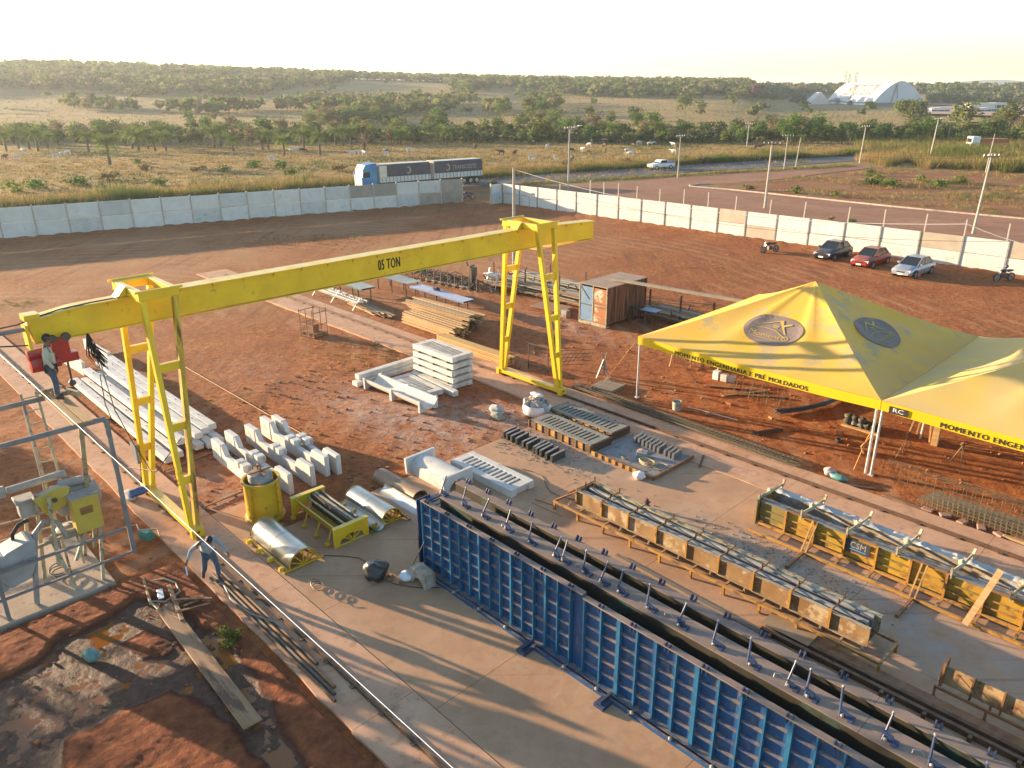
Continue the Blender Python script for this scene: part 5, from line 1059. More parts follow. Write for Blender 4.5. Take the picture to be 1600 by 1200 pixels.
mb = MB(); mb.blob((0, 0, .14), .2, 3, 12, 8, .15, (1.3, .9, .8)); mb.tube((.24, .05, .16), (.34, .07, .24), .04); mb.path([(-.1, 0, .28), (0, 0, .34), (.1, 0, .28)], .025); solo('green_jerrycan', 'green plastic jerrycan lying in the wet mud', 'jerrycan', mb, mat('jerry_green', (.03, .17, .14), (.2, .27, .25), 3, .4), -18.6, 3.1, .08, 10, smooth=50)
sack(-26.5, 6.75, .08, .30, 'crumpled pale cloth by the left crane rail, behind the mixer', mat('pale_cloth', (.42, .34, .3), (.5, .48, .45), 5, .9), 6, (1.4, .7, .4), 'cloth', 'cloth')
# stack of metal sheets in the left middle
cg = uvthing('steel_cage', 'rusty rebar cage frame standing alone on the red earth', 'steel cage', -39.2, 21.6, 0, 8)
for z in (.06, .75, 1.5):
    mb = MB()
    for a, b_ in (((-.6, -.5), (.6, -.5)), ((.6, -.5), (.6, .5)), ((.6, .5), (-.6, .5)), ((-.6, .5), (-.6, -.5))): mb.tube((*a, z), (*b_, z), .025, 5)
    obj('cage_ring', mb, rust, cg)
for x, y in ((-.6, -.5), (.6, -.5), (.6, .5), (-.6, .5), (0, -.5), (.05, .5)): mb = MB(); mb.tube((x, y, 0), (x, y, 1.65+.1*x), .03, 5); obj('cage_post', mb, rust, cg)
mb = MB(); mb.box(-.55, .55, -.45, .45, .05, .25); mb.box(-.2, .2, -.2, .2, .25, .7); obj('cage_load', mb, rust, cg)
# rebar bundle on the ground along the right strip
mb = MB(); random.seed(6)
for i in range(26):
    y = random.uniform(-.28, .28); z = .06+random.random()*.22; x0 = random.uniform(-.3, 0); mb.path([(x0, y, z), (6, y+.05*random.uniform(-1, 1), z+random.uniform(-.03, .03)), (11.3+random.uniform(-.3, .2), y, z)], .011, 4)
rb = solo('rebar_bundle', 'long bundle of thin steel bars lying along the right rail strip', 'rebar', mb, mesh_wire, -22.5, 26.1, .0, -1.5)
mb = MB()
for i in range(56): mb.box(.2*i, .2*i+.02, -.3, .3, .03, .3) if 0 else mb.path([(.2*i, -.29, .04), (.2*i, -.29, .28), (.2*i, .29, .28), (.2*i, .29, .04)], .008, 4)
obj('stirrup', mb, mesh_wire, rb)['kind'] = 'stuff'
def wiremesh(u, v, L, Wd, H, z, label, step=.25, rot=0):
    mb = MB()
    for i in range(int(L/step)+1):
        x = i*step; mb.path([(x, 0, 0), (x, 0, H), (x, Wd, H), (x, Wd, 0)], .009, 4)
    for y, q in ((0, 0), (0, H), (Wd, 0), (Wd, H), (Wd/2, H), (0, H/2), (Wd*.25, H), (Wd*.75, H)): mb.tube((0, y, q), (L, y, q), .009, 4)
    return solo('rebar_cage', label, 'rebar cage', mb, mesh_wire, u, v, z, rot)
wiremesh(-8.6, 27.5, 8, .5, .5, .02, 'open row of tall wire hoops standing below the tent pole', .3)
for k in range(5): wiremesh(-6.9+.1*k, 26.15+.22*(k % 3), 9, .34, .24, .02+.25*(k//3), ['nearest', 'second', 'third', 'upper near', 'upper far'][k]+' of the wire cages heaped by the right rail strip', .16)
for i in range(6): pbox('stone_rubble', 'pinkish broken concrete slab lump beside the wire cages', 'rubble', -6.5+i*.55, 26.0+.05*(i % 2), .0, .35, .25, .08, i*37, mat('pink_rubble', (.36, .2, .14)), 'rubble beside the wire cages', .02)
pbox('loose_board', 'pale pinkish board beside the right strip left of the wire cages', 'board', -7.2, 25.98, .0, 1.6, .2, .05, -3, wood_old); pbox('loose_board', 'bright new board at the right edge beside the wire cages', 'board', -3.4, 25.95, .02, 1.6, .16, .08, -2, wood)
sack(-10.0, 26.15, .0, .22, 'pinkish crumpled bag beside the tent pole foot', mat('pink_bag', (.55, .4, .36), None, 5, .6), 4); sack(-9.6, 26.0, .0, .24, 'teal plastic bag beside the pinkish one', mat('teal_bag', (.10, .28, .26), None, 5, .5), 9, (1.4, .7, .5))
pbox('loose_board', 'thin grey board lying by the teal bag', 'board', -8.9, 25.95, .0, 1.3, .06, .05, 28, wood_grey)
# clutter under and before the tents
pal = uvthing('pallet', 'grey wooden pallet lying on red earth near the first tent pole', 'pallet', -21.5, 27.2, .02, 4)
for i in range(8): mb = MB(); mb.box(-.6, .6, -.66+i*.17, -.54+i*.17, .12, .145); obj('slat', mb, wood_grey, pal)
for x in (-.55, 0, .55): mb = MB(); mb.box(x-.05, x+.05, -.66, .66, .0, .119); obj('bearer', mb, wood_grey, pal)
def trestle(u, v, h, L, label, rot=0, m=wood, top=True, z=0):
    t = uvthing('trestle', label, 'trestle', u, v, z, rot)
    for x in (-L/2, L/2):
        for s_ in (-1, 1): mb = MB(); mb.bar((x, s_*.32, 0), (x*.9, s_*.06, h), .06, .06); obj('leg', mb, m, t)
        mb = MB(); mb.bar((x*.96, -.25, h*.25), (x*.96, .25, h*.25), .03, .06); obj('brace', mb, m, t)
    if top: mb = MB(); mb.box(-L/2-.1, L/2+.1, -.12, .12, h, h+.05); obj('top_board', mb, m, t)
    return t
trestle(-20.8, 32.3, .95, .9, 'wooden work trestle with blue sheet under the left tent', 10); pbox('blue_board', 'small pale blue sheet lying on the work trestle', 'sheet', -20.8, 32.3, 1.005, 1.0, .7, .03, 10, sheet_blue)
pbox('work_board', 'bright board lying beside the white containers under the left tent', 'board', -19.3, 32.9, .75, 2.2, .3, .05, 20, wood); trestle(-19.4, 32.9, .72, .8, 'low trestle carrying the bright board', 20, wood_old, False)
for i, (u, v, m_) in enumerate(((-18.45, 32.0, white_plastic), (-18.05, 32.05, white_plastic), (-17.75, 32.2, mat('blue_white', (.5, .55, .66))))): pbox('white_container', ['left white plastic container under the left tent', 'middle white plastic container under the left tent', 'bluish white container at the right of the three'][i], 'container', u, v, .0, .32, .3, .45-.08*i, 8*i, m_)
pbox('white_post', 'short white stick upright behind the white containers', 'stick', -18.6, 32.3, 0, .05, .05, 1.3, 0, white_paint)
for i, (u, v, r, L) in enumerate(((-17.2, 31.4, 30, 2.6), (-16.4, 31.2, 60, 2.4), (-15.6, 31.5, 35, 2.2))): pbox('loose_board', ['dark board beside the white containers', 'dark board crossing the wire tangle under the tent', 'short board at the right of the wire tangle'][i], 'board', u, v, .03, L, .2, .05, r, wood_old)
mb = MB(); random.seed(12)
for i in range(46):
    x, y = random.uniform(-1.5, 1.5), random.uniform(-.6, .6); mb.path([(x, y, .0), (x+random.uniform(-.15, .15), y+random.uniform(-.1, .1), random.uniform(.4, .95))], .008, 4)
solo('wire_tangle', 'thicket of thin upright starter bars under the left tent valance', 'rebar', mb, mesh_wire, -15.6, 31.0, 0)
mb = MB(); mb.tube((0, 0, .42), (-.1, -.1, .0), .02); st_ = uvthing('steel_stand', 'pale grey tripod stand with forked top between crane leg and pallet', 'stand', -22.6, 28.2, 0, 0)
for a in (0, 2.1, 4.2): mb = MB(); mb.bar((.35*math.cos(a), .35*math.sin(a), 0), (0, 0, .95), .07, .05); obj('leg', mb, greysteel, st_)
mb = MB(); mb.rbox((0, 0, .5), (.36, .06, .06), .6); mb.path([(-.1, 0, .95), (-.14, 0, 1.3)], .02); mb.path([(.06, .02, .95), (.16, .02, 1.35)], .02); obj('fork', mb, greysteel, st_)
bm_ = uvthing('bent_rebar_panel', 'leaning panel of bent rebar ladders left of the grey stand', 'rebar panel', -24.6, 28.0, 0, 30)
for i in range(7): mb = MB(); mb.path([(-.9+i*.25, 0, .0+.1*i), (-.5+i*.25, .1, .9+.02*i)], .018, 5); obj('bar', mb, mesh_wire, bm_)
for i in range(5): mb = MB(); mb.path([(-1.0+.1*i, .02*i, .1+.2*i), (1.0+.05*i, .02*i, .35+.2*i)], .018, 5); obj('cross_bar', mb, mesh_wire, bm_)
gf = uvthing('steel_gate_frame', 'dark steel hurdle frame behind the right crane leg', 'steel frame', -25.6, 26.6, 0, 4)
for a, b_ in (((-.65, 0, 0), (-.65, 0, 1.35)), ((.65, 0, 0), (.65, 0, 1.35)), ((-.65, 0, 1.35), (.65, 0, 1.35)), ((-.65, 0, .75), (.65, 0, .75)), ((-.65, 0, .2), (.65, 0, .2))): mb = MB(); mb.bar(a, b_, .04, .04); obj('frame_bar', mb, steel_dark, gf)
mb = MB(); mb.lathe([(.19, 0), (.21, .38), (.22, .40), (.19, .40), (.17, .1)], 16); solo('paint_bucket', 'splashed grey-green bucket on the red earth in front of the left tent', 'bucket', mb, mat('bucket', (.25, .27, .2), (.45, .43, .36), 6, .6), -17.62, 27.35, 0, smooth=40)
pbox('white_stick', 'long thin white stick lying on the red earth before the left tent', 'stick', -16.2, 28.0, .04, 2.4, .03, .03, 6, white_paint)
for i, (px, py) in enumerate(((1139, 633), (1107, 649), (1165, 673), (1205, 655))):
    w = G(px, py); u, v = uv_of(w); pbox('brick_piece', ['broken orange brick farthest from the right strip', 'small brick fragment left of the others', 'pale orange brick nearest the right strip', 'brick fragment right of the others'][i], 'brick', u, v, .02, .26, .14, .1, i*50, brick)
mb = MB(); random.seed(17)
for i in range(14): y = random.uniform(-.16, .16); z = random.uniform(.03, .2); mb.path([(0+random.uniform(-.1, .1), y, z), (1.3, y*.8+.15, z), (2.6, y*.8+.55, z), (3.8+random.uniform(-.2, .2), y+1.2, z)], .028, 5)
solo('conduit_bundle', 'bundle of dark blue-grey flexible pipes lying under the tent edge', 'pipe bundle', mb, mat('conduit', (.035, .045, .07), (.07, .08, .11), 4, .45), -14.15, 30.0, .02, 55)
mb = MB(); mb.path([(0, 0, .02), (1.4, .05, .02)], .03, 4); mb.path([(.0, .12, .02), (1.3, .16, .02)], .03, 4); mb.path([(.1, -.12, .02), (1.35, -.05, .02)], .03, 4); solo('iron_bars', 'three short dark bars lying on the red earth before the conduit bundle', 'rods', mb, steel_dark, -13.8, 27.4, .02, 62)
pb = uvthing('sack_pile', 'pile of dark round cement sacks on a plank beside the tent pole', 'sacks', -10.9, 31.3, 0, 0); mb = MB(); mb.box(-.75, .75, -.45, -.2, 0, .09); obj('plank', mb, wood, pb); random.seed(3)
for i in range(13): mb = MB(); mb.blob((0, 0, 0), .2, i, 10, 7, .2, (1, .9, .75)); obj('sack', mb, mat('dark_sack', (.09, .085, .05), (.03, .03, .03), 4, .6), pb, 50, loc=(-.55+.27*(i % 5), -.2+.28*((i//5) % 2), .2+.2*(i//10)))
wt = uvthing('timber_tower', 'tall wooden workbench tower with dark shelf under the right tent', 'workbench', -8.7, 32.0, 0, 4)
for x, y, x2, m_ in ((-.55, -.3, -.25, wood), (-.35, .3, -.2, wood), (.3, -.3, .15, wood), (.5, .3, .45, wood)): mb = MB(); mb.bar((x, y, 0), (x2, y, 1.75), .09, .06); obj('leg', mb, m_, wt)
mb = MB(); mb.box(.38, .62, -.5, -.25, 0, 1.8); obj('thick_post', mb, wood, wt); mb = MB(); mb.box(-.5, .5, -.35, .35, 1.2, 1.26); mb.box(.3, 1.1, -.4, .2, 1.1, 1.14); obj('shelf', mb, steel_dark, wt)
mb = MB(); mb.tube((-.1, -.1, 0), (-.05, -.1, 1.7), .04); mb.tube((.25, -.15, .2), (.25, -.15, 1.7), .03); obj('white_pipe', mb, white_pole, wt)
ts = uvthing('tripod_stand', 'thin rusty tripod with round head under the right tent edge', 'tripod', -8.6, 29.6, 0)
for a in (0, 2.1, 4.2): mb = MB(); mb.tube((.4*math.cos(a), .4*math.sin(a), 0), (0, 0, 1.0), .012, 5); obj('leg', mb, mesh_wire, ts)
mb = MB(); mb.blob((0, 0, 1.05), .08, 1); obj('head', mb, rust_dark, ts)
ts2 = copy_tree(ts, W(-6.8, 30.0, 0), A+1, 'thin rusty tripod farther right under the tent')
mb = MB(); mb.lathe([(.12, .0), (.16, .05), (.16, .1), (.12, .14), (.07, .12), (.07, .02)], 14, cap=False); solo('small_tyre', 'small black ring lying left of the tent pole', 'ring', mb, rubber, -11.0, 29.2, 0, smooth=40)
pbox('toolbox_brick', 'orange block with white scrap left of the tent pole', 'brick', -11.3, 29.9, 0, .3, .2, .2, 10, brick)
# scattered stones and clods on the yard, nobody could count them
mb = MB(); random.seed(77)
for i in range(2150):
    if i < 1100: u, v = random.uniform(-34, 2), random.uniform(25.9, 44)
    elif i < 1850: u, v = random.uniform(-34, -20.8), random.uniform(8.4, 23)
    else: u, v = random.uniform(-26, -8), random.uniform(-3, 6.3)
    w = W(u, v); s_ = random.choice((.02, .03, .03, .045, .07)); mb.blob((w.x, w.y, yard_h(w.x, w.y)+s_*.3+(.05 if v < 6.3 else 0)), s_, i, 5, 3, .4, (1.2, 1, .7))
tag(obj('earth_clods', mb, mat('clod', (.25, .085, .035), (.33, .14, .07), 3, .95)), 'small earth clods and stones strewn on the red earth', 'stones', kind='stuff')
mb = MB(); random.seed(78)
for i in range(900):
    k = i % 3; cu, cv, su, sv = ((-19.4, 20.6, 1.6, .55), (-9.2, 19.7, 1.6, .35), (-18.9, 19.5, 1.6, .4))[k]; u, v = random.gauss(cu, su), random.gauss(cv, sv)
    if not (-20.8 < u < 3 and 17.7 < v < 20.7) and not (k == 0 and 19 < v < 21): continue
    w = W(u, v); s_ = random.choice((.012, .02, .03)); mb.blob((w.x, w.y, .06+s_*.4), s_, i, 5, 3, .4, (1.2, 1, .6))
tag(obj('cement_crumbs', mb, mat('grey_crumb', (.30, .28, .25), (.16, .15, .13), 3, .9)), 'grey cement crumbs scattered on the casting slab', 'crumbs', kind='stuff')
# ---------------------------------------------------------------- back-of-yard stores
ct = uvthing('rusty_container', 'rusty corrugated container with one blue and one orange door', 'container', -28.9, 36.75, .12, 1)
LX, LY, HZ = 2.15, 4.0, 2.35
mb = MB(); mb.box(-LX/2, LX/2, -LY/2, LY/2, HZ, HZ+.05); obj('roof', mb, mat('container_roof', (.30, .20, .13), (.38, .26, .18), 1, .8, bump=.15), ct)
for x0, s_ in ((LX/2-.02, 1), (-LX/2+.02, -1)):
    mb = MB(); n = 15; pts = []
    for i in range(n*2+1): y = -LY/2+.04+(LY-.08)*i/(n*2); pts.append((y, .0 if i % 2 else .085))
    vv = []; 
    for y, o_ in pts: vv += [(x0+s_*o_*-1, y, .05), (x0+s_*o_*-1, y, HZ-.01)]
    mb.add(vv, [(2*i, 2*i+2, 2*i+3, 2*i+1) for i in range(len(pts)-1)]); obj('corrugated_side', mb, mat('corrugated_rust', (.07, .028, .016), (.30, .125, .055), 1.2, .75, bump=.3, stretch=(1, 8, .25), stain=(.05, .025, .018), stainsc=1.5, stainamt=.4), ct)
mb = MB(); mb.box(-LX/2, LX/2, LY/2-.03, LY/2, .05, HZ-.002); obj('back_wall', mb, rust, ct)
mb = MB(); mb.box(-LX/2+.08, -.03, -LY/2-.01, -LY/2+.02, .12, HZ-.1); dr = obj('door', mb, mat('worn_blue_door', (.10, .20, .33), (.16, .25, .36), 1.5, .6, bump=.1, stain=(.30, .31, .30), stainsc=1.5, stainamt=.25), ct); dr['label'] = 'worn blue door'
mb = MB(); mb.box(-LX/2+.1, -.05, -LY/2-.03, -LY/2-.012, 1.1, 1.16); mb.bar((-LX/2+.1, -LY/2-.02, 2.2), (-.3, -LY/2-.02, 1.5), .02, .05); obj('door_bar', mb, steel_dark, dr)
mb = MB(); mb.box(.03, LX/2-.08, -LY/2-.01, -LY/2+.02, .12, HZ-.1); dr = obj('door', mb, mat('worn_orange_door', (.36, .13, .035), (.28, .10, .03), 1.6, .7, bump=.1, stain=(.52, .44, .32), stainsc=1.6, stainamt=.35), ct); dr['label'] = 'rusty orange door with pale patches'
mb = MB(); mb.box(.05, LX/2-.1, -LY/2-.03, -LY/2-.012, 1.08, 1.12); mb.box(.05, LX/2-.1, -LY/2-.03, -LY/2-.012, 1.3, 1.33); obj('door_bar', mb, steel_dark, dr)
mb = MB()
for x in (-LX/2+.03, 0, LX/2-.03): mb.box(x-.03, x+.03, -LY/2-.03, -LY/2+.03, .0, HZ-.002)
mb.box(-LX/2, LX/2, -LY/2-.04, -LY/2+.04, -.1, .1); obj('door_frame', mb, cream_steel, ct)
for x in (-.9, .9):
    for y in (-1.8, 1.8): mb = MB(); mb.box(x-.15, x+.15, y-.15, y+.15, -.12, -.02); obj('block_foot', mb, concrete2, ct)
def pile(u, v, z, L, Wd, H, n, label, m=wood, rot=0, thick=.06, name='timber_stack', jit=.25, wdt=.16, pn='board', spacers=True):
    t = uvthing(name, label, 'stack', u, v, z, rot); lay = max(1, int(H/(thick+.015))); per = max(1, int(n/lay))
    for k in range(lay):
        for i in range(per):
            y = -Wd/2+Wd*(i+.5)/per+random.uniform(-.02, .02); l2 = L/2*random.uniform(1-jit*.25, 1); dx = random.uniform(-jit, jit)*.5; mb = MB(); mb.box(-l2, l2, -wdt/2, wdt/2, 0, thick*random.uniform(.8, 1)); obj(pn, mb, m[i % len(m)] if isinstance(m, list) else m, t, loc=(dx, y, k*(thick+.015)), rot=(0, 0, R(random.uniform(-1, 1)*jit*2)))
    return t
random.seed(41)
pile(-34.9, 27.3, .1, 5.2, 1.5, .75, 40, 'front stack of rough timber battens beside the pale strip', wood, -1, .07, jit=.5, wdt=.13)
pile(-36.2, 28.9, .5, 6.2, 1.5, .45, 26, 'long stack of planed boards just behind the rough battens', [wood, wood, wood_grey], 1, .07, jit=.6, wdt=.17)
pile(-36.2, 28.9, .05, 5.6, 1.3, .4, 15, 'dark low timber under the planed boards', [wood_grey, wood_old], 1, .09, jit=.6, wdt=.15)
pile(-29.9, 25.98, .08, 5.8, .62, .5, 18, 'long neat stack of ochre planks reaching the right crane leg', mat('ochre_plank', (.50, .31, .10), (.42, .25, .08), 2, .75, bump=.2, stretch=(.5, 5, 5), var=.15), 0, .08, jit=.15, wdt=.2)
pile(-41.3, 27.0, .05, 4.2, .9, .25, 12, 'scattered heap of short weathered timber', [wood, wood_old, wood_grey], -6, .07, jit=1.6, wdt=.12)
def corr(u, v, z, L, Wd, label, m, rot=0, trest=True, n=1, cat='sheets'):
    t = uvthing('sheet_stack', label, cat, u, v, z, rot)
    for k in range(n):
        mb = MB(); w_ = 14
        mb.grid(lambda a, b_: (-L/2+L*a, -Wd/2+Wd*b_, .04*(int(b_*w_+.5) % 2)+k*.05+.02*math.sin(a*6)), 6, w_); obj('sheet', mb, m, t)
    if trest:
        for x in (-L*.4, 0, L*.4):
            for y in (-Wd*.4, Wd*.4): mb = MB(); mb.tube((x, y, -z), (x, y, -.01), .04, 6); obj('leg', mb, steel_dark, t)
            mb = MB(); mb.bar((x, -Wd/2, -.05), (x, Wd/2, -.05), .06, .06); obj('cross_bar', mb, steel_dark, t)
    return t
corr(-39.0, 31.1, .8, 5.8, .95, 'long stack of pale blue profiled sheets on low trestles', mat('blue_profile', (.26, .31, .42), (.33, .37, .46), 2, .4, .3), -1, n=3)
corr(-44.3, 31.4, 1.0, 4.2, 1.3, 'grey-green sheets on a dark trestle behind the girder', mat('green_grey_sheet', (.20, .24, .22), (.28, .31, .28), 2, .4, .3), 0)
corr(-46.0, 28.2, .95, 6.0, 1.2, 'grey-green profile sheets on a pale rack beside the strip', mat('green_grey_sheet', (.20, .24, .22), (.28, .31, .28), 2, .4, .3), -2, n=3)
sack(-39.6, 31.2, .95, .24, 'crumpled dark blue cloth on the pale blue sheets', mat('navy_cloth', (.02, .03, .12), None, 5, .8), 5, (1.4, .8, .5), 'cloth', 'cloth')
sr = uvthing('pipe_rack', 'low white-legged rack of pale steel tubes beside the strip', 'rack', -45.0, 27.0, 0, -2)
for i in range(9): mb = MB(); mb.bar((-3, -.5+.12*i, .45+.05*(i % 3)), (3, -.5+.12*i, .45+.05*(i % 2)), .05, .07); obj('tube', mb, [greysteel, white_pole, galv][i % 3], sr)
for x in (-2.6, 0, 2.8): mb = MB(); mb.bar((x, -.7, 0), (x+.1, -.1, .75), .06, .05); mb.bar((x, .6, 0), (x+.1, .0, .75), .06, .05); mb.bar((x, -.6, .38), (x, .6, .38), .05, .05); obj('rack_leg', mb, white_pole, sr)
# storage racks with long profiles behind the right crane legs
def rack(u, v, L, label, n, m, rot=0, h=1.0, wd=.9):
    t = uvthing('storage_rack', label, 'rack', u, v, 0, rot)
    for q in range(4):
        x = -L*.46+L*.92*q/3; mb = MB(); mb.bar((x, 0, 0), (x, 0, h+.75), .09, .09); mb.bar((x, -wd, .12), (x, wd, .12), .1, .1); mb.bar((x, -wd*.9, h*.62), (x, wd*.9, h*.62), .08, .08); mb.bar((x, -wd*.9, h*.62), (x, -wd*1.15, h*.62+.35), .06, .06); mb.bar((x, wd*.9, h*.62), (x, wd*1.15, h*.62+.35), .06, .06); mb.bar((x, -wd*1.0, .15), (x, -wd*1.25, .5), .06, .06); obj('rack_arm', mb, rust_dark, t)
    for i in range(n):
        s_ = 1 if i % 2 else -1; y = s_*(.12+.7*((i//2) % 5)/5*wd+random.uniform(0, .05)); z = (h*.62+.06+.05*((i//10))) if i < n*.6 else .2+.05*(i % 3); l2 = L/2*random.uniform(.8, 1.05); mb = MB(); mb.box(-l2, l2, -.06, .06, 0, .045); obj('profile', mb, m[i % len(m)], t, loc=(random.uniform(-.4, .4), y, z))
    return t
random.seed(5); prof = mat('pale_profile', (.36, .32, .22), (.28, .25, .18), 2, .6, .2, var=.2)
rack(-35.9, 37.6, 10.5, 'long storage rack of pale steel profiles between the crane legs and the container', 26, [prof, prof, rust, wood_grey], 1)
rack(-35.5, 39.8, 11, 'farther storage rack of steel profiles behind the first', 22, [prof, wood_grey, prof], 0)
rack(-24.2, 38.9, 7.5, 'storage rack of dark profiles right of the container', 18, [rust_dark, rust, prof], 0)
mb = MB(); mb.box(-5.2, 5.2, -.12, .12, 0, .14); solo('long_profile', 'very long grey-brown profile lying across the container roof towards the tent', 'beam', mb, mat('tan_profile', (.30, .25, .17), (.24, .2, .14), 2, .6), -23.6, 37.0, 2.56, 6)
mb = MB(); mb.box(-1.2, 1.2, -.8, .8, 0, .03); solo('brown_sheet', 'flat brown sheet leaning low at the rack end left of the container', 'sheet', mb, mat('brown_sheet', (.32, .17, .09)), -33.0, 35.5, .25, 5)
pbox('pale_block', 'small pile of pale blocks left of the container foot', 'blocks', -31.3, 35.0, 0, .5, .4, .45, 0, concrete2)
tb = trestle(-27.2, 37.2, .9, 1.2, 'dark work table against the shaded container side', 5, steel_dark); pbox('grey_sheet', 'grey sheet lying on the dark work table', 'sheet', -26.4, 37.3, .955, 1.1, .8, .03, 5, sheet_blue)
# rebar stock with stakes behind the girder
rs = uvthing('rebar_stock', 'dark piles of bent reinforcing steel held by upright stakes, seen under the girder', 'rebar stock', -44.5, 35.6, 0, 6)
random.seed(19)
for i in range(70):
    x = random.uniform(-4.2, 3.5); mb = MB(); r = random.uniform(.15, .5); y = random.uniform(-.5, .5); mb.path([(x, y-r, .1+random.random()*.3), (x+.5, y, .3+r), (x+1.5, y+r*.3, .15+r*.8), (x+2, y-.2, .1)], .03, 4); obj('bent_bar', mb, steel_dark if i % 3 else mesh_wire, rs)
for i in range(13): x = -4.3+i*.72; mb = MB(); mb.tube((x, -.8, 0), (x, -.8, 1.2), .035, 5); mb.box(x-.15, x+.1, -.95, -.75, 0, .08); obj('stake', mb, mesh_wire, rs)
mb = MB(); mb.box(-1, 3.4, -.75, -.6, .1, .2); obj('long_bar', mb, concrete2, rs); mb = MB(); mb.box(3.2, 3.4, -.3, .3, 0, 1.5); mb.rbox((3.2, 0, 1.6), (.12, .7, .12), .4); mb.tube((3.0, -.2, 1.6), (2.85, -.25, 2.0), .05); obj('bending_machine', mb, steel_dark, rs)
ch = uvthing('folding_ladder', 'white aluminium folding ladder draped with plastic beside the rebar stock', 'ladder', -39.9, 36.7, 0, 0)
for s_ in (-.55, .55): mb = MB(); mb.bar((s_, -.35, 0), (s_*.8, .1, 1.5), .05, .05); mb.bar((s_*1.2, .6, 0), (s_*.8, .1, 1.5), .05, .05); obj('stile', mb, white_pole, ch)
for z in (.15, .5, .85, 1.2): mb = MB(); mb.bar((-.55+.1*z, -.35+.3*z, z), (.55-.1*z, -.35+.3*z, z), .04, .03); obj('rung', mb, white_pole, ch)
mb = MB(); mb.blob((-.3, 0, 1.0), .4, 3, 12, 8, .3, (1.4, .6, .4)); mb.tube((1.2, .4, .2), (.3, .3, 1.3), .03); obj('plastic_sheet', mb, white_plastic, ch, 50)

# ---------------------------------------------------------------- mixer, its frame and platform
mx = uvthing('mixer_frame', 'grey angle-steel frame with plank deck above the concrete mixer', 'steel frame', -24, 4, .17)
O6 = (-24, 4, .17); t6 = lambda: MB(O6); ZT = 5.15
A1, A0, B1, B0 = (-24.6, 5.24), (-24.6, -2), (-21.72, 5.34), (-21.72, -2)
mb = t6(); mb.bar((A0[0], A0[1], ZT-.07), (A1[0], A1[1]+.1, ZT-.07), .05, .14); obj('top_beam', mb, greyframe, mx); mb = t6(); mb.bar((B0[0], B0[1], ZT-.07), (B1[0], B1[1], ZT-.07), .05, .14); obj('top_beam', mb, greyframe, mx)
mb = t6(); mb.bar((B1[0]+.0, B1[1], ZT-.15), (B1[0], B1[1], .72), .12, .08, (1, 0, 0)); obj('post', mb, greyframe, mx)
mb = t6(); mb.bar((B1[0], 1.98, ZT-.15), (B1[0], 1.98, .17), .1, .08, (1, 0, 0)); obj('post', mb, greyframe, mx)
mb = t6(); mb.bar((-21.75, 4.70, ZT-.15), (-22.9, 4.75, 2.6), .12, .06, (1, 0, 0)); obj('post', mb, cream_steel, mx)
mb = t6(); mb.bar((A1[0], 4.0, ZT-.15), (A1[0], 4.0, .17), .08, .08, (1, 0, 0)); obj('post', mb, greyframe, mx)
mb = t6(); mb.bar((-21.72, 1.9, .8), (-21.72, 5.34, .8), .06, .06); mb.bar((-21.72, -2, .8), (-21.72, 1.9, .8), .06, .06); obj('lower_rail', mb, greyframe, mx)
mb = t6(); mb.bar((-21.72, -2, 1.62), (-21.72, 5.2, 1.62), .07, .07); obj('upper_rail', mb, greyframe, mx)
for i, v in enumerate((4.62, 4.88)): mb = t6(); mb.box(-24.7, -21.6, v-.12, v+.115, ZT+.002, ZT+.045); o = obj('deck_plank', mb, wood, mx)
mb = t6(); mb.bar((-24.72, 4.35, ZT+.1), (-24.72, 5.1, ZT+.1), .06, .1); mb.bar((-24.6, 5.2, ZT-.02), (-24.1, 5.35, ZT-.02), .1, .16); obj('deck_end', mb, cream_steel, mx)
ld = uvthing('ladder', 'cream steel ladder leaning on the plank deck by the man', 'ladder', -24.75, 4.4, .17)
O7 = (-24.75, 4.4, .17)
for s_, w in ((0, 4.02), (1, 4.42)): mb = MB(O7); mb.bar((-24.78, w, ZT+.15), (-23.1, w-.15, .2), .07, .05); obj('stile', mb, cream_steel, ld)
for i in range(13): t = i/13; mb = MB(O7); a = Vector((-24.78, 4.05, ZT+.0)).lerp(Vector((-23.1, 3.9, .4)), t); mb.bar(a, a+Vector((0, .36, 0)), .035, .035); obj('rung', mb, cream_steel, ld)
mm_ = uvthing('concrete_mixer', 'old cream and grey concrete batching mixer with yellow motor cabinet', 'concrete mixer', -23, 4, .17)
O8 = (-23, 4, .17); t8 = lambda: MB(O8)
mb = t8(); mb.box(-22.75, -22.28, 4.15, 4.86, 1.62, 2.72); cb = obj('motor_cabinet', mb, mat('cabinet_yellow', (.50, .36, .05), (.42, .30, .05), 2, .5, bump=.1, dust=(.33, .31, .29), dustamt=1.0), mm_, bevel=.015)
mb = t8(); mb.box(-22.78, -22.25, 4.12, 4.89, 2.722, 2.75); obj('cabinet_lid', mb, grey_mixer, cb)
mb = t8(); mb.box(-22.278, -22.272, 4.32, 4.66, 2.18, 2.42); lb = obj('cabinet_label', mb, mat('brown_label', (.30, .14, .02), (.22, .10, .02), 12, .6), cb)
mb = t8(); [mb.box(-22.271, -22.269, 4.36, 4.62-.04*(q%2), 2.21+.04*q, 2.225+.04*q) for q in range(4)]; obj('faded_print', mb, rust_dark, lb)
mb = t8(); mb.lathe([(.22, -.62), (.42, -.5), (.5, -.1), (.5, .25), (.38, .55), (.2, .62)], 20, (-23.2, 4.5, 2.35), 'y'); obj('drum', mb, grey_mixer, mm_, 40)
mb = t8(); mb.prism([(3.35, 2.9), (4.0, 3.05), (4.3, 2.95), (4.1, 2.45), (3.6, 2.3)], -22.95, -22.7, 'x'); obj('gear_housing', mb, cb.data.materials[0], mm_, bevel=.01)
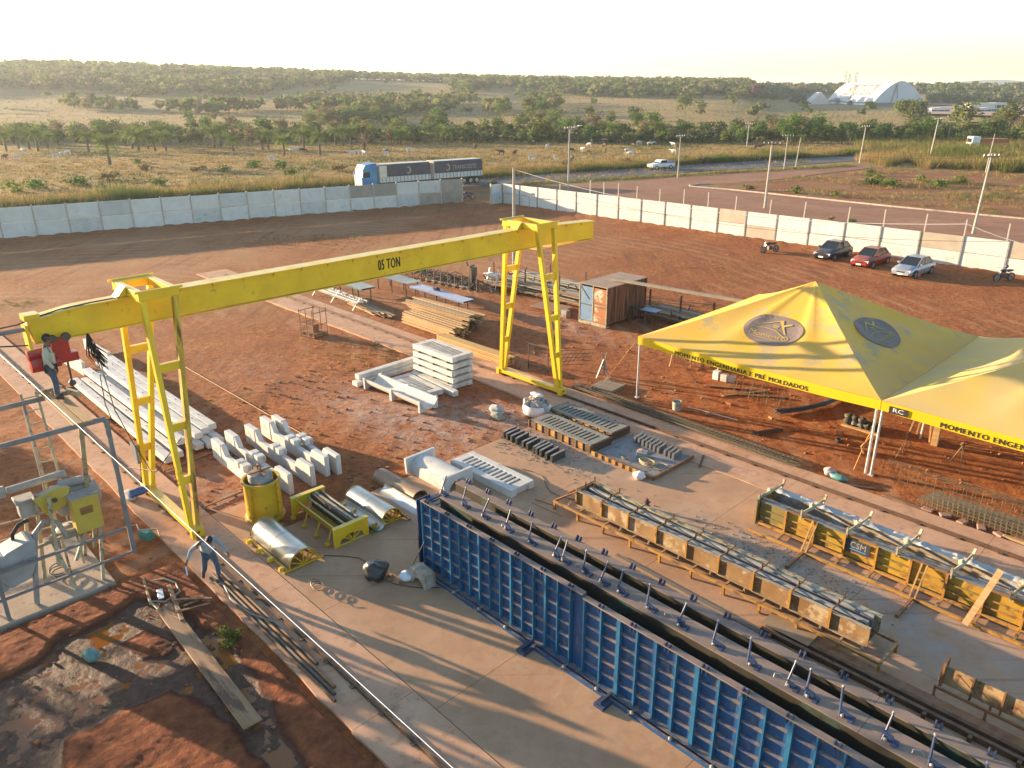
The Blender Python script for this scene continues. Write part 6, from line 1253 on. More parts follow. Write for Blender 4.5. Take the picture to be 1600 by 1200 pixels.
mb = t8(); mb.lathe([(.07, 0), (.07, .03)], 12, (-22.68, 3.85, 2.72), 'x'); obj('housing_hub', mb, steel_dark, mm_)
mb = t8(); mb.lathe([(.1, -.8), (.11, .7)], 10, (-23.4, 3.7, 3.1), 'y'); mb.lathe([(.17, -1.0), (.17, -.75)], 12, (-23.4, 3.6, 3.1), 'y'); mb.tube((-23.1, 4.1, 2.95), (-22.9, 4.9, 2.95), .13, 10); obj('drive_shaft', mb, grey_mixer, mm_, 40)
mb = t8(); mb.box(-23.3, -22.9, 3.0, 3.4, 2.35, 2.8); mb.box(-23.35, -22.85, 2.95, 3.45, 2.8, 2.9); obj('gearbox', mb, grey_mixer, mm_, bevel=.02)
mb = t8(); mb.path([(-22.5, 2.6, 1.85+.0), (-22.5, 2.65, 2.2), (-22.55, 2.85, 2.4), (-22.6, 3.1, 2.42)], .055, 8); obj('black_hose', mb, rubber, mm_, 40)
mb = t8(); mb.path([(-21.9, 2.7, .2), (-22.3, 2.95, 1.2), (-22.5, 3.15, 2.0), (-22.6, 3.45, 2.22), (-22.6, 3.75, 2.1), (-22.5, 3.9, 1.6)], .075, 8); obj('bent_tube_frame', mb, grey_mixer, mm_, 40)
for (a, b_) in (((-21.88, 4.42, .17), (-22.5, 4.8, 1.75)), ((-21.91, 3.71, .17), (-22.6, 3.5, 1.7)), ((-23.59, 4.43, .17), (-23.3, 4.6, 1.7)), ((-23.6, 2.91, .17), (-23.4, 3.2, 2.3)), ((-22.3, 3.5, .9), (-22.6, 3.7, 2.9)), ((-23.1, 3.2, .2), (-22.8, 3.45, 3.0)), ((-23.9, 4.8, .17), (-23.2, 4.9, 2.0)), ((-22.1, 3.9, .95), (-22.5, 4.4, 1.6)), ((-22.6, 3.5, 1.7), (-22.5, 4.8, 1.7)), ((-22.6, 2.9, 1.5), (-22.6, 4.3, 1.6))):
    mb = t8(); mb.bar(a, b_, .09, .07, (1, 0, 0)); obj('support_leg', mb, cream_steel, mm_)
mb = t8(); mb.prism([(2.25, .9), (2.75, 1.0), (3.0, 1.5), (3.05, 2.05), (2.9, 2.12), (2.3, 1.95), (1.9, 1.4)], -22.7, -21.95, 'x'); obj('loading_hopper', mb, mat('hopper_grey', (.33, .33, .32), (.24, .24, .23), 2, .6, bump=.15), mm_, bevel=.03)
mb = t8(); mb.prism([(1.2, .8), (2.2, .85), (2.35, 1.9), (1.3, 2.0)], -22.6, -22.0, 'x'); obj('hopper_mouth', mb, mat('hopper_grey'[:] , (.3, .3, .3)), mm_, bevel=.03)
mb = t8(); mb.blob((-22.9, 4.1, 1.55), .35, 4, 12, 8, .1, (1.1, 1.3, .5)); obj('discharge_pan', mb, grey_mixer, mm_, 50)
coil(-23.0, 3.6, .17, .35, 3, 'loose grey hose coiled on the mixer pad', cable, .015)
hr = uvthing('handrail', 'rusty cream handrail standing left of the mixer', 'railing', -25.9, 2.5, 0, 0)
for z in (.55, 1.1): mb = MB((-25.9, 2.5, 0)); mb.tube((-25.9, .5, z), (-25.3, 4.6, z+.02), .03, 6); obj('rail', mb, cream_steel, hr)
for v in (.6, 2.3, 4.5): mb = MB((-25.9, 2.5, 0)); mb.tube((-25.9+.6*(v-.5)/4.1, v, 0), (-25.9+.6*(v-.5)/4.1, v, 1.12), .03, 6); obj('post', mb, cream_steel, hr)
# ---------------------------------------------------------------- bodies grown from joint skeletons
def skin_mesh(name, verts, edges, radii, sub=1, root=0):
    me = bpy.data.meshes.new('s'); me.from_pydata([tuple(v) for v in verts], edges, []); o = bpy.data.objects.new('s', me); COL.objects.link(o)
    o.modifiers.new('skin', 'SKIN'); 
    if not me.skin_vertices: me.skin_vertices.new() if hasattr(me.skin_vertices, 'new') else None
    for i, r in enumerate(radii):
        sv = me.skin_vertices[0].data[i]; sv.radius = (r, r) if not isinstance(r, tuple) else r; sv.use_root = (i == root); sv.use_loose = False
    ss = o.modifiers.new('sub', 'SUBSURF'); ss.levels = ss.render_levels = sub
    dg = bpy.context.evaluated_depsgraph_get(); dg.update(); out = bpy.data.meshes.new_from_object(o.evaluated_get(dg)); out.name = name
    bpy.data.objects.remove(o); bpy.data.meshes.remove(me)
    out.polygons.foreach_set('use_smooth', [True]*len(out.polygons)); return out
def person(name_label, loc, rz, J, sc=1.0, shirt=None, cap=False):
    """J: joints in local metres (x forward, y to the person's left)"""
    t = empty('person', name_label, 'person', loc, rz); t.scale = (sc,)*3
    V = lambda k: Vector(J[k])
    names = ['pelvis', 'spine', 'chest', 'neck', 'head', 'hl', 'kl', 'al', 'tl', 'hr', 'kr', 'ar', 'tr', 'sl', 'el', 'wl', 'hal', 'sr', 'er', 'wr', 'har']
    ed = [('pelvis', 'spine'), ('spine', 'chest'), ('chest', 'neck'), ('neck', 'head'), ('pelvis', 'hl'), ('hl', 'kl'), ('kl', 'al'), ('al', 'tl'), ('pelvis', 'hr'), ('hr', 'kr'), ('kr', 'ar'), ('ar', 'tr'), ('chest', 'sl'), ('sl', 'el'), ('el', 'wl'), ('wl', 'hal'), ('chest', 'sr'), ('sr', 'er'), ('er', 'wr'), ('wr', 'har')]
    rad = dict(pelvis=.125, spine=.12, chest=.14, neck=.055, head=.085, hl=.085, kl=.055, al=.038, tl=.035, hr=.085, kr=.055, ar=.038, tr=.035, sl=.055, el=.040, wl=.027, hal=.035, sr=.055, er=.040, wr=.027, har=.035)
    me = skin_mesh('body', [V(n) for n in names], [(names.index(a), names.index(b_)) for a, b_ in ed], [rad[n] for n in names]); me.materials.append(skin); obj('body', me, None, t)
    def sub(nm, keys, edges, rr, m, root=0):
        q = skin_mesh(nm, [V(k) if isinstance(k, str) else Vector(k) for k in keys], edges, rr); q.materials.append(m); return obj(nm, q, None, t)
    sub('shirt', ['spine', 'chest', 'sl', 'el', 'wl', 'sr', 'er', 'wr', 'pelvis', V('chest').lerp(V('neck'), .6)], [(8, 0), (0, 1), (1, 2), (2, 3), (3, 4), (1, 5), (5, 6), (6, 7), (1, 9)], [.155, .185, .085, .062, .046, .085, .062, .046, .155, .085], shirt)
    sub('trousers', ['pelvis', 'hl', 'kl', V('kl').lerp(V('al'), .85), 'hr', 'kr', V('kr').lerp(V('ar'), .85)], [(0, 1), (1, 2), (2, 3), (0, 4), (4, 5), (5, 6)], [.155, .11, .078, .068, .11, .078, .068], jeans)
    for s_ in 'lr': 
        a, b_ = V('a'+s_), V('t'+s_); sub('boot', [a, b_, a-(b_-a)*.35], [(0, 1), (0, 2)], [.055, .045, .045], boots)
    # skull with a face, ears and hair
    hd = V('head'); f = Vector(J['face']).normalized(); u = Vector((0, 0, 1)); sde = f.cross(u).normalized()*-1; u = sde.cross(f)*-1; u = f.cross(sde) if f.cross(sde).z > 0 else sde.cross(f)
    mb = MB(); mb.blob((0, 0, 0), .105, 1, 14, 10, .0, (.95, .8, 1.18)); Mr = Matrix((f, sde, u)).transposed()
    mb.v = [tuple(Mr @ Vector(v)+hd) for v in mb.v]; obj('skull', mb, skin, t, 80)
    mb = MB(); mb.prism([(.09, -.01), (.135, -.02), (.09, .03)], -.014, .014, 'y')
    for s_ in (-1, 1): mb.blob((0, s_*.088, 0), .03, 1, 6, 4, 0, (.6, .4, 1))
    mb.v = [tuple(Mr @ Vector(v)+hd) for v in mb.v]; obj('nose_and_ears', mb, skin, t, 60)
    mb = MB(); [mb.blob((.088, s_*.034, .025), .013, 1, 6, 4, 0) for s_ in (-1, 1)]; mb.box(.088, .1, -.025, .025, -.06, -.053); mb.v = [tuple(Mr @ Vector(v)+hd) for v in mb.v]; obj('eyes_and_mouth', mb, hair, t)
    mb = MB(); mb.blob((-.022, 0, .035), .112, 3, 14, 9, .03, (.98, .86, 1.05)); mb.v = [tuple(Mr @ Vector(v)+hd) for v in mb.v]; obj('hair', mb, hair, t, 80)
    if cap: mb = MB(); mb.lathe([(.112, 0), (.112, .03)], 14, (0, 0, .05)); mb.v = [tuple(Mr @ Vector(v)+hd) for v in mb.v]; obj('head_band', mb, mat('band', (.1, .09, .08)), t)
    for s_ in 'lr':                                       # fingers, curled a little
        w, h = V('w'+s_), V('ha'+s_); dd = (h-w).normalized(); sd_ = dd.cross(Vector((1, 0, 0)) if abs(dd.x) < .8 else Vector((0, 0, 1))).normalized(); n3 = dd.cross(sd_)
        for i, L in enumerate((.075, .085, .08, .062)):
            p0 = h+sd_*(i-1.5)*.02; mb = MB(); mb.path([p0-dd*.01, p0+dd*L*.6, p0+dd*L*.85+n3*L*.35], .0095, 6, .007); obj('finger', mb, skin, t)
        mb = MB(); mb.path([w.lerp(h, .5), h-dd*.005+sd_*.055, h+dd*.035+sd_*.06+n3*.02], .011, 6, .008); obj('thumb', mb, skin, t)
    return t
JS = dict(pelvis=(0, 0, .98), spine=(0, 0, 1.15), chest=(.02, 0, 1.36), neck=(.03, 0, 1.53), head=(.07, 0, 1.66), face=(1, 0, -.22), hl=(0, .1, .92), kl=(.02, .11, .50), al=(0, .12, .08), tl=(.16, .13, .04), hr=(0, -.1, .92), kr=(.03, -.11, .50), ar=(.0, -.12, .08), tr=(.16, -.13, .04),
          sl=(.0, .19, 1.44), el=(-.03, .25, 1.16), wl=(.08, .24, .93), hal=(.12, .23, .84), sr=(.0, -.19, 1.44), er=(-.06, -.26, 1.17), wr=(.06, -.25, .93), har=(.11, -.24, .84))
person('man in light shirt and jeans standing on the plank deck beside the red hoist', W(-23.9, 4.76, 5.195), A+R(78), JS, 1.09, shirt_a, True)
JW = dict(pelvis=(0, 0, .95), spine=(.05, 0, 1.12), chest=(.14, 0, 1.31), neck=(.24, 0, 1.45), head=(.35, 0, 1.50), face=(.75, -.1, -.75), hl=(0, .1, .90), kl=(.2, .14, .52), al=(.16, .15, .09), tl=(.31, .18, .04), hr=(0, -.1, .90), kr=(.05, -.17, .48), ar=(-.26, -.16, .14), tr=(-.12, -.2, .05),
          sl=(.1, .2, 1.39), el=(.18, .36, 1.12), wl=(.26, .46, .86), hal=(.3, .48, .77), sr=(.12, -.2, 1.39), er=(.02, -.46, 1.2), wr=(.14, -.62, 1.0), har=(.18, -.67, .93))
pz = person('man in grey-blue shirt and jeans walking head down along the left strip', W(-19.75, 6.75, .09), A+R(-3), JW, 1.0, shirt_b)
mb = MB(); mb.bar((-.05, 0, -.02), (.32, -.12, -.1), .04, .02); solo('held_stick', 'short pale stick held in the right hand of the walking man', 'stick', mb, white_paint, -19.58, 6.05, .98, 0)

# ---------------------------------------------------------------- vehicles
def wheel(t, x, y, r, w=.2, nm='wheel'):
    mb = MB(); mb.lathe([(r*.62, -w/2), (r, -w/2+.02), (r, w/2-.02), (r*.62, w/2)], 18, (x, y, r), 'y'); wl_ = obj(nm, mb, rubber, t, 40)
    mb = MB(); mb.lathe([(.03, -w/2-.004), (r*.55, -w/2+.0), (r*.6, w/2-.0), (.03, w/2+.004)], 14, (x, y, r), 'y'); obj('rim', mb, galv, wl_, 40)
def car(label, loc, rz, paint, bonnet=.0, hatch=False):
    t = empty('parked_car', label, 'car', loc, rz, 'cars parked at the right wall')
    st = [(-2.06, .60, .42, .68), (-2.0, .76, .28, .86), (-1.5, .82, .22, .93), (-.9, .83, .22, .95), (0, .84, .22, .94), (.8, .83, .22, .92), (1.35, .80, .22, .86), (1.85, .74, .26, .72), (2.02, .62, .30, .60)]
    mb = MB(); n = 12; vv = []
    for x, w, z0, z1 in st:
        for k_ in range(n):
            pr = [(-.92, 0), (-1, .25), (-1, .62), (-.95, .85), (-.80, .97), (-.4, 1.0), (.4, 1.0), (.80, .97), (.95, .85), (1, .62), (1, .25), (.92, 0)][k_]; vv.append((x, pr[0]*w, z0+(z1-z0)*pr[1]))
    mb.add(vv, [(i*n+j, (i+1)*n+j, (i+1)*n+(j+1) % n, i*n+(j+1) % n) for i in range(len(st)-1) for j in range(n)]+[tuple(range(n)), tuple(reversed(range((len(st)-1)*n, len(st)*n)))])
    obj('body', mb, paint, t, 50)
    a = [(-1.62 if not hatch else -1.95, .70, .92), (-1.02 if not hatch else -1.45, .58, 1.38), (.12, .58, 1.41), (.98, .70, .90)]
    mb = MB(); vv = []
    for x, w, z in a: vv += [(x, -w, z), (x, w, z)]
    mb.add(vv, [(2, 3, 5, 4)]); mb.add([(-1.0, -.56, 1.40), (-1.0, .56, 1.40), (.1, .56, 1.43), (.1, -.56, 1.43)], [(0, 1, 2, 3)]); mb.prism([(a[1][0]-.03, 1.37), (a[1][0], 1.41), (.10, 1.435), (.15, 1.40)], -.575, .575, 'y'); obj('roof', mb, paint, t, 30)
    mb = MB(); mb.add([(a[3][0], -.68, .90), (a[3][0], .68, .90), (a[2][0]+.03, .555, 1.40), (a[2][0]+.03, -.555, 1.40)], [(0, 1, 2, 3)]); obj('windscreen', mb, glass, t)
    mb = MB(); mb.add([(a[0][0], .68, .91), (a[0][0], -.68, .91), (a[1][0]-.03, -.555, 1.38), (a[1][0]-.03, .555, 1.38)], [(0, 1, 2, 3)]); obj('rear_window', mb, glass, t)
    for s_ in (-1, 1):
        mb = MB()
        for (x0, x1, x2, x3) in ((a[0][0]+.1, -.42, -.42, a[1][0]+.02), (-.36, a[3][0]-.12, .1, -.36)): mb.add([(x0, s_*.70, .94), (x1, s_*.70, .94), (x2, s_*.585, 1.37), (x3, s_*.585, 1.37)], [(0, 1, 2, 3)])
        obj('side_window', mb, glass, t)
        mb = MB()
        for p, q in (((a[3][0], .70, .90), (a[2][0], .58, 1.41)), ((a[0][0], .70, .90), (a[1][0], .58, 1.39)), ((-.39, .70, .92), (-.39, .585, 1.4))): mb.bar((p[0], s_*p[1], p[2]), (q[0], s_*q[1], q[2]), .05, .05)
        obj('pillar', mb, paint, t)
        mb = MB(); mb.rbox((.72, s_*.88, .98), (.12, .16, .12)); obj('mirror', mb, paint, t)
        mb = MB(); mb.prism([(1.86, .54), (2.0, .50), (1.97, .64), (1.84, .69)], s_*.40, s_*.70, 'y'); obj('headlight', mb, lamp_glass, t)
        for x in (-1.28, 1.28):
            mb = MB(); mb.lathe([(.36, s_*.70), (.36, s_*.845)], 16, (x, 0, .31), 'y'); obj('wheel_arch', mb, rubber, t)
            wheel(t, x, s_*.76, .30)
    mb = MB(); mb.box(1.99, 2.07, -.64, .64, .30, .44); obj('bumper', mb, paint, t, bevel=.02); mb = MB(); mb.box(2.0, 2.035, -.3, .3, .47, .56); obj('grille', mb, black_plastic, t)
    mb = MB(); mb.box(2.072, 2.08, -.2, .2, .31, .43); obj('licence_plate', mb, white_paint, t)
    return t
pt_black = mat('black_car_paint', (.012, .016, .03), None, 2, .22, dust=(.25, .19, .12), dustamt=.35, spec=.6); pt_red = mat('red_car_paint', (.28, .02, .014), None, 2, .3, dust=(.33, .2, .12), dustamt=.6); pt_silver = mat('silver_car_paint', (.42, .45, .50), None, 2, .28, .5, dust=(.45, .40, .34), dustamt=.3)
car('black saloon, first of three cars at the right wall, farthest from the tents', W(-27.4, 64.6), A+R(-93), pt_black)
car('dusty red saloon parked between the black and the silver car', W(-23.95, 63.9), A+R(-93), pt_red)
car('silver car, last of the three, nearest the tent and motorbike', W(-20.2, 62.7), A+R(-96), pt_silver)
def motorbike(label, loc, rz, paint):
    t = empty('motorbike', label, 'motorbike', loc, rz, 'motorbikes in the yard')
    for x in (-.62, .66): 
        mb = MB(); mb.path([(x+.29*math.cos(a), 0, .3+.29*math.sin(a)) for a in np.linspace(0, 2*math.pi, 19)], .045, 6); w_ = obj('wheel', mb, rubber, t); mb = MB(); mb.lathe([(.24, -.02), (.24, .02)], 14, (x, 0, .3), 'y'); obj('rim', mb, galv, w_)
    mb = MB(); mb.bar((.66, .07, .3), (.42, .07, .95), .04, .04); mb.bar((.66, -.07, .3), (.42, -.07, .95), .04, .04); obj('fork', mb, galv, t)
    mb = MB(); mb.tube((.42, -.34, 1.02), (.42, .34, 1.02), .018, 6); obj('handlebar', mb, steel_dark, t); mb = MB(); mb.blob((.52, 0, .86), .1, 1); obj('headlight', mb, lamp_glass, t, 60)
    mb = MB(); mb.blob((.16, 0, .80), .2, 2, 12, 8, .05, (1.3, .7, .7)); obj('tank', mb, paint, t, 60); mb = MB(); mb.blob((-.35, 0, .80), .3, 2, 12, 8, .0, (1.3, .5, .3)); obj('seat', mb, black_plastic, t, 60)
    mb = MB(); mb.rbox((.02, 0, .42), (.36, .26, .32)); mb.bar((-.62, .1, .3), (0, .1, .4), .05, .06); mb.bar((-.1, 0, .75), (-.62, 0, .6), .1, .04); mb.tube((0, -.16, .3), (-.8, -.18, .38), .045, 8); obj('engine', mb, steel_dark, t)
    mb = MB(); mb.blob((-.02, 0, 1.12), .13, 2, 10, 8, .02); mb2 = mb if 'helmet' in label else None
    if mb2: obj('helmet', mb, mat('helmet', (.05, .06, .12), None, 3, .25), t, 60)
    return t
motorbike('black motorbike with a helmet at the right edge by the wall', W(-14.6, 65.2), A+R(-120), black_plastic)
motorbike('dark motorbike alone at the wall foot, left of the black car', W(-32.3, 62.9), A+R(-115), mat('dark_bike', (.05, .05, .06)))
motorbike('blue motorbike parked in the gateway at the end of the shaded wall', G(728, 311)+Vector((.3, 0, 0)), R(170), mat('blue_bike', (.02, .04, .18), None, 3, .3))
# road train with two tarped trailers
def truck():
    p, q = Vector((-20.9, 112.6, 0)), Vector((-5.8, 123.2, 0)); dv = (p-q).normalized(); t = empty('road_train', 'blue and white lorry with two dark tarped trailers on the highway behind the wall', 'lorry', p, math.atan2(dv.y, dv.x))
    cabb = mat('lorry_blue', (.04, .25, .42), (.02, .10, .32), .6, .35); cream = mat('lorry_cream', (.62, .58, .45), None, 2, .5); tarp = mat('navy_tarp', (.075, .068, .09), (.10, .085, .085), 1, .9, bump=.1); board = mat('side_board', (.58, .56, .50), (.5, .48, .43), 2, .6)
    mb = MB(); mb.prism([(1.0, .55), (1.05, 2.0), (.80, 2.9), (.3, 3.75), (-1.3, 3.9), (-1.3, .9), (-.1, .9), (-.1, .55)], -1.22, 1.22, 'y'); obj('cab', mb, cabb, t, bevel=.05)
    mb = MB(); mb.box(1.02, 1.1, -1.2, 1.2, .5, 1.9); mb.prism([(.85, 2.75), (1.0, 2.8), (.5, 3.7), (.3, 3.7)], -1.18, 1.18, 'y'); obj('front_grille', mb, cream, t)
    for z in (.8, 1.1, 1.4): mb = MB(); mb.box(1.101, 1.12, -.8, .8, z, z+.12); obj('grille_slot', mb, black_plastic, t)
    mb = MB(); mb.add([(1.07, -1.1, 1.98), (1.07, 1.1, 1.98), (.84, 1.05, 2.78), (.84, -1.05, 2.78)], [(0, 1, 2, 3)]); obj('windscreen', mb, glass, t)
    for s_ in (-1, 1):
        mb = MB(); mb.box(-.2, .75, s_*1.225-.004, s_*1.225+.004, 2.0, 2.75); obj('side_window', mb, glass, t); mb = MB(); mb.rbox((1.0, s_*1.4, 2.4), (.12, .2, .6)); obj('mirror', mb, cabb, t)
        mb = MB(); mb.rbox((1.08, s_*.95, .75), (.06, .35, .25)); obj('headlight', mb, lamp_glass, t)
        wheel(t, .3, s_*1.0, .5, .3); [wheel(t, x, s_*1.0, .5, .45) for x in (-2.9, -4.1, -8.9, -10.1, -15.9, -17.1, -18.2)]
    mb = MB(); mb.box(-19.0, -1.3, -.45, .45, .75, 1.05); obj('chassis', mb, steel_dark, t)
    for i, (x0, x1) in enumerate(((-1.75, -10.0), (-10.6, -19.2))):
        mb = MB(); mb.box(x1, x0, -1.28, 1.28, 1.15, 1.9); tr_ = obj('trailer_bed', mb, board, t)
        for k_ in range(14): x = x1+(x0-x1)*(k_+.5)/14; mb = MB(); mb.box(x-.03, x+.03, 1.285, 1.31, 1.17, 1.88); obj('side_post', mb, steel_dark, tr_); mb = MB(); mb.box(x-.03, x+.03, -1.31, -1.285, 1.17, 1.88); obj('side_post', mb, steel_dark, tr_)
        mb = MB(); mb.prism([(-1.29, 1.905), (-1.29, 3.45), (-1.0, 3.62), (1.0, 3.62), (1.29, 3.45), (1.29, 1.905)], x1+.02, x0-(1.15 if i == 0 else .12), 'x'); tp = obj('tarp', mb, tarp, tr_); mb = MB(); mb.prism([(-1.24, 1.905), (-1.24, 3.5), (1.24, 3.5), (1.24, 1.905)], x0-(1.14 if i == 0 else .11), x0, 'x'); mb.box(x1+.02, x0, -1.05, 1.05, 3.622, 3.66); obj('front_tarp', mb, cream, tr_)
        lm = mat('tarp_print', (.42, .34, .24), None, 2, .8); cx = x0-(4.6 if i == 0 else 2.4); mb = MB(); n_ = 18; ring = []
        for j in range(n_+1): a = R(60+j*260/n_); ring += [(cx+.42*math.cos(a)*1, 1.295, 2.68+.5*math.sin(a)), (cx+.25*math.cos(a)*1+.04, 1.295, 2.68+.36*math.sin(a))]
        mb.add(ring, [(2*j, 2*j+1, 2*j+3, 2*j+2) for j in range(n_)]); obj('emblem', mb, lm, tp)
        if i == 1: mb = text_mb('TRANSOESTE', .62, lambda x, y: (cx-2.95-x, 1.296, 2.66+y), width=4.3); obj('tarp_lettering', mb, lm, tp)
    return t
truck()
pk = G(1020, 264); pt = empty('pickup', 'white pickup with blue load bed driving on the highway', 'pickup', Vector((27.2, 142.8, 0)), R(27+180)); w_ = mat('pickup_white', (.66, .66, .64), None, 2, .3)
mb = MB(); mb.prism([(2.5, .45), (2.55, .95), (1.2, 1.1), (.55, 1.65), (-.75, 1.68), (-.9, 1.1), (-2.5, 1.08), (-2.5, .45)], -.88, .88, 'y'); obj('body', mb, w_, pt, bevel=.05); mb = MB(); mb.add([(1.18, -.8, 1.12), (1.18, .8, 1.12), (.58, .72, 1.62), (.58, -.72, 1.62)], [(0, 1, 2, 3)]); obj('windscreen', mb, glass, pt)
mb = MB(); [mb.add([(-.7, s_*.885, 1.15), (1.0, s_*.885, 1.15), (.55, s_*.885, 1.58), (-.65, s_*.885, 1.6)], [(0, 1, 2, 3)]) for s_ in (-1, 1)]; obj('side_window', mb, glass, pt)
mb = MB(); mb.box(-2.45, -.95, -.8, .8, 1.0, 1.3); obj('load', mb, mat('blue_load', (.05, .14, .38)), pt); [wheel(pt, x, s_*.8, .37, .24) for x in (-1.55, 1.6) for s_ in (-1, 1)]
mb = MB(); mb.box(2.55, 2.6, -.6, .6, .55, .9); obj('grille', mb, black_plastic, pt)
ot = empty('orange_lorry', 'small orange-bodied lorry with white cab far off among tall grass', 'lorry', G(1525, 234), R(178))
mb = MB(); mb.box(0, 1.9, -1.2, 1.2, .6, 3.0); obj('cab', mb, white_paint, ot, bevel=.1); mb = MB(); mb.box(1.9, 1.93, -1.0, 1.0, 1.7, 2.6); obj('windscreen', mb, glass, ot); mb = MB(); mb.box(-6.5, -.2, -1.2, 1.2, 1.2, 2.5); obj('load_body', mb, mat('orange_body', (.42, .14, .05)), ot); [wheel(ot, x, s_*1.0, .5, .3) for x in (-5, -4, 1) for s_ in (-1, 1)]

# ---------------------------------------------------------------- cattle
def cow_mesh(graze):
    hx = (.95, 0, 1.25) if not graze else (1.0, 0, .85)
    V_ = [(-.7, 0, 1.12), (-.1, 0, 1.08), (.5, 0, 1.15), hx, (1.35, 0, 1.38) if not graze else (1.25, 0, .35), (1.6, 0, 1.22) if not graze else (1.38, 0, .12)]
    E_ = [(0, 1), (1, 2), (2, 3), (3, 4), (4, 5)]; R_ = [.26, .34, .32, .17, .13, .08]
    for x, b in ((-.72, 0), (.5, 2)):
        for s_ in (-1, 1):
            i = len(V_); V_ += [(x, s_*.2, .85), (x+(.08 if x < 0 else -.0), s_*.2, .48), (x, s_*.2, .03)]; E_ += [(b, i), (i, i+1), (i+1, i+2)]; R_ += [.12, .065, .05]
    i = len(V_); V_ += [(-.98, 0, 1.15), (-1.06, 0, .6)]; E_ += [(0, i), (i, i+1)]; R_ += [.04, .025]
    for s_ in (-1, 1): i = len(V_); V_ += [(V_[4][0]-.1, s_*.2, V_[4][2]+.08)]; E_ += [(4, i)]; R_ += [.035]
    return skin_mesh('cow', V_, E_, R_)
cows = [cow_mesh(False), cow_mesh(True)]; cm = [mat('white_cow', (.55, .53, .48), None, 2, .8), mat('dark_cow', (.035, .025, .02), (.06, .04, .03), 2, .8), mat('brown_cow', (.12, .06, .03), None, 2, .8)]
def spot_words(px):
    """a landmark of the photo the thing stands behind or beside, by bearing"""
    L = ((-100, 'beyond the left photo edge'), (15, 'at the left photo edge'), (80, 'left of the largest palm'), (172, 'behind the largest palm'), (240, 'right of the largest palm'), (310, 'above the middle of the shaded wall'), (400, 'above the girder middle'), (470, 'well left of the lorry'), (530, 'just left of the lorry'), (580, 'behind the lorry cab'), (640, 'behind the first trailer'), (700, 'behind the rear trailer'), (745, 'just right of the lorry'), (800, 'above the gateway'), (850, 'left of the lamp pole'), (890, 'behind the lamp pole'), (950, 'right of the lamp pole'), (1018, 'behind the pickup'), (1062, 'behind the pole by the pickup'), (1115, 'right of the pickup'), (1168, 'behind the far crossarm pole'), (1205, 'behind the weathered pole'), (1250, 'behind the paired poles'), (1300, 'left of the twin-topped pole'), (1348, 'behind the twin-topped pole'), (1400, 'below the arena gable'), (1455, 'behind the tall leaning pole'), (1500, 'left of the orange lorry'), (1540, 'behind the orange lorry'), (1590, 'at the right photo edge'), (1700, 'beyond the right photo edge'))
    return min(L, key=lambda q: abs(q[0]-px))[1]
cowd = {}
for gi, me in enumerate(cows):
    for ci, m_ in enumerate(cm): q = me.copy(); q.materials.append(m_); q.name = 'cow'; cowd[(gi, ci)] = q
spots = [(8, 250, 1), (28, 251, 0), (38, 240, 0), (88, 248, 0), (98, 245, 0), (107, 243, 0), (425, 252, 0), (456, 240, 0), (464, 238, 0), (473, 239, 1), (550, 244, 0), (563, 243, 0), (570, 244, 0), (603, 240, 1), (604, 245, 0), (640, 238, 0), (743, 233, 1), (783, 243, 1), (804, 244, 1), (834, 226, 1), (855, 233, 0), (892, 239, 1), (894, 252, 1), (910, 238, 0), (921, 230, 0), (945, 231, 1), (942, 225, 2), (830, 251, 0), (868, 252, 0), (924, 224, 0), (893, 224, 1), (940, 224, 0), (981, 240, 0), (985, 245, 0), (990, 231, 1), (1016, 229, 0), (1020, 227, 1), (1048, 228, 1), (1052, 230, 0), (1053, 242, 0), (1078, 220, 0), (1179, 234, 2), (1186, 234, 2), (998, 227, 0), (965, 225, 2), (936, 224, 2)]
random.seed(23); cn = ['white', 'black', 'brown']
for i, (x, y, c) in enumerate(spots):
    g_ = random.random() < .5; o = link('cow', cowd[(int(g_), c)], None, G(x, y), (0, 0, random.uniform(0, 6.28)))
    tag(o, f'{cn[c]} cow {"grazing head down" if g_ else "standing"} in the {"far" if y < 232 else ("near" if y > 243 else "middle")} pasture, {spot_words(x)}', 'cow', f'{cn[c]} cows {"grazing" if g_ else "standing"} in the pasture'); o.scale = (.85,)*3

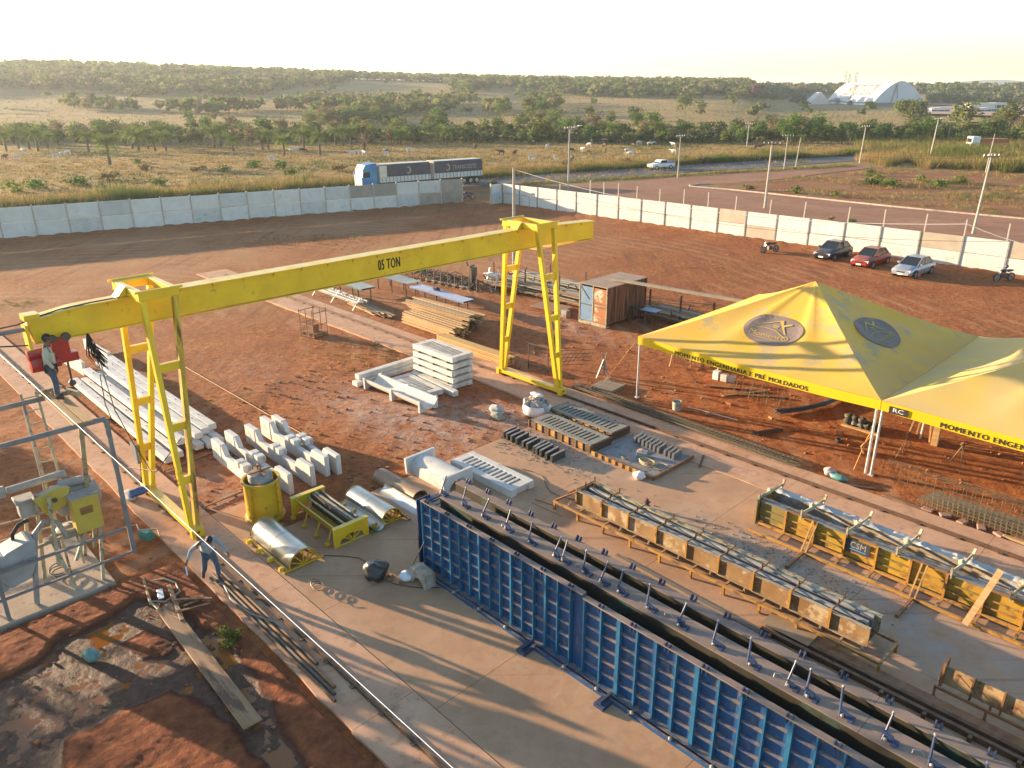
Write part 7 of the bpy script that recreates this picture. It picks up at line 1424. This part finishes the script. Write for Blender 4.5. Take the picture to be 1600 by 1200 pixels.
# ---------------------------------------------------------------- vegetation
def leafmat(name, c1, c2, var=.25):
    m = mat(name, c1, c2, .6, .8, var=var, spec=.2, transl=.42); return m
LM = [leafmat('leaf_olive', (.115, .15, .035), (.15, .17, .045)), leafmat('leaf_green', (.075, .145, .028), (.105, .17, .035)), leafmat('leaf_dark', (.05, .095, .025), (.07, .115, .03)), leafmat('leaf_dry', (.19, .15, .075), (.22, .17, .085)), leafmat('leaf_yellowgreen', (.15, .19, .04), (.18, .21, .055))]
bark = mat('bark', (.14, .10, .07), (.09, .065, .045), 3, .9, bump=.3)
def crown_mesh(name, h, rx, n, q, m, seed, flat=.6, z0=.3, lobes=7):
    rs = np.random.default_rng(seed); cl = []
    for i in range(lobes):
        a = rs.uniform(0, 6.28); r = rx*rs.uniform(.15, .62); cl.append((r*math.cos(a), r*math.sin(a), h*(z0+.15+rs.uniform(0, .55)*(1-z0)), rx*rs.uniform(.38, .6)))
    vv = []; ff = []; mi = []
    for i in range(n):
        c = cl[i % lobes]; d = rs.normal(size=3); d /= np.linalg.norm(d); k = c[3]*rs.uniform(.55, 1.05)
        p = np.array([c[0]+d[0]*k, c[1]+d[1]*k, c[2]+d[2]*k*flat]); nrm = d+rs.normal(size=3)*.55; nrm /= np.linalg.norm(nrm)
        t = np.cross(nrm, (0, 0, 1.)); t /= (np.linalg.norm(t)+1e-6); b_ = np.cross(nrm, t); s1, s2 = q*rs.uniform(.5, 1.2), q*rs.uniform(.4, .9); w = rs.uniform(-.3, .3)
        k0 = len(vv); vv += [tuple(p-t*s1), tuple(p-b_*s2+t*w*s1), tuple(p+t*s1), tuple(p+b_*s2-t*w*s1)]; ff.append((k0, k0+1, k0+2, k0+3))
    me = bpy.data.meshes.new(name); me.from_pydata(vv, [], ff); me.materials.append(m); return me
def trunk_mesh(h, rx, seed, bare=False):
    random.seed(seed); mb = MB(); hh = h*.45; mb.path([(0, 0, -.3), (.1, 0, hh*.5), (.05, .1, hh)], .05*h**.7+.05, 6, .03*h**.7)
    for i in range(6 if not bare else 22):
        a = random.uniform(0, 6.28); r = rx*random.uniform(.4, .9); z = h*random.uniform(.6, .95); s0 = hh*random.uniform(.4, 1); mb.path([(0, 0, s0), (r*.45*math.cos(a), r*.45*math.sin(a), s0+(z-s0)*.6), (r*math.cos(a), r*math.sin(a), z)], .022*h**.7, 4, .008*h)
    q = mb.mesh('trunk'); q.materials.append(bark); return q
TT = []
for i in range(12):
    h = (5.5, 7, 6, 8, 5, 6.5)[i % 6]; rx = h*(.55, .48, .62, .5, .6, .45)[i % 6]
    TT.append((h, crown_mesh('crown', h, rx, 460, .36, LM[(0, 1, 2, 3, 0, 4, 1, 0, 2, 3, 0, 1)[i]], 100+i, (.6, .8, .5)[i % 3], (.0, .12, .02)[i % 3], 9), trunk_mesh(h, rx, 50+i)))
KN = ['olive', 'green', 'dark', 'dry brownish', 'olive', 'yellow-green', 'green', 'olive', 'dark', 'dry brownish', 'olive', 'green']
def tree(x, y, sc, k, label, group, z=None, trunk=True):
    k %= 12; z = hill(x, y)-.05 if z is None else z; t = link('tree', None, None, (x, y, z), (0, 0, random.uniform(0, 6.28))); t.scale = (sc*random.uniform(.9, 1.15), sc, sc*random.uniform(.9, 1.1)); tag(t, label, 'tree', group)
    c = link('crown', TT[k][1], t)
    if trunk: link('trunk', TT[k][2], t)
    return t
random.seed(51)
def PX(x, y, z):                                          # where a point falls in the photograph
    Z = z-CAM_H; f = y*math.cos(p_)-Z*math.sin(p_); u_ = y*math.sin(p_)+Z*math.cos(p_); xr = x/f; yr = u_/f
    return 800+F_PX*(xr*math.cos(r_)+yr*math.sin(r_)), 600-F_PX*(-xr*math.sin(r_)+yr*math.cos(r_))
ntree = 0
# valley line: front rank of individual trees
for row, (yb, n, s0) in enumerate(((224, 66, .78), (220, 64, .85), (216, 60, .9))):
    for i in range(n):
        px = -60+1720*(i+random.uniform(.1, .9))/n; py = yb+random.uniform(-3, 3)+(1 if px < 300 else (-5 if px > 750 and px < 1100 else (-2 if px < 1200 else 4)))
        p = G(px, py); 
        if px > 1190: p = G(px, py-6)
        k = random.choice((0, 1, 2, 2, 1, 0, 3, 4, 6, 7, 8, 10, 11)); q_ = random.uniform(.75, 1.25); tree(p.x, p.y, s0*q_, k, f'{("low", "medium", "tall")[int((q_-.75)*5.99)]} {KN[k]} tree, {("front", "middle", "back")[(224, 220, 216).index(yb)]} rank of the valley line, {spot_words(px)}', f'{KN[k]} trees of the valley line'); ntree += 1
# single trees that stand out
for px, py, sc, k, lab in ((728, 222, 1.1, 0, 'wide olive tree behind the right part of the lorry'), (843, 222, 1.3, 0, 'broad umbrella-shaped pair of olive crowns behind the pasture'), (982, 226, .75, 4, 'rounded olive bush-like tree alone in the pasture right of the lamp pole'), (1095, 221, .55, 5, 'small yellow-green tree at the pasture edge'), (1065, 182, 2.0, 0, 'large round olive tree alone on the middle slope'), (850, 190, 1.2, 1, 'green tree on the slope left of the big lone one'), (873, 178, 1.2, 6, 'second green tree on the left slope edge'), (1280, 210, 1.3, 6, 'tall dark green tree before the slope under the arena'), (1240, 222, 1.1, 1, 'bright green tree at the road bend'), (1575, 205, 1.6, 7, 'olive tree at the right edge beyond the tall grass'), (1505, 200, 1.9, 0, 'spreading olive acacia in front of the pink earth'), (1560, 188, 1.2, 10, 'flat-topped olive tree on the pink earth')):
    p = G(px, py); tree(p.x, p.y, sc, k, lab, None)
p = G(1420, 190); t = tag(link('tree', None, None, p), 'very large round tree standing in front of the white arena', 'tree'); link('crown', crown_mesh('crown', 10.5, 8.2, 2600, .55, LM[0], 41, .62, .02, 16), t); link('trunk', trunk_mesh(9, 6, 3), t)
rd = crown_mesh('crown', 5, 2.6, 300, .4, leafmat('leaf_pink', (.26, .10, .12), (.22, .12, .12)), 900)
for px, py, s_, lab in ((1175, 172, 2.2, 'pink flowering tree on the far slope'), (1000, 172, 1.2, 'low pink flowering bush on the slope')):
    p = G(px, py-1); t = tag(link('tree', None, None, (p.x, p.y, hill(p.x, p.y))), lab, 'tree'); t.scale = (s_,)*3; link('crown', rd, t); link('trunk', TT[4][2], t)
bt = tag(link('tree', None, None, G(570, 243)), 'bare pinkish leafless tree in the pasture left of the lorry', 'tree'); link('crown', crown_mesh('crown', 5.5, 3.0, 160, .16, leafmat('leaf_bare', (.24, .16, .11), (.2, .13, .1)), 77, .8, .2), bt); link('trunk', trunk_mesh(5.5, 3.0, 5, True), bt)
# palms
def frond(L, a, droop, up_):
    mb = MB(); n = 9; pts = []
    for i in range(n+1): s_ = i/n; pts.append(Vector((L*s_*math.cos(a)*(1-.12*s_), L*s_*math.sin(a)*(1-.12*s_), up_*L*s_-droop*L*s_*s_)))
    sd = Vector((-math.sin(a), math.cos(a), 0))
    for i in range(n):
        p, q = pts[i], pts[i+1]; w = .62*math.sin(math.pi*(i+.8)/(n+1))
        for s_ in (-1, 1):
            for f_ in (.15, .6): m_ = p.lerp(q, f_); m2 = p.lerp(q, f_+.32); e = m2.lerp(q, .6)+sd*s_*w-Vector((0, 0, w*.45)); mb.add([m_, m2, e], [(0, 1, 2)])
    mb.path(pts, .025, 3, .01); return mb
palm_leaf = leafmat('palm_leaf', (.13, .19, .04), (.18, .22, .05), .2)
def palm_parts(seed, th, nf=26, L0=1.9):
    random.seed(seed); crown = MB(); fr = []
    for i in range(nf):
        a = i*2.4; lay = i/nf; mb = frond(L0*random.uniform(.85, 1.15), a, .40+.62*lay, 1.15-1.0*lay+random.uniform(-.1, .1)); mb.v = [(v[0], v[1], v[2]+th) for v in mb.v]; fr.append(mb); crown.add(mb.v, mb.f)
    tk = MB(); tk.path([(0, 0, -.2), (.08, 0, th*.5), (0, .05, th)], .22, 8, .15)
    for i in range(10): a = i*2.1; tk.bar((.15*math.cos(a), .15*math.sin(a), th*.8-.05), (.34*math.cos(a), .34*math.sin(a), th*.97), .06, .04)
    return crown, tk, fr
PT = []
for i in range(5):
    th = (3.0, 2.6, 3.3, 2.2, 2.9)[i]; c, k, _ = palm_parts(i, th); cme = c.mesh('crown'); cme.materials.append(palm_leaf); kme = k.mesh('trunk'); kme.materials.append(bark); PT.append((cme, kme))
palms = [(30, 233), (47, 234), (60, 237), (76, 231), (139, 237), (207, 232), (217, 235), (232, 233), (243, 236), (260, 237), (254, 230), (336, 231), (346, 230), (365, 236), (410, 233), (420, 234), (444, 243), (500, 243), (475, 231), (525, 226), (535, 225), (548, 226), (584, 225), (627, 226), (665, 222), (698, 227), (956, 220), (1023, 222), (1145, 218), (1290, 186), (10, 236), (198, 229), (1500, 232)]
random.seed(61)
for i, (x, y) in enumerate(palms):
    if x > 1280: continue
    p = G(x, y); t = tag(link('palm_tree', None, None, p, (0, 0, random.uniform(0, 6))), f'{("full", "slim", "taller", "low", "ragged")[i % 5]} short palm in the {"far" if y < 228 else ("near" if y > 235 else "middle")} pasture, {spot_words(x)}', 'palm', 'palms in the pasture'); s_ = random.uniform(1.15, 1.5); t.scale = (s_,)*3; link('crown', PT[i % 5][0], t); link('trunk', PT[i % 5][1], t)
near = G(172, 257); c, k, fr = palm_parts(99, 2.9, 34, 2.1); t = tag(link('palm_tree', None, None, near), 'largest palm, standing alone and nearest in the left pasture', 'palm', 'palms in the pasture'); t.scale = (1.5,)*3; obj('trunk', k, bark, t)
for mb in fr: obj('frond', mb, palm_leaf, t)
pg = G(740, 262); t = tag(link('palm_tree', None, None, pg), 'young palm in the verge right behind the lorry', 'palm'); c, k, fr = palm_parts(7, .7, 14, 1.8); obj('crown', c, palm_leaf, t); obj('trunk', k, bark, t); t.scale = (1.3,)*3
# slopes: scattered individual trees, then dense woodland as one mass
def density(px, py, D):
    """woodland cover seen on the slopes"""
    n1 = noise.noise(Vector((px*.006, py*.04, 1)))*.5+noise.noise(Vector((px*.02, py*.1, 7)))*.3
    sky_ = np.interp(px, (0, 300, 400, 560, 700, 800, 900, 1000, 1200, 1600), (146, 150, 150, 130, 130, 142, 150, 154, 157, 157))  # lower edge of the upper forest
    if px > 1240: return 1.0 if D > (900 if 1255 < px < 1450 else 770) else .003
    if D > 840: return 1.0
    if py < sky_+n1*12:
        if 545 < px < 700 and py > 124: return .02
        return 1.0 if noise.noise(Vector((px*.012, D*.012, 4))) > -.22 else .15
    if px < 110: return .006
    if px < 480: return .75 if abs(py-np.interp(px, (100, 300, 480), (168, 177, 172))) < 4+n1*14 else .006
    if 400 < px < 830 and py < 198: return .7 if n1 > (-.06 if py > 160 else .16) else .008
    if 820 < px < 870 and 160 < py < 200: return .4
    return .006
pts = []; rs = np.random.default_rng(5)
for i in range(60000):
    D = math.sqrt(rs.uniform(250**2, 1000**2)); az = rs.uniform(-.80, .78); x, y = D*math.sin(az), D*math.cos(az); z = hill(x, y); px, py = PX(x, y, z)
    if px < -150 or px > 1750: continue
    if rs.uniform() < density(px, py, D)*np.interp(D, (250, 500, 1000), (1, .75, .42)): pts.append((x, y, z, D, px, py))
grid_ = {}; kept = []
for p in pts:
    s_ = 4.6 if p[3] < 450 else 6.0; key = (int(p[0]/s_), int(p[1]/s_))
    if key in grid_: continue
    grid_[key] = 1; kept.append(p)
kept.sort(key=lambda p: p[3]); left = 290-ntree
for p in kept[:left]:
    k = random.choice((0, 1, 2, 3, 0, 7, 10, 8, 11)); tree(p[0], p[1], random.uniform(.6, 1.15), k, f'{KN[k]} tree on the {"lower" if p[3] < 300 else ("middle" if p[3] < 380 else "upper")} slope above the valley, {spot_words(p[4])}', f'{KN[k]} trees on the slopes', z=p[2]-.1, trunk=p[3] < 350)
rest = kept[left:]
for i in range(900):                                     # undergrowth at the feet of the valley trees
    px = rs.uniform(-80, 1700); py = rs.uniform(214, 224)-(4 if px > 1190 else 0); p = G(px, py); rest.append((p.x, p.y, hill(p.x, p.y), -1, px, py))
tm = []
for j in range(10):
    m_ = crown_mesh('x', 6.5, 3.6, 46, 1.05, LM[0], 300+j, .62, .12, 5); co = np.empty(len(m_.vertices)*3); m_.vertices.foreach_get('co', co); tm.append(co.reshape(-1, 3)); bpy.data.meshes.remove(m_)
nb = len(rest); CO = np.empty((nb, 46*4, 3)); MI = np.empty((nb, 46), dtype=np.int32); mc = rs.choice(5, nb, p=(.34, .2, .2, .2, .06))
for i, p in enumerate(rest):
    a = rs.uniform(0, 6.28); ca, sa = math.cos(a), math.sin(a); s_ = rs.uniform(.7, 1.45)*(1 if p[3] < 600 else 1.15) if p[3] > 0 else rs.uniform(.28, .6); c = tm[i % 10]*s_; CO[i, :, 0] = c[:, 0]*ca-c[:, 1]*sa+p[0]; CO[i, :, 1] = c[:, 0]*sa+c[:, 1]*ca+p[1]; CO[i, :, 2] = c[:, 2]+p[2]-.3; MI[i] = mc[i]
def quadmesh(name, CO, MI, mats_):
    n = CO.size//3; me = bpy.data.meshes.new(name); me.vertices.add(n); me.vertices.foreach_set('co', CO.reshape(-1)); nq = n//4; me.loops.add(n); me.loops.foreach_set('vertex_index', np.arange(n, dtype=np.int32)); me.polygons.add(nq); me.polygons.foreach_set('loop_start', np.arange(0, n, 4, dtype=np.int32)); me.polygons.foreach_set('material_index', MI.reshape(-1)); 
    for m_ in mats_: me.materials.append(m_)
    me.update(calc_edges=True); me.validate(); return me
LF = [mat('far_leaf_%s' % n_, a, b_, .03, .85, transl=.42, spec=.1) for n_, a, b_ in (('olive', (.115, .14, .04), (.14, .155, .05)), ('green', (.08, .13, .032), (.105, .15, .038)), ('dark', (.055, .09, .028), (.075, .105, .033)), ('dry', (.17, .15, .075), (.19, .165, .085)), ('bright', (.15, .18, .05), (.17, .19, .06)))]
tag(link('far_woodland', quadmesh('far_woodland', CO, MI, LF)), 'dry woodland covering the far hills', 'woodland', kind='stuff')
print('woodland trees', nb)

# grasses
GM = [mat('grass_green', (.085, .12, .025), (.12, .15, .035), .3, .85, spec=.1, transl=.3), mat('grass_straw', (.40, .28, .11), (.33, .22, .085), .3, .85, spec=.1, transl=.3), mat('grass_brown', (.24, .15, .065), (.18, .115, .05), .3, .85, spec=.1, transl=.3), mat('grass_olive', (.17, .16, .05), (.21, .18, .065), .3, .85, spec=.1, transl=.3)]
def grass(name, label, pts, hs, ms, nb=7, spread=.3, wd=.05):
    n = len(pts); rs = np.random.default_rng(len(pts)); P = np.array([(p[0], p[1], p[2]) for p in pts]); P = np.repeat(P, nb, 0); H = np.repeat(np.array(hs), nb)*rs.uniform(.5, 1.1, n*nb); Mi = np.repeat(np.array(ms), nb)
    a = rs.uniform(0, 6.28, n*nb); r = rs.uniform(0, spread, n*nb)*np.sqrt(H+.3); P[:, 0] += r*np.cos(a); P[:, 1] += r*np.sin(a); b_ = rs.uniform(0, 6.28, n*nb); w = wd*(H+.3)*rs.uniform(.4, 1.2, n*nb); ln = rs.uniform(.1, .55, n*nb)*H
    V = np.empty((n*nb, 4, 3)); dx, dy = np.cos(b_)*w, np.sin(b_)*w; lx, ly = np.cos(a)*ln, np.sin(a)*ln
    V[:, 0] = P-np.stack([dx*.5, dy*.5, np.zeros_like(dx)], 1); V[:, 1] = P+np.stack([dx*.5, dy*.5, np.zeros_like(dx)], 1); T = P+np.stack([lx, ly, H], 1); V[:, 2] = T+np.stack([dx*.04, dy*.04, 0*H], 1)*2; V[:, 3] = T-np.stack([dx*.04, dy*.04, 0*H], 1)*2
    return tag(link(name, quadmesh(name, V, Mi.astype(np.int32), GM)), label, 'grass', kind='stuff')
rs = np.random.default_rng(3)
lwn = Vector((-LWd.y, LWd.x, 0)); pts = []; hs = []; ms = []
for i in range(13000):                                   # verge between the shaded wall and the highway
    s_ = rs.uniform(-30, 47); o_ = rs.uniform(.5, 12.5) if s_ < 22 else rs.uniform(.5, 5); p = LW0+LWd*s_+lwn*o_; f = noise.noise(Vector((p.x*.15, p.y*.15, 0)))
    pts.append((p.x, p.y, -.05)); hs.append(rs.uniform(.5, 1.3)*(1+.5*f)); ms.append(0 if f+rs.uniform(-.4, .4) > .05 else rs.choice((1, 2, 3)))
for i in range(15000):                                   # beyond the highway
    t = rs.uniform(0, 1); k = rs.uniform(0, len(HF)-2.2); j = int(k); fr_ = k-j; a = Vector((*HF[j], 0)).lerp(Vector((*HF[j+1], 0)), fr_); d2 = (Vector((*HF[j+1], 0))-Vector((*HF[j], 0))).normalized(); nn = Vector((-d2.y, d2.x, 0)); o_ = .3+abs(rs.normal())*5.5; p = a+nn*o_
    f = noise.noise(Vector((p.x*.1, p.y*.1, 3))); pts.append((p.x, p.y, -.05)); hs.append(rs.uniform(.5, 1.35)*(1+.6*f)); ms.append(0 if (o_ < 4 and rs.uniform() < .6) or f > .25 else rs.choice((1, 1, 2, 3)))
grass('verge_grass', 'tall dry and green grass along the highway verges', pts, hs, ms, 12, .35, .05)
pts = []; hs = []; ms = []
for i in range(16000):                                   # tall grass at the right, beyond the lot
    px, py = rs.uniform(1340, 1680), 216+54*rs.uniform(0, 1)**.7; 
    p = G(px, py); f = noise.noise(Vector((p.x*.05, p.y*.05, 8)))
    if py > 254+(px-1340)*.07+9*noise.noise(Vector((px*.03, 0, 0)))-3*rs.uniform(0, 1): continue
    pts.append((p.x, p.y, -.05)); hs.append(rs.uniform(.6, 2.0)*(1+.6*f)); ms.append(0 if f+rs.uniform(-.5, .5) > .12 else rs.choice((1, 3, 3, 2) if py < 245 else (1, 1, 3, 2)))
grass('tall_grass', 'tall tangled grass mass at the right beyond the vacant lot', pts, hs, ms, 14, .7, .055)
pts = []; hs = []; ms = []
for i in range(26000):                                   # pasture tussocks
    D = math.sqrt(rs.uniform(118**2, 245**2)); az = rs.uniform(-.72, .5); x, y = D*math.sin(az), D*math.cos(az)
    if y < 98+.55*x+24 or (x > 60 and y < 185): continue
    f = noise.noise(Vector((x*.04, y*.04, 2))); pts.append((x, y, -.06)); hs.append(rs.uniform(.12, .42)*(1+.5*f)); ms.append(rs.choice((1, 1, 1, 3, 2)) if f < .3 or rs.uniform() < .5 else 0)
for i in range(7000):                                    # tussocks on the bright slopes
    D = math.sqrt(rs.uniform(245**2, 620**2)); az = rs.uniform(-.7, .6); x, y = D*math.sin(az), D*math.cos(az); pts.append((x, y, hill(x, y)-.1)); hs.append(rs.uniform(.3, .9)); ms.append(rs.choice((1, 3, 2, 0)))
grass('pasture_tussocks', 'dry tussocks all over the pasture', pts, hs, ms, 7, .7, .28)
pts = []; hs = []; ms = []
for i in range(20000):                                    # weeds on the vacant lot and verges
    x, y = rs.uniform(22, 100), rs.uniform(45, 145); f = noise.noise(Vector((x*.09, y*.09, 5)))+.4*noise.noise(Vector((x*.3, y*.3, 5)))
    u, v = uv_of(Vector((x, y, 0)))
    d_ = (y-117+ (x-27)*1.06)
    if d_ < 1.5 or y > 117+(x-27)*.62-2 and x < 66 or f < -.10: continue
    pts.append((x, y, 0)); hs.append(rs.uniform(.12, .55)*(.7+1.5*max(0, f))); ms.append(0 if f > .38 else rs.choice((3, 1, 2)))
for i in range(3600):                                    # weeds right behind the sunlit wall
    u, v = rs.uniform(-70, 0), 68.5+abs(rs.normal())*1.3; p = W(u, v); pts.append((p.x, p.y, 0)); hs.append(rs.uniform(.1, .45)); ms.append(rs.choice((0, 1, 3, 2)))
for i in range(1500):                                    # green strip between highway and side street
    t = rs.uniform(0, 1); x = 2+t*62; y = 119.6+.44*x+rs.normal()*1.0; pts.append((x, y, 0)); hs.append(rs.uniform(.15, .5)); ms.append(rs.choice((0, 0, 3, 1)))
grass('lot_weeds', 'patches of weeds on the vacant lot and verges', pts, hs, ms, 10, .5, .07)
pts = []; hs = []; ms = []                               # sparse dry tufts in the yard
for (cx, cy, n, s_) in ((500, 378, 150, 2.2), (455, 370, 60, 1.2), (620, 560, 80, 1.6), (560, 545, 70, 1.4), (165, 335, 50, .5), (440, 338, 30, .4), (20, 475, 50, .8), (1100, 414, 30, 1.5)):
    c = G(cx, cy)
    for i in range(n): pts.append((c.x+rs.normal()*s_*1.6, c.y+rs.normal()*s_, 0)); hs.append(rs.uniform(.05, .22)); ms.append(rs.choice((0, 3, 1)))
grass('yard_tufts', 'sparse dry tufts in the red yard', pts, hs, ms, 6, .2, .1)
w = W(-16.84, 5.95); t = tag(obj('weed_clump', crown_mesh('weed_clump', .45, .36, 420, .045, leafmat('weed_leaf', (.07, .11, .02), (.13, .14, .03)), 5, .7, .0), None, loc=w), 'small leafy green weed growing at the outer edge of the left strip', 'weed')
w = W(-13.5, 4.2); t = tag(obj('weed_clump', crown_mesh('weed_clump', .12, .2, 60, .03, LM[1], 6, .7, .0), None, loc=w+Vector((0, 0, .06))), 'tiny weed sprig in the mud beside the wide planks', 'weed')
# bushes in verges and lot
BM = [crown_mesh('bush', 1.5, 1.2, 150, .2, LM[k], 600+k, .7, .0) for k in range(5)]
bs = [(230, 268, 1.5, 3), (170, 282, 1.5, 3), (310, 270, 1.4, 3), (350, 270, 1.3, 0), (395, 262, 1.5, 1), (60, 295, 1.6, 1), (120, 290, 1.5, 1), (20, 300, 1.6, 4), (440, 262, 1.4, 1), (460, 275, 1.4, 0), (530, 268, 1.4, 3), (215, 255, .9, 1), (250, 290, 1.2, 1), (1240, 302, 1.0, 4), (1302, 308, .8, 0), (1170, 297, .9, 3), (1390, 292, 1.3, 1), (1360, 290, 1.1, 2), (1370, 285, 1.2, 4), (1470, 292, 1.1, 1), (1500, 288, 1.2, 0), (1440, 285, 1.1, 4), (1360, 275, 1.0, 4), (1610, 300, .9, 4), (1100, 255, 1.5, 3), (1130, 250, 1.4, 0), (975, 258, 1.4, 3), (880, 262, 1.6, 3), (1070, 252, 1.3, 1), (770, 290, .7, 1), (1300, 345, .5, 3), (1330, 348, .5, 1), (600, 268, 1.2, 1), (718, 270, 1.3, 4)]
kn = ['olive', 'green', 'dark', 'dry brown', 'bright green']
for x, y, s_, k in bs:
    p = G(x, y); o = link('bush', BM[k], None, p, (0, 0, random.uniform(0, 6))); o.scale = (s_*random.uniform(.9, 1.3), s_, s_*.8); tag(o, f'{kn[k]} bush low in the {"grass verge" if x < 760 else "verge or vacant lot"}, {spot_words(x)}', 'bush', f'{kn[k]} bushes {"left of the gate" if x < 760 else "right of the gate"}')
# ---------------------------------------------------------------- arena and far buildings
P1, P0 = G(1360, 167), G(1289, 162.6); dl = (P0-P1); LA = dl.length; dl.normalize(); el = Vector((dl.y, -dl.x, 0)); el = el if el.x > 0 else -el
ar = empty('arena', 'big white vaulted arena with lettering on its curved roof', 'arena', P1, math.atan2(dl.y, dl.x)); sgn = 1 if Vector((-dl.y, dl.x, 0)).dot(el) > 0 else -1
WA, HA = 92.0, 18.6
for w_try in np.arange(40, 140, 1.0):
    a = P1+el*w_try/2; 
    if PX(a.x, a.y, HA)[0] >= 1409: WA = w_try; break
def arch(s_): return .8+(HA-.8)*(1-abs(s_)**1.75)
a_white = mat('arena_white', (.60, .57, .52), (.54, .51, .46), .02, .7)
mb = MB(); mb.grid(lambda i, j: (LA*i, sgn*WA*j, arch(2*j-1)), 4, 28); obj('vault_roof', mb, a_white, ar, 60)
for x in (0, LA): mb = MB(); n = 28; mb.add([(x+.0, sgn*WA*j/n, arch(2*j/n-1)-.01) for j in range(n+1)]+[(x, sgn*WA, 3), (x, 0, 3)], [tuple(range(n+3))]); obj('gable_wall', mb, mat('arena_gable_shaded', (.52, .56, .60), None, .05, .7), ar)  # pale blue copy of the arena white: its shade put into the colour
mb = MB(); [mb.box(i*LA/22-.3, i*LA/22+.3, (-.3 if sgn > 0 else -.3), .3, -3, .8) for i in range(23)]; obj('eave_column', mb, a_white, ar)['kind'] = 'stuff'
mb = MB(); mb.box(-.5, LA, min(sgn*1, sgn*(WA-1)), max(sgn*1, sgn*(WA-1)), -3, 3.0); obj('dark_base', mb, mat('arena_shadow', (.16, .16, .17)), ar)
mb = MB(); mb.bar((-.3, sgn*WA*.36, 3), (-.3, sgn*WA*.42, HA*.93), .8, .8); mb.bar((-.3, sgn*WA*.46, 6), (-.3, sgn*WA*.42, HA*.93), .4, .4); obj('gable_mast', mb, greysteel, ar)
def onroof(x, y):                                        # x runs along the roof (left in the photo = far end), y up the slope
    j = .235+y/WA; return (LA*.46-x, sgn*WA*j, arch(2*j-1)+.35)
tm_ = mat('arena_lettering', (.24, .20, .18)); mb = text_mb('ESPAÇO GNÓS', 14, onroof, width=LA*.56, bold=.03); 
obj('roof_lettering', mb, tm_, ar); mb = text_mb('eventos convenções formaturas', 3.6, lambda x, y: onroof(x+3, y-13), width=LA*.5); obj('roof_small_lettering', mb, tm_, ar)
mb = MB(); mb.add([onroof(x, y) for x, y in ((-LA*.37, -7), (-LA*.34, -7), (-LA*.37, 7), (-LA*.39, 7))], [(0, 1, 2, 3)]); mb.add([onroof(x, y) for x, y in ((-LA*.41, -7), (-LA*.385, -7), (-LA*.41, 3), (-LA*.43, 3))], [(0, 1, 2, 3)]); obj('roof_emblem', mb, mat('arena_emblem', (.25, .2, .06)), ar)
def far(px, py, fn, name, label, cat, rot=0):
    t = empty(name, label, cat, G(px, py), R(rot)); fn(t); return t
def f1(t):
    mb = MB(); mb.prism([(-13, 0), (-13, 5), (0, 17), (13, 4), (13, 0)], 0, 22, 'y'); obj('wall', mb, a_white, t); mb = MB(); mb.prism([(9, 4), (28, 9), (28, 6), (9, 2)], 2, 18, 'y'); obj('link_roof', mb, mat('mauve_roof', (.33, .27, .25)), t)
far(1281, 164, f1, 'annexe', 'small white gabled annexe left of the arena', 'building').scale = (.62,)*3
for i, (px, h) in enumerate(((1316, 30), (1322, 27), (1332, 29))):
    def ft(t, h=h):
        for x in (-1, 1): mb = MB(); mb.bar((x*1.0, 0, 0), (x*.7, 0, h), .4, .4); obj('mast', mb, greysteel, t)
        for k in range(9): mb = MB(); mb.bar((-.95, 0, k*h/9), (.9, 0, (k+1)*h/9), .25, .25); obj('lattice', mb, greysteel, t)
    far(px, 160.5, ft, 'lattice_tower', ['leftmost lattice tower behind the arena', 'middle lattice tower behind the arena', 'right lattice tower behind the arena'][i], 'tower')
def f2(t):
    mb = MB(); mb.box(-14, 10, -6, 6, 2.5, 8.5); obj('wall', mb, a_white, t); mb = MB(); mb.box(10.05, 22, -6, 6, 6.5, 8.6); obj('canopy', mb, a_white, t); mb = MB(); mb.box(10.1, 21, -4, 5, 1, 6.4); obj('dark_interior', mb, steel_dark, t); mb = MB(); [mb.box(x, x+.6, -6, -5.4, -1, 6.4) for x in (11, 16, 21)]; obj('column', mb, a_white, t)
hall = far(1532, 175, f2, 'white_hall', 'small white box hall right of the big tree on the horizon', 'building'); hall.scale = (.6,)*3
for i, px in enumerate((1467, 1508, 1540)):
    def f3(t):
        mb = MB(); mb.prism([(-9, 3.6), (-9, 4.4), (0, 5.2), (9, 4.4), (9, 3.6)], -3, 3, 'y'); obj('roof', mb, a_white, t); mb = MB(); mb.box(-8.5, 8.5, -2, 2, .3, 3.0); obj('counter', mb, mat('blue_kiosk', (.07, .14, .34)), t); mb = MB(); [mb.box(x, x+.3, -2.6, -2.3, 0, 3.6) for x in (-8.5, -3, 3, 8.2)]; obj('column', mb, a_white, t)
    far(px, 177, f3, 'blue_kiosk', ['left white-roofed blue kiosk right of the big tree', 'middle white-roofed blue kiosk before the white hall', 'right white-roofed blue kiosk under the white hall'][i], 'kiosk').scale = (.62,)*3
# unseen trees added left of frame, to cast long shadows across the yard
random.seed(71)
for i, (x, y, s_) in enumerate(((-36, 33, 1.0), (-41, 28, .8), (-33, 24, .75))):
    tree(x, y, s_, (0, 1, 2)[i], ('tree outside the photo left of the yard, the farthest', 'tree outside the photo left of the yard, the middle one', 'tree outside the photo left of the yard, the nearest')[i], None, z=0)
# ---------------------------------------------------------------- haze
mb = MB(); mb.box(-4600, 4600, -400, 4650, -2.0, 62); hz = MB()
m = bpy.data.materials.new('haze_air'); m.use_nodes = True; m.node_tree.nodes.remove(m.node_tree.nodes['Principled BSDF'])
pv = m.node_tree.nodes.new('ShaderNodeVolumePrincipled'); pv.inputs['Color'].default_value = (.84, .92, 1.0, 1); pv.inputs['Density'].default_value = HAZE; pv.inputs['Anisotropy'].default_value = .35
m.node_tree.links.new(pv.outputs[0], m.node_tree.nodes['Material Output'].inputs['Volume'])
tag(obj('haze', mb, m), 'warm evening haze', kind='stuff')
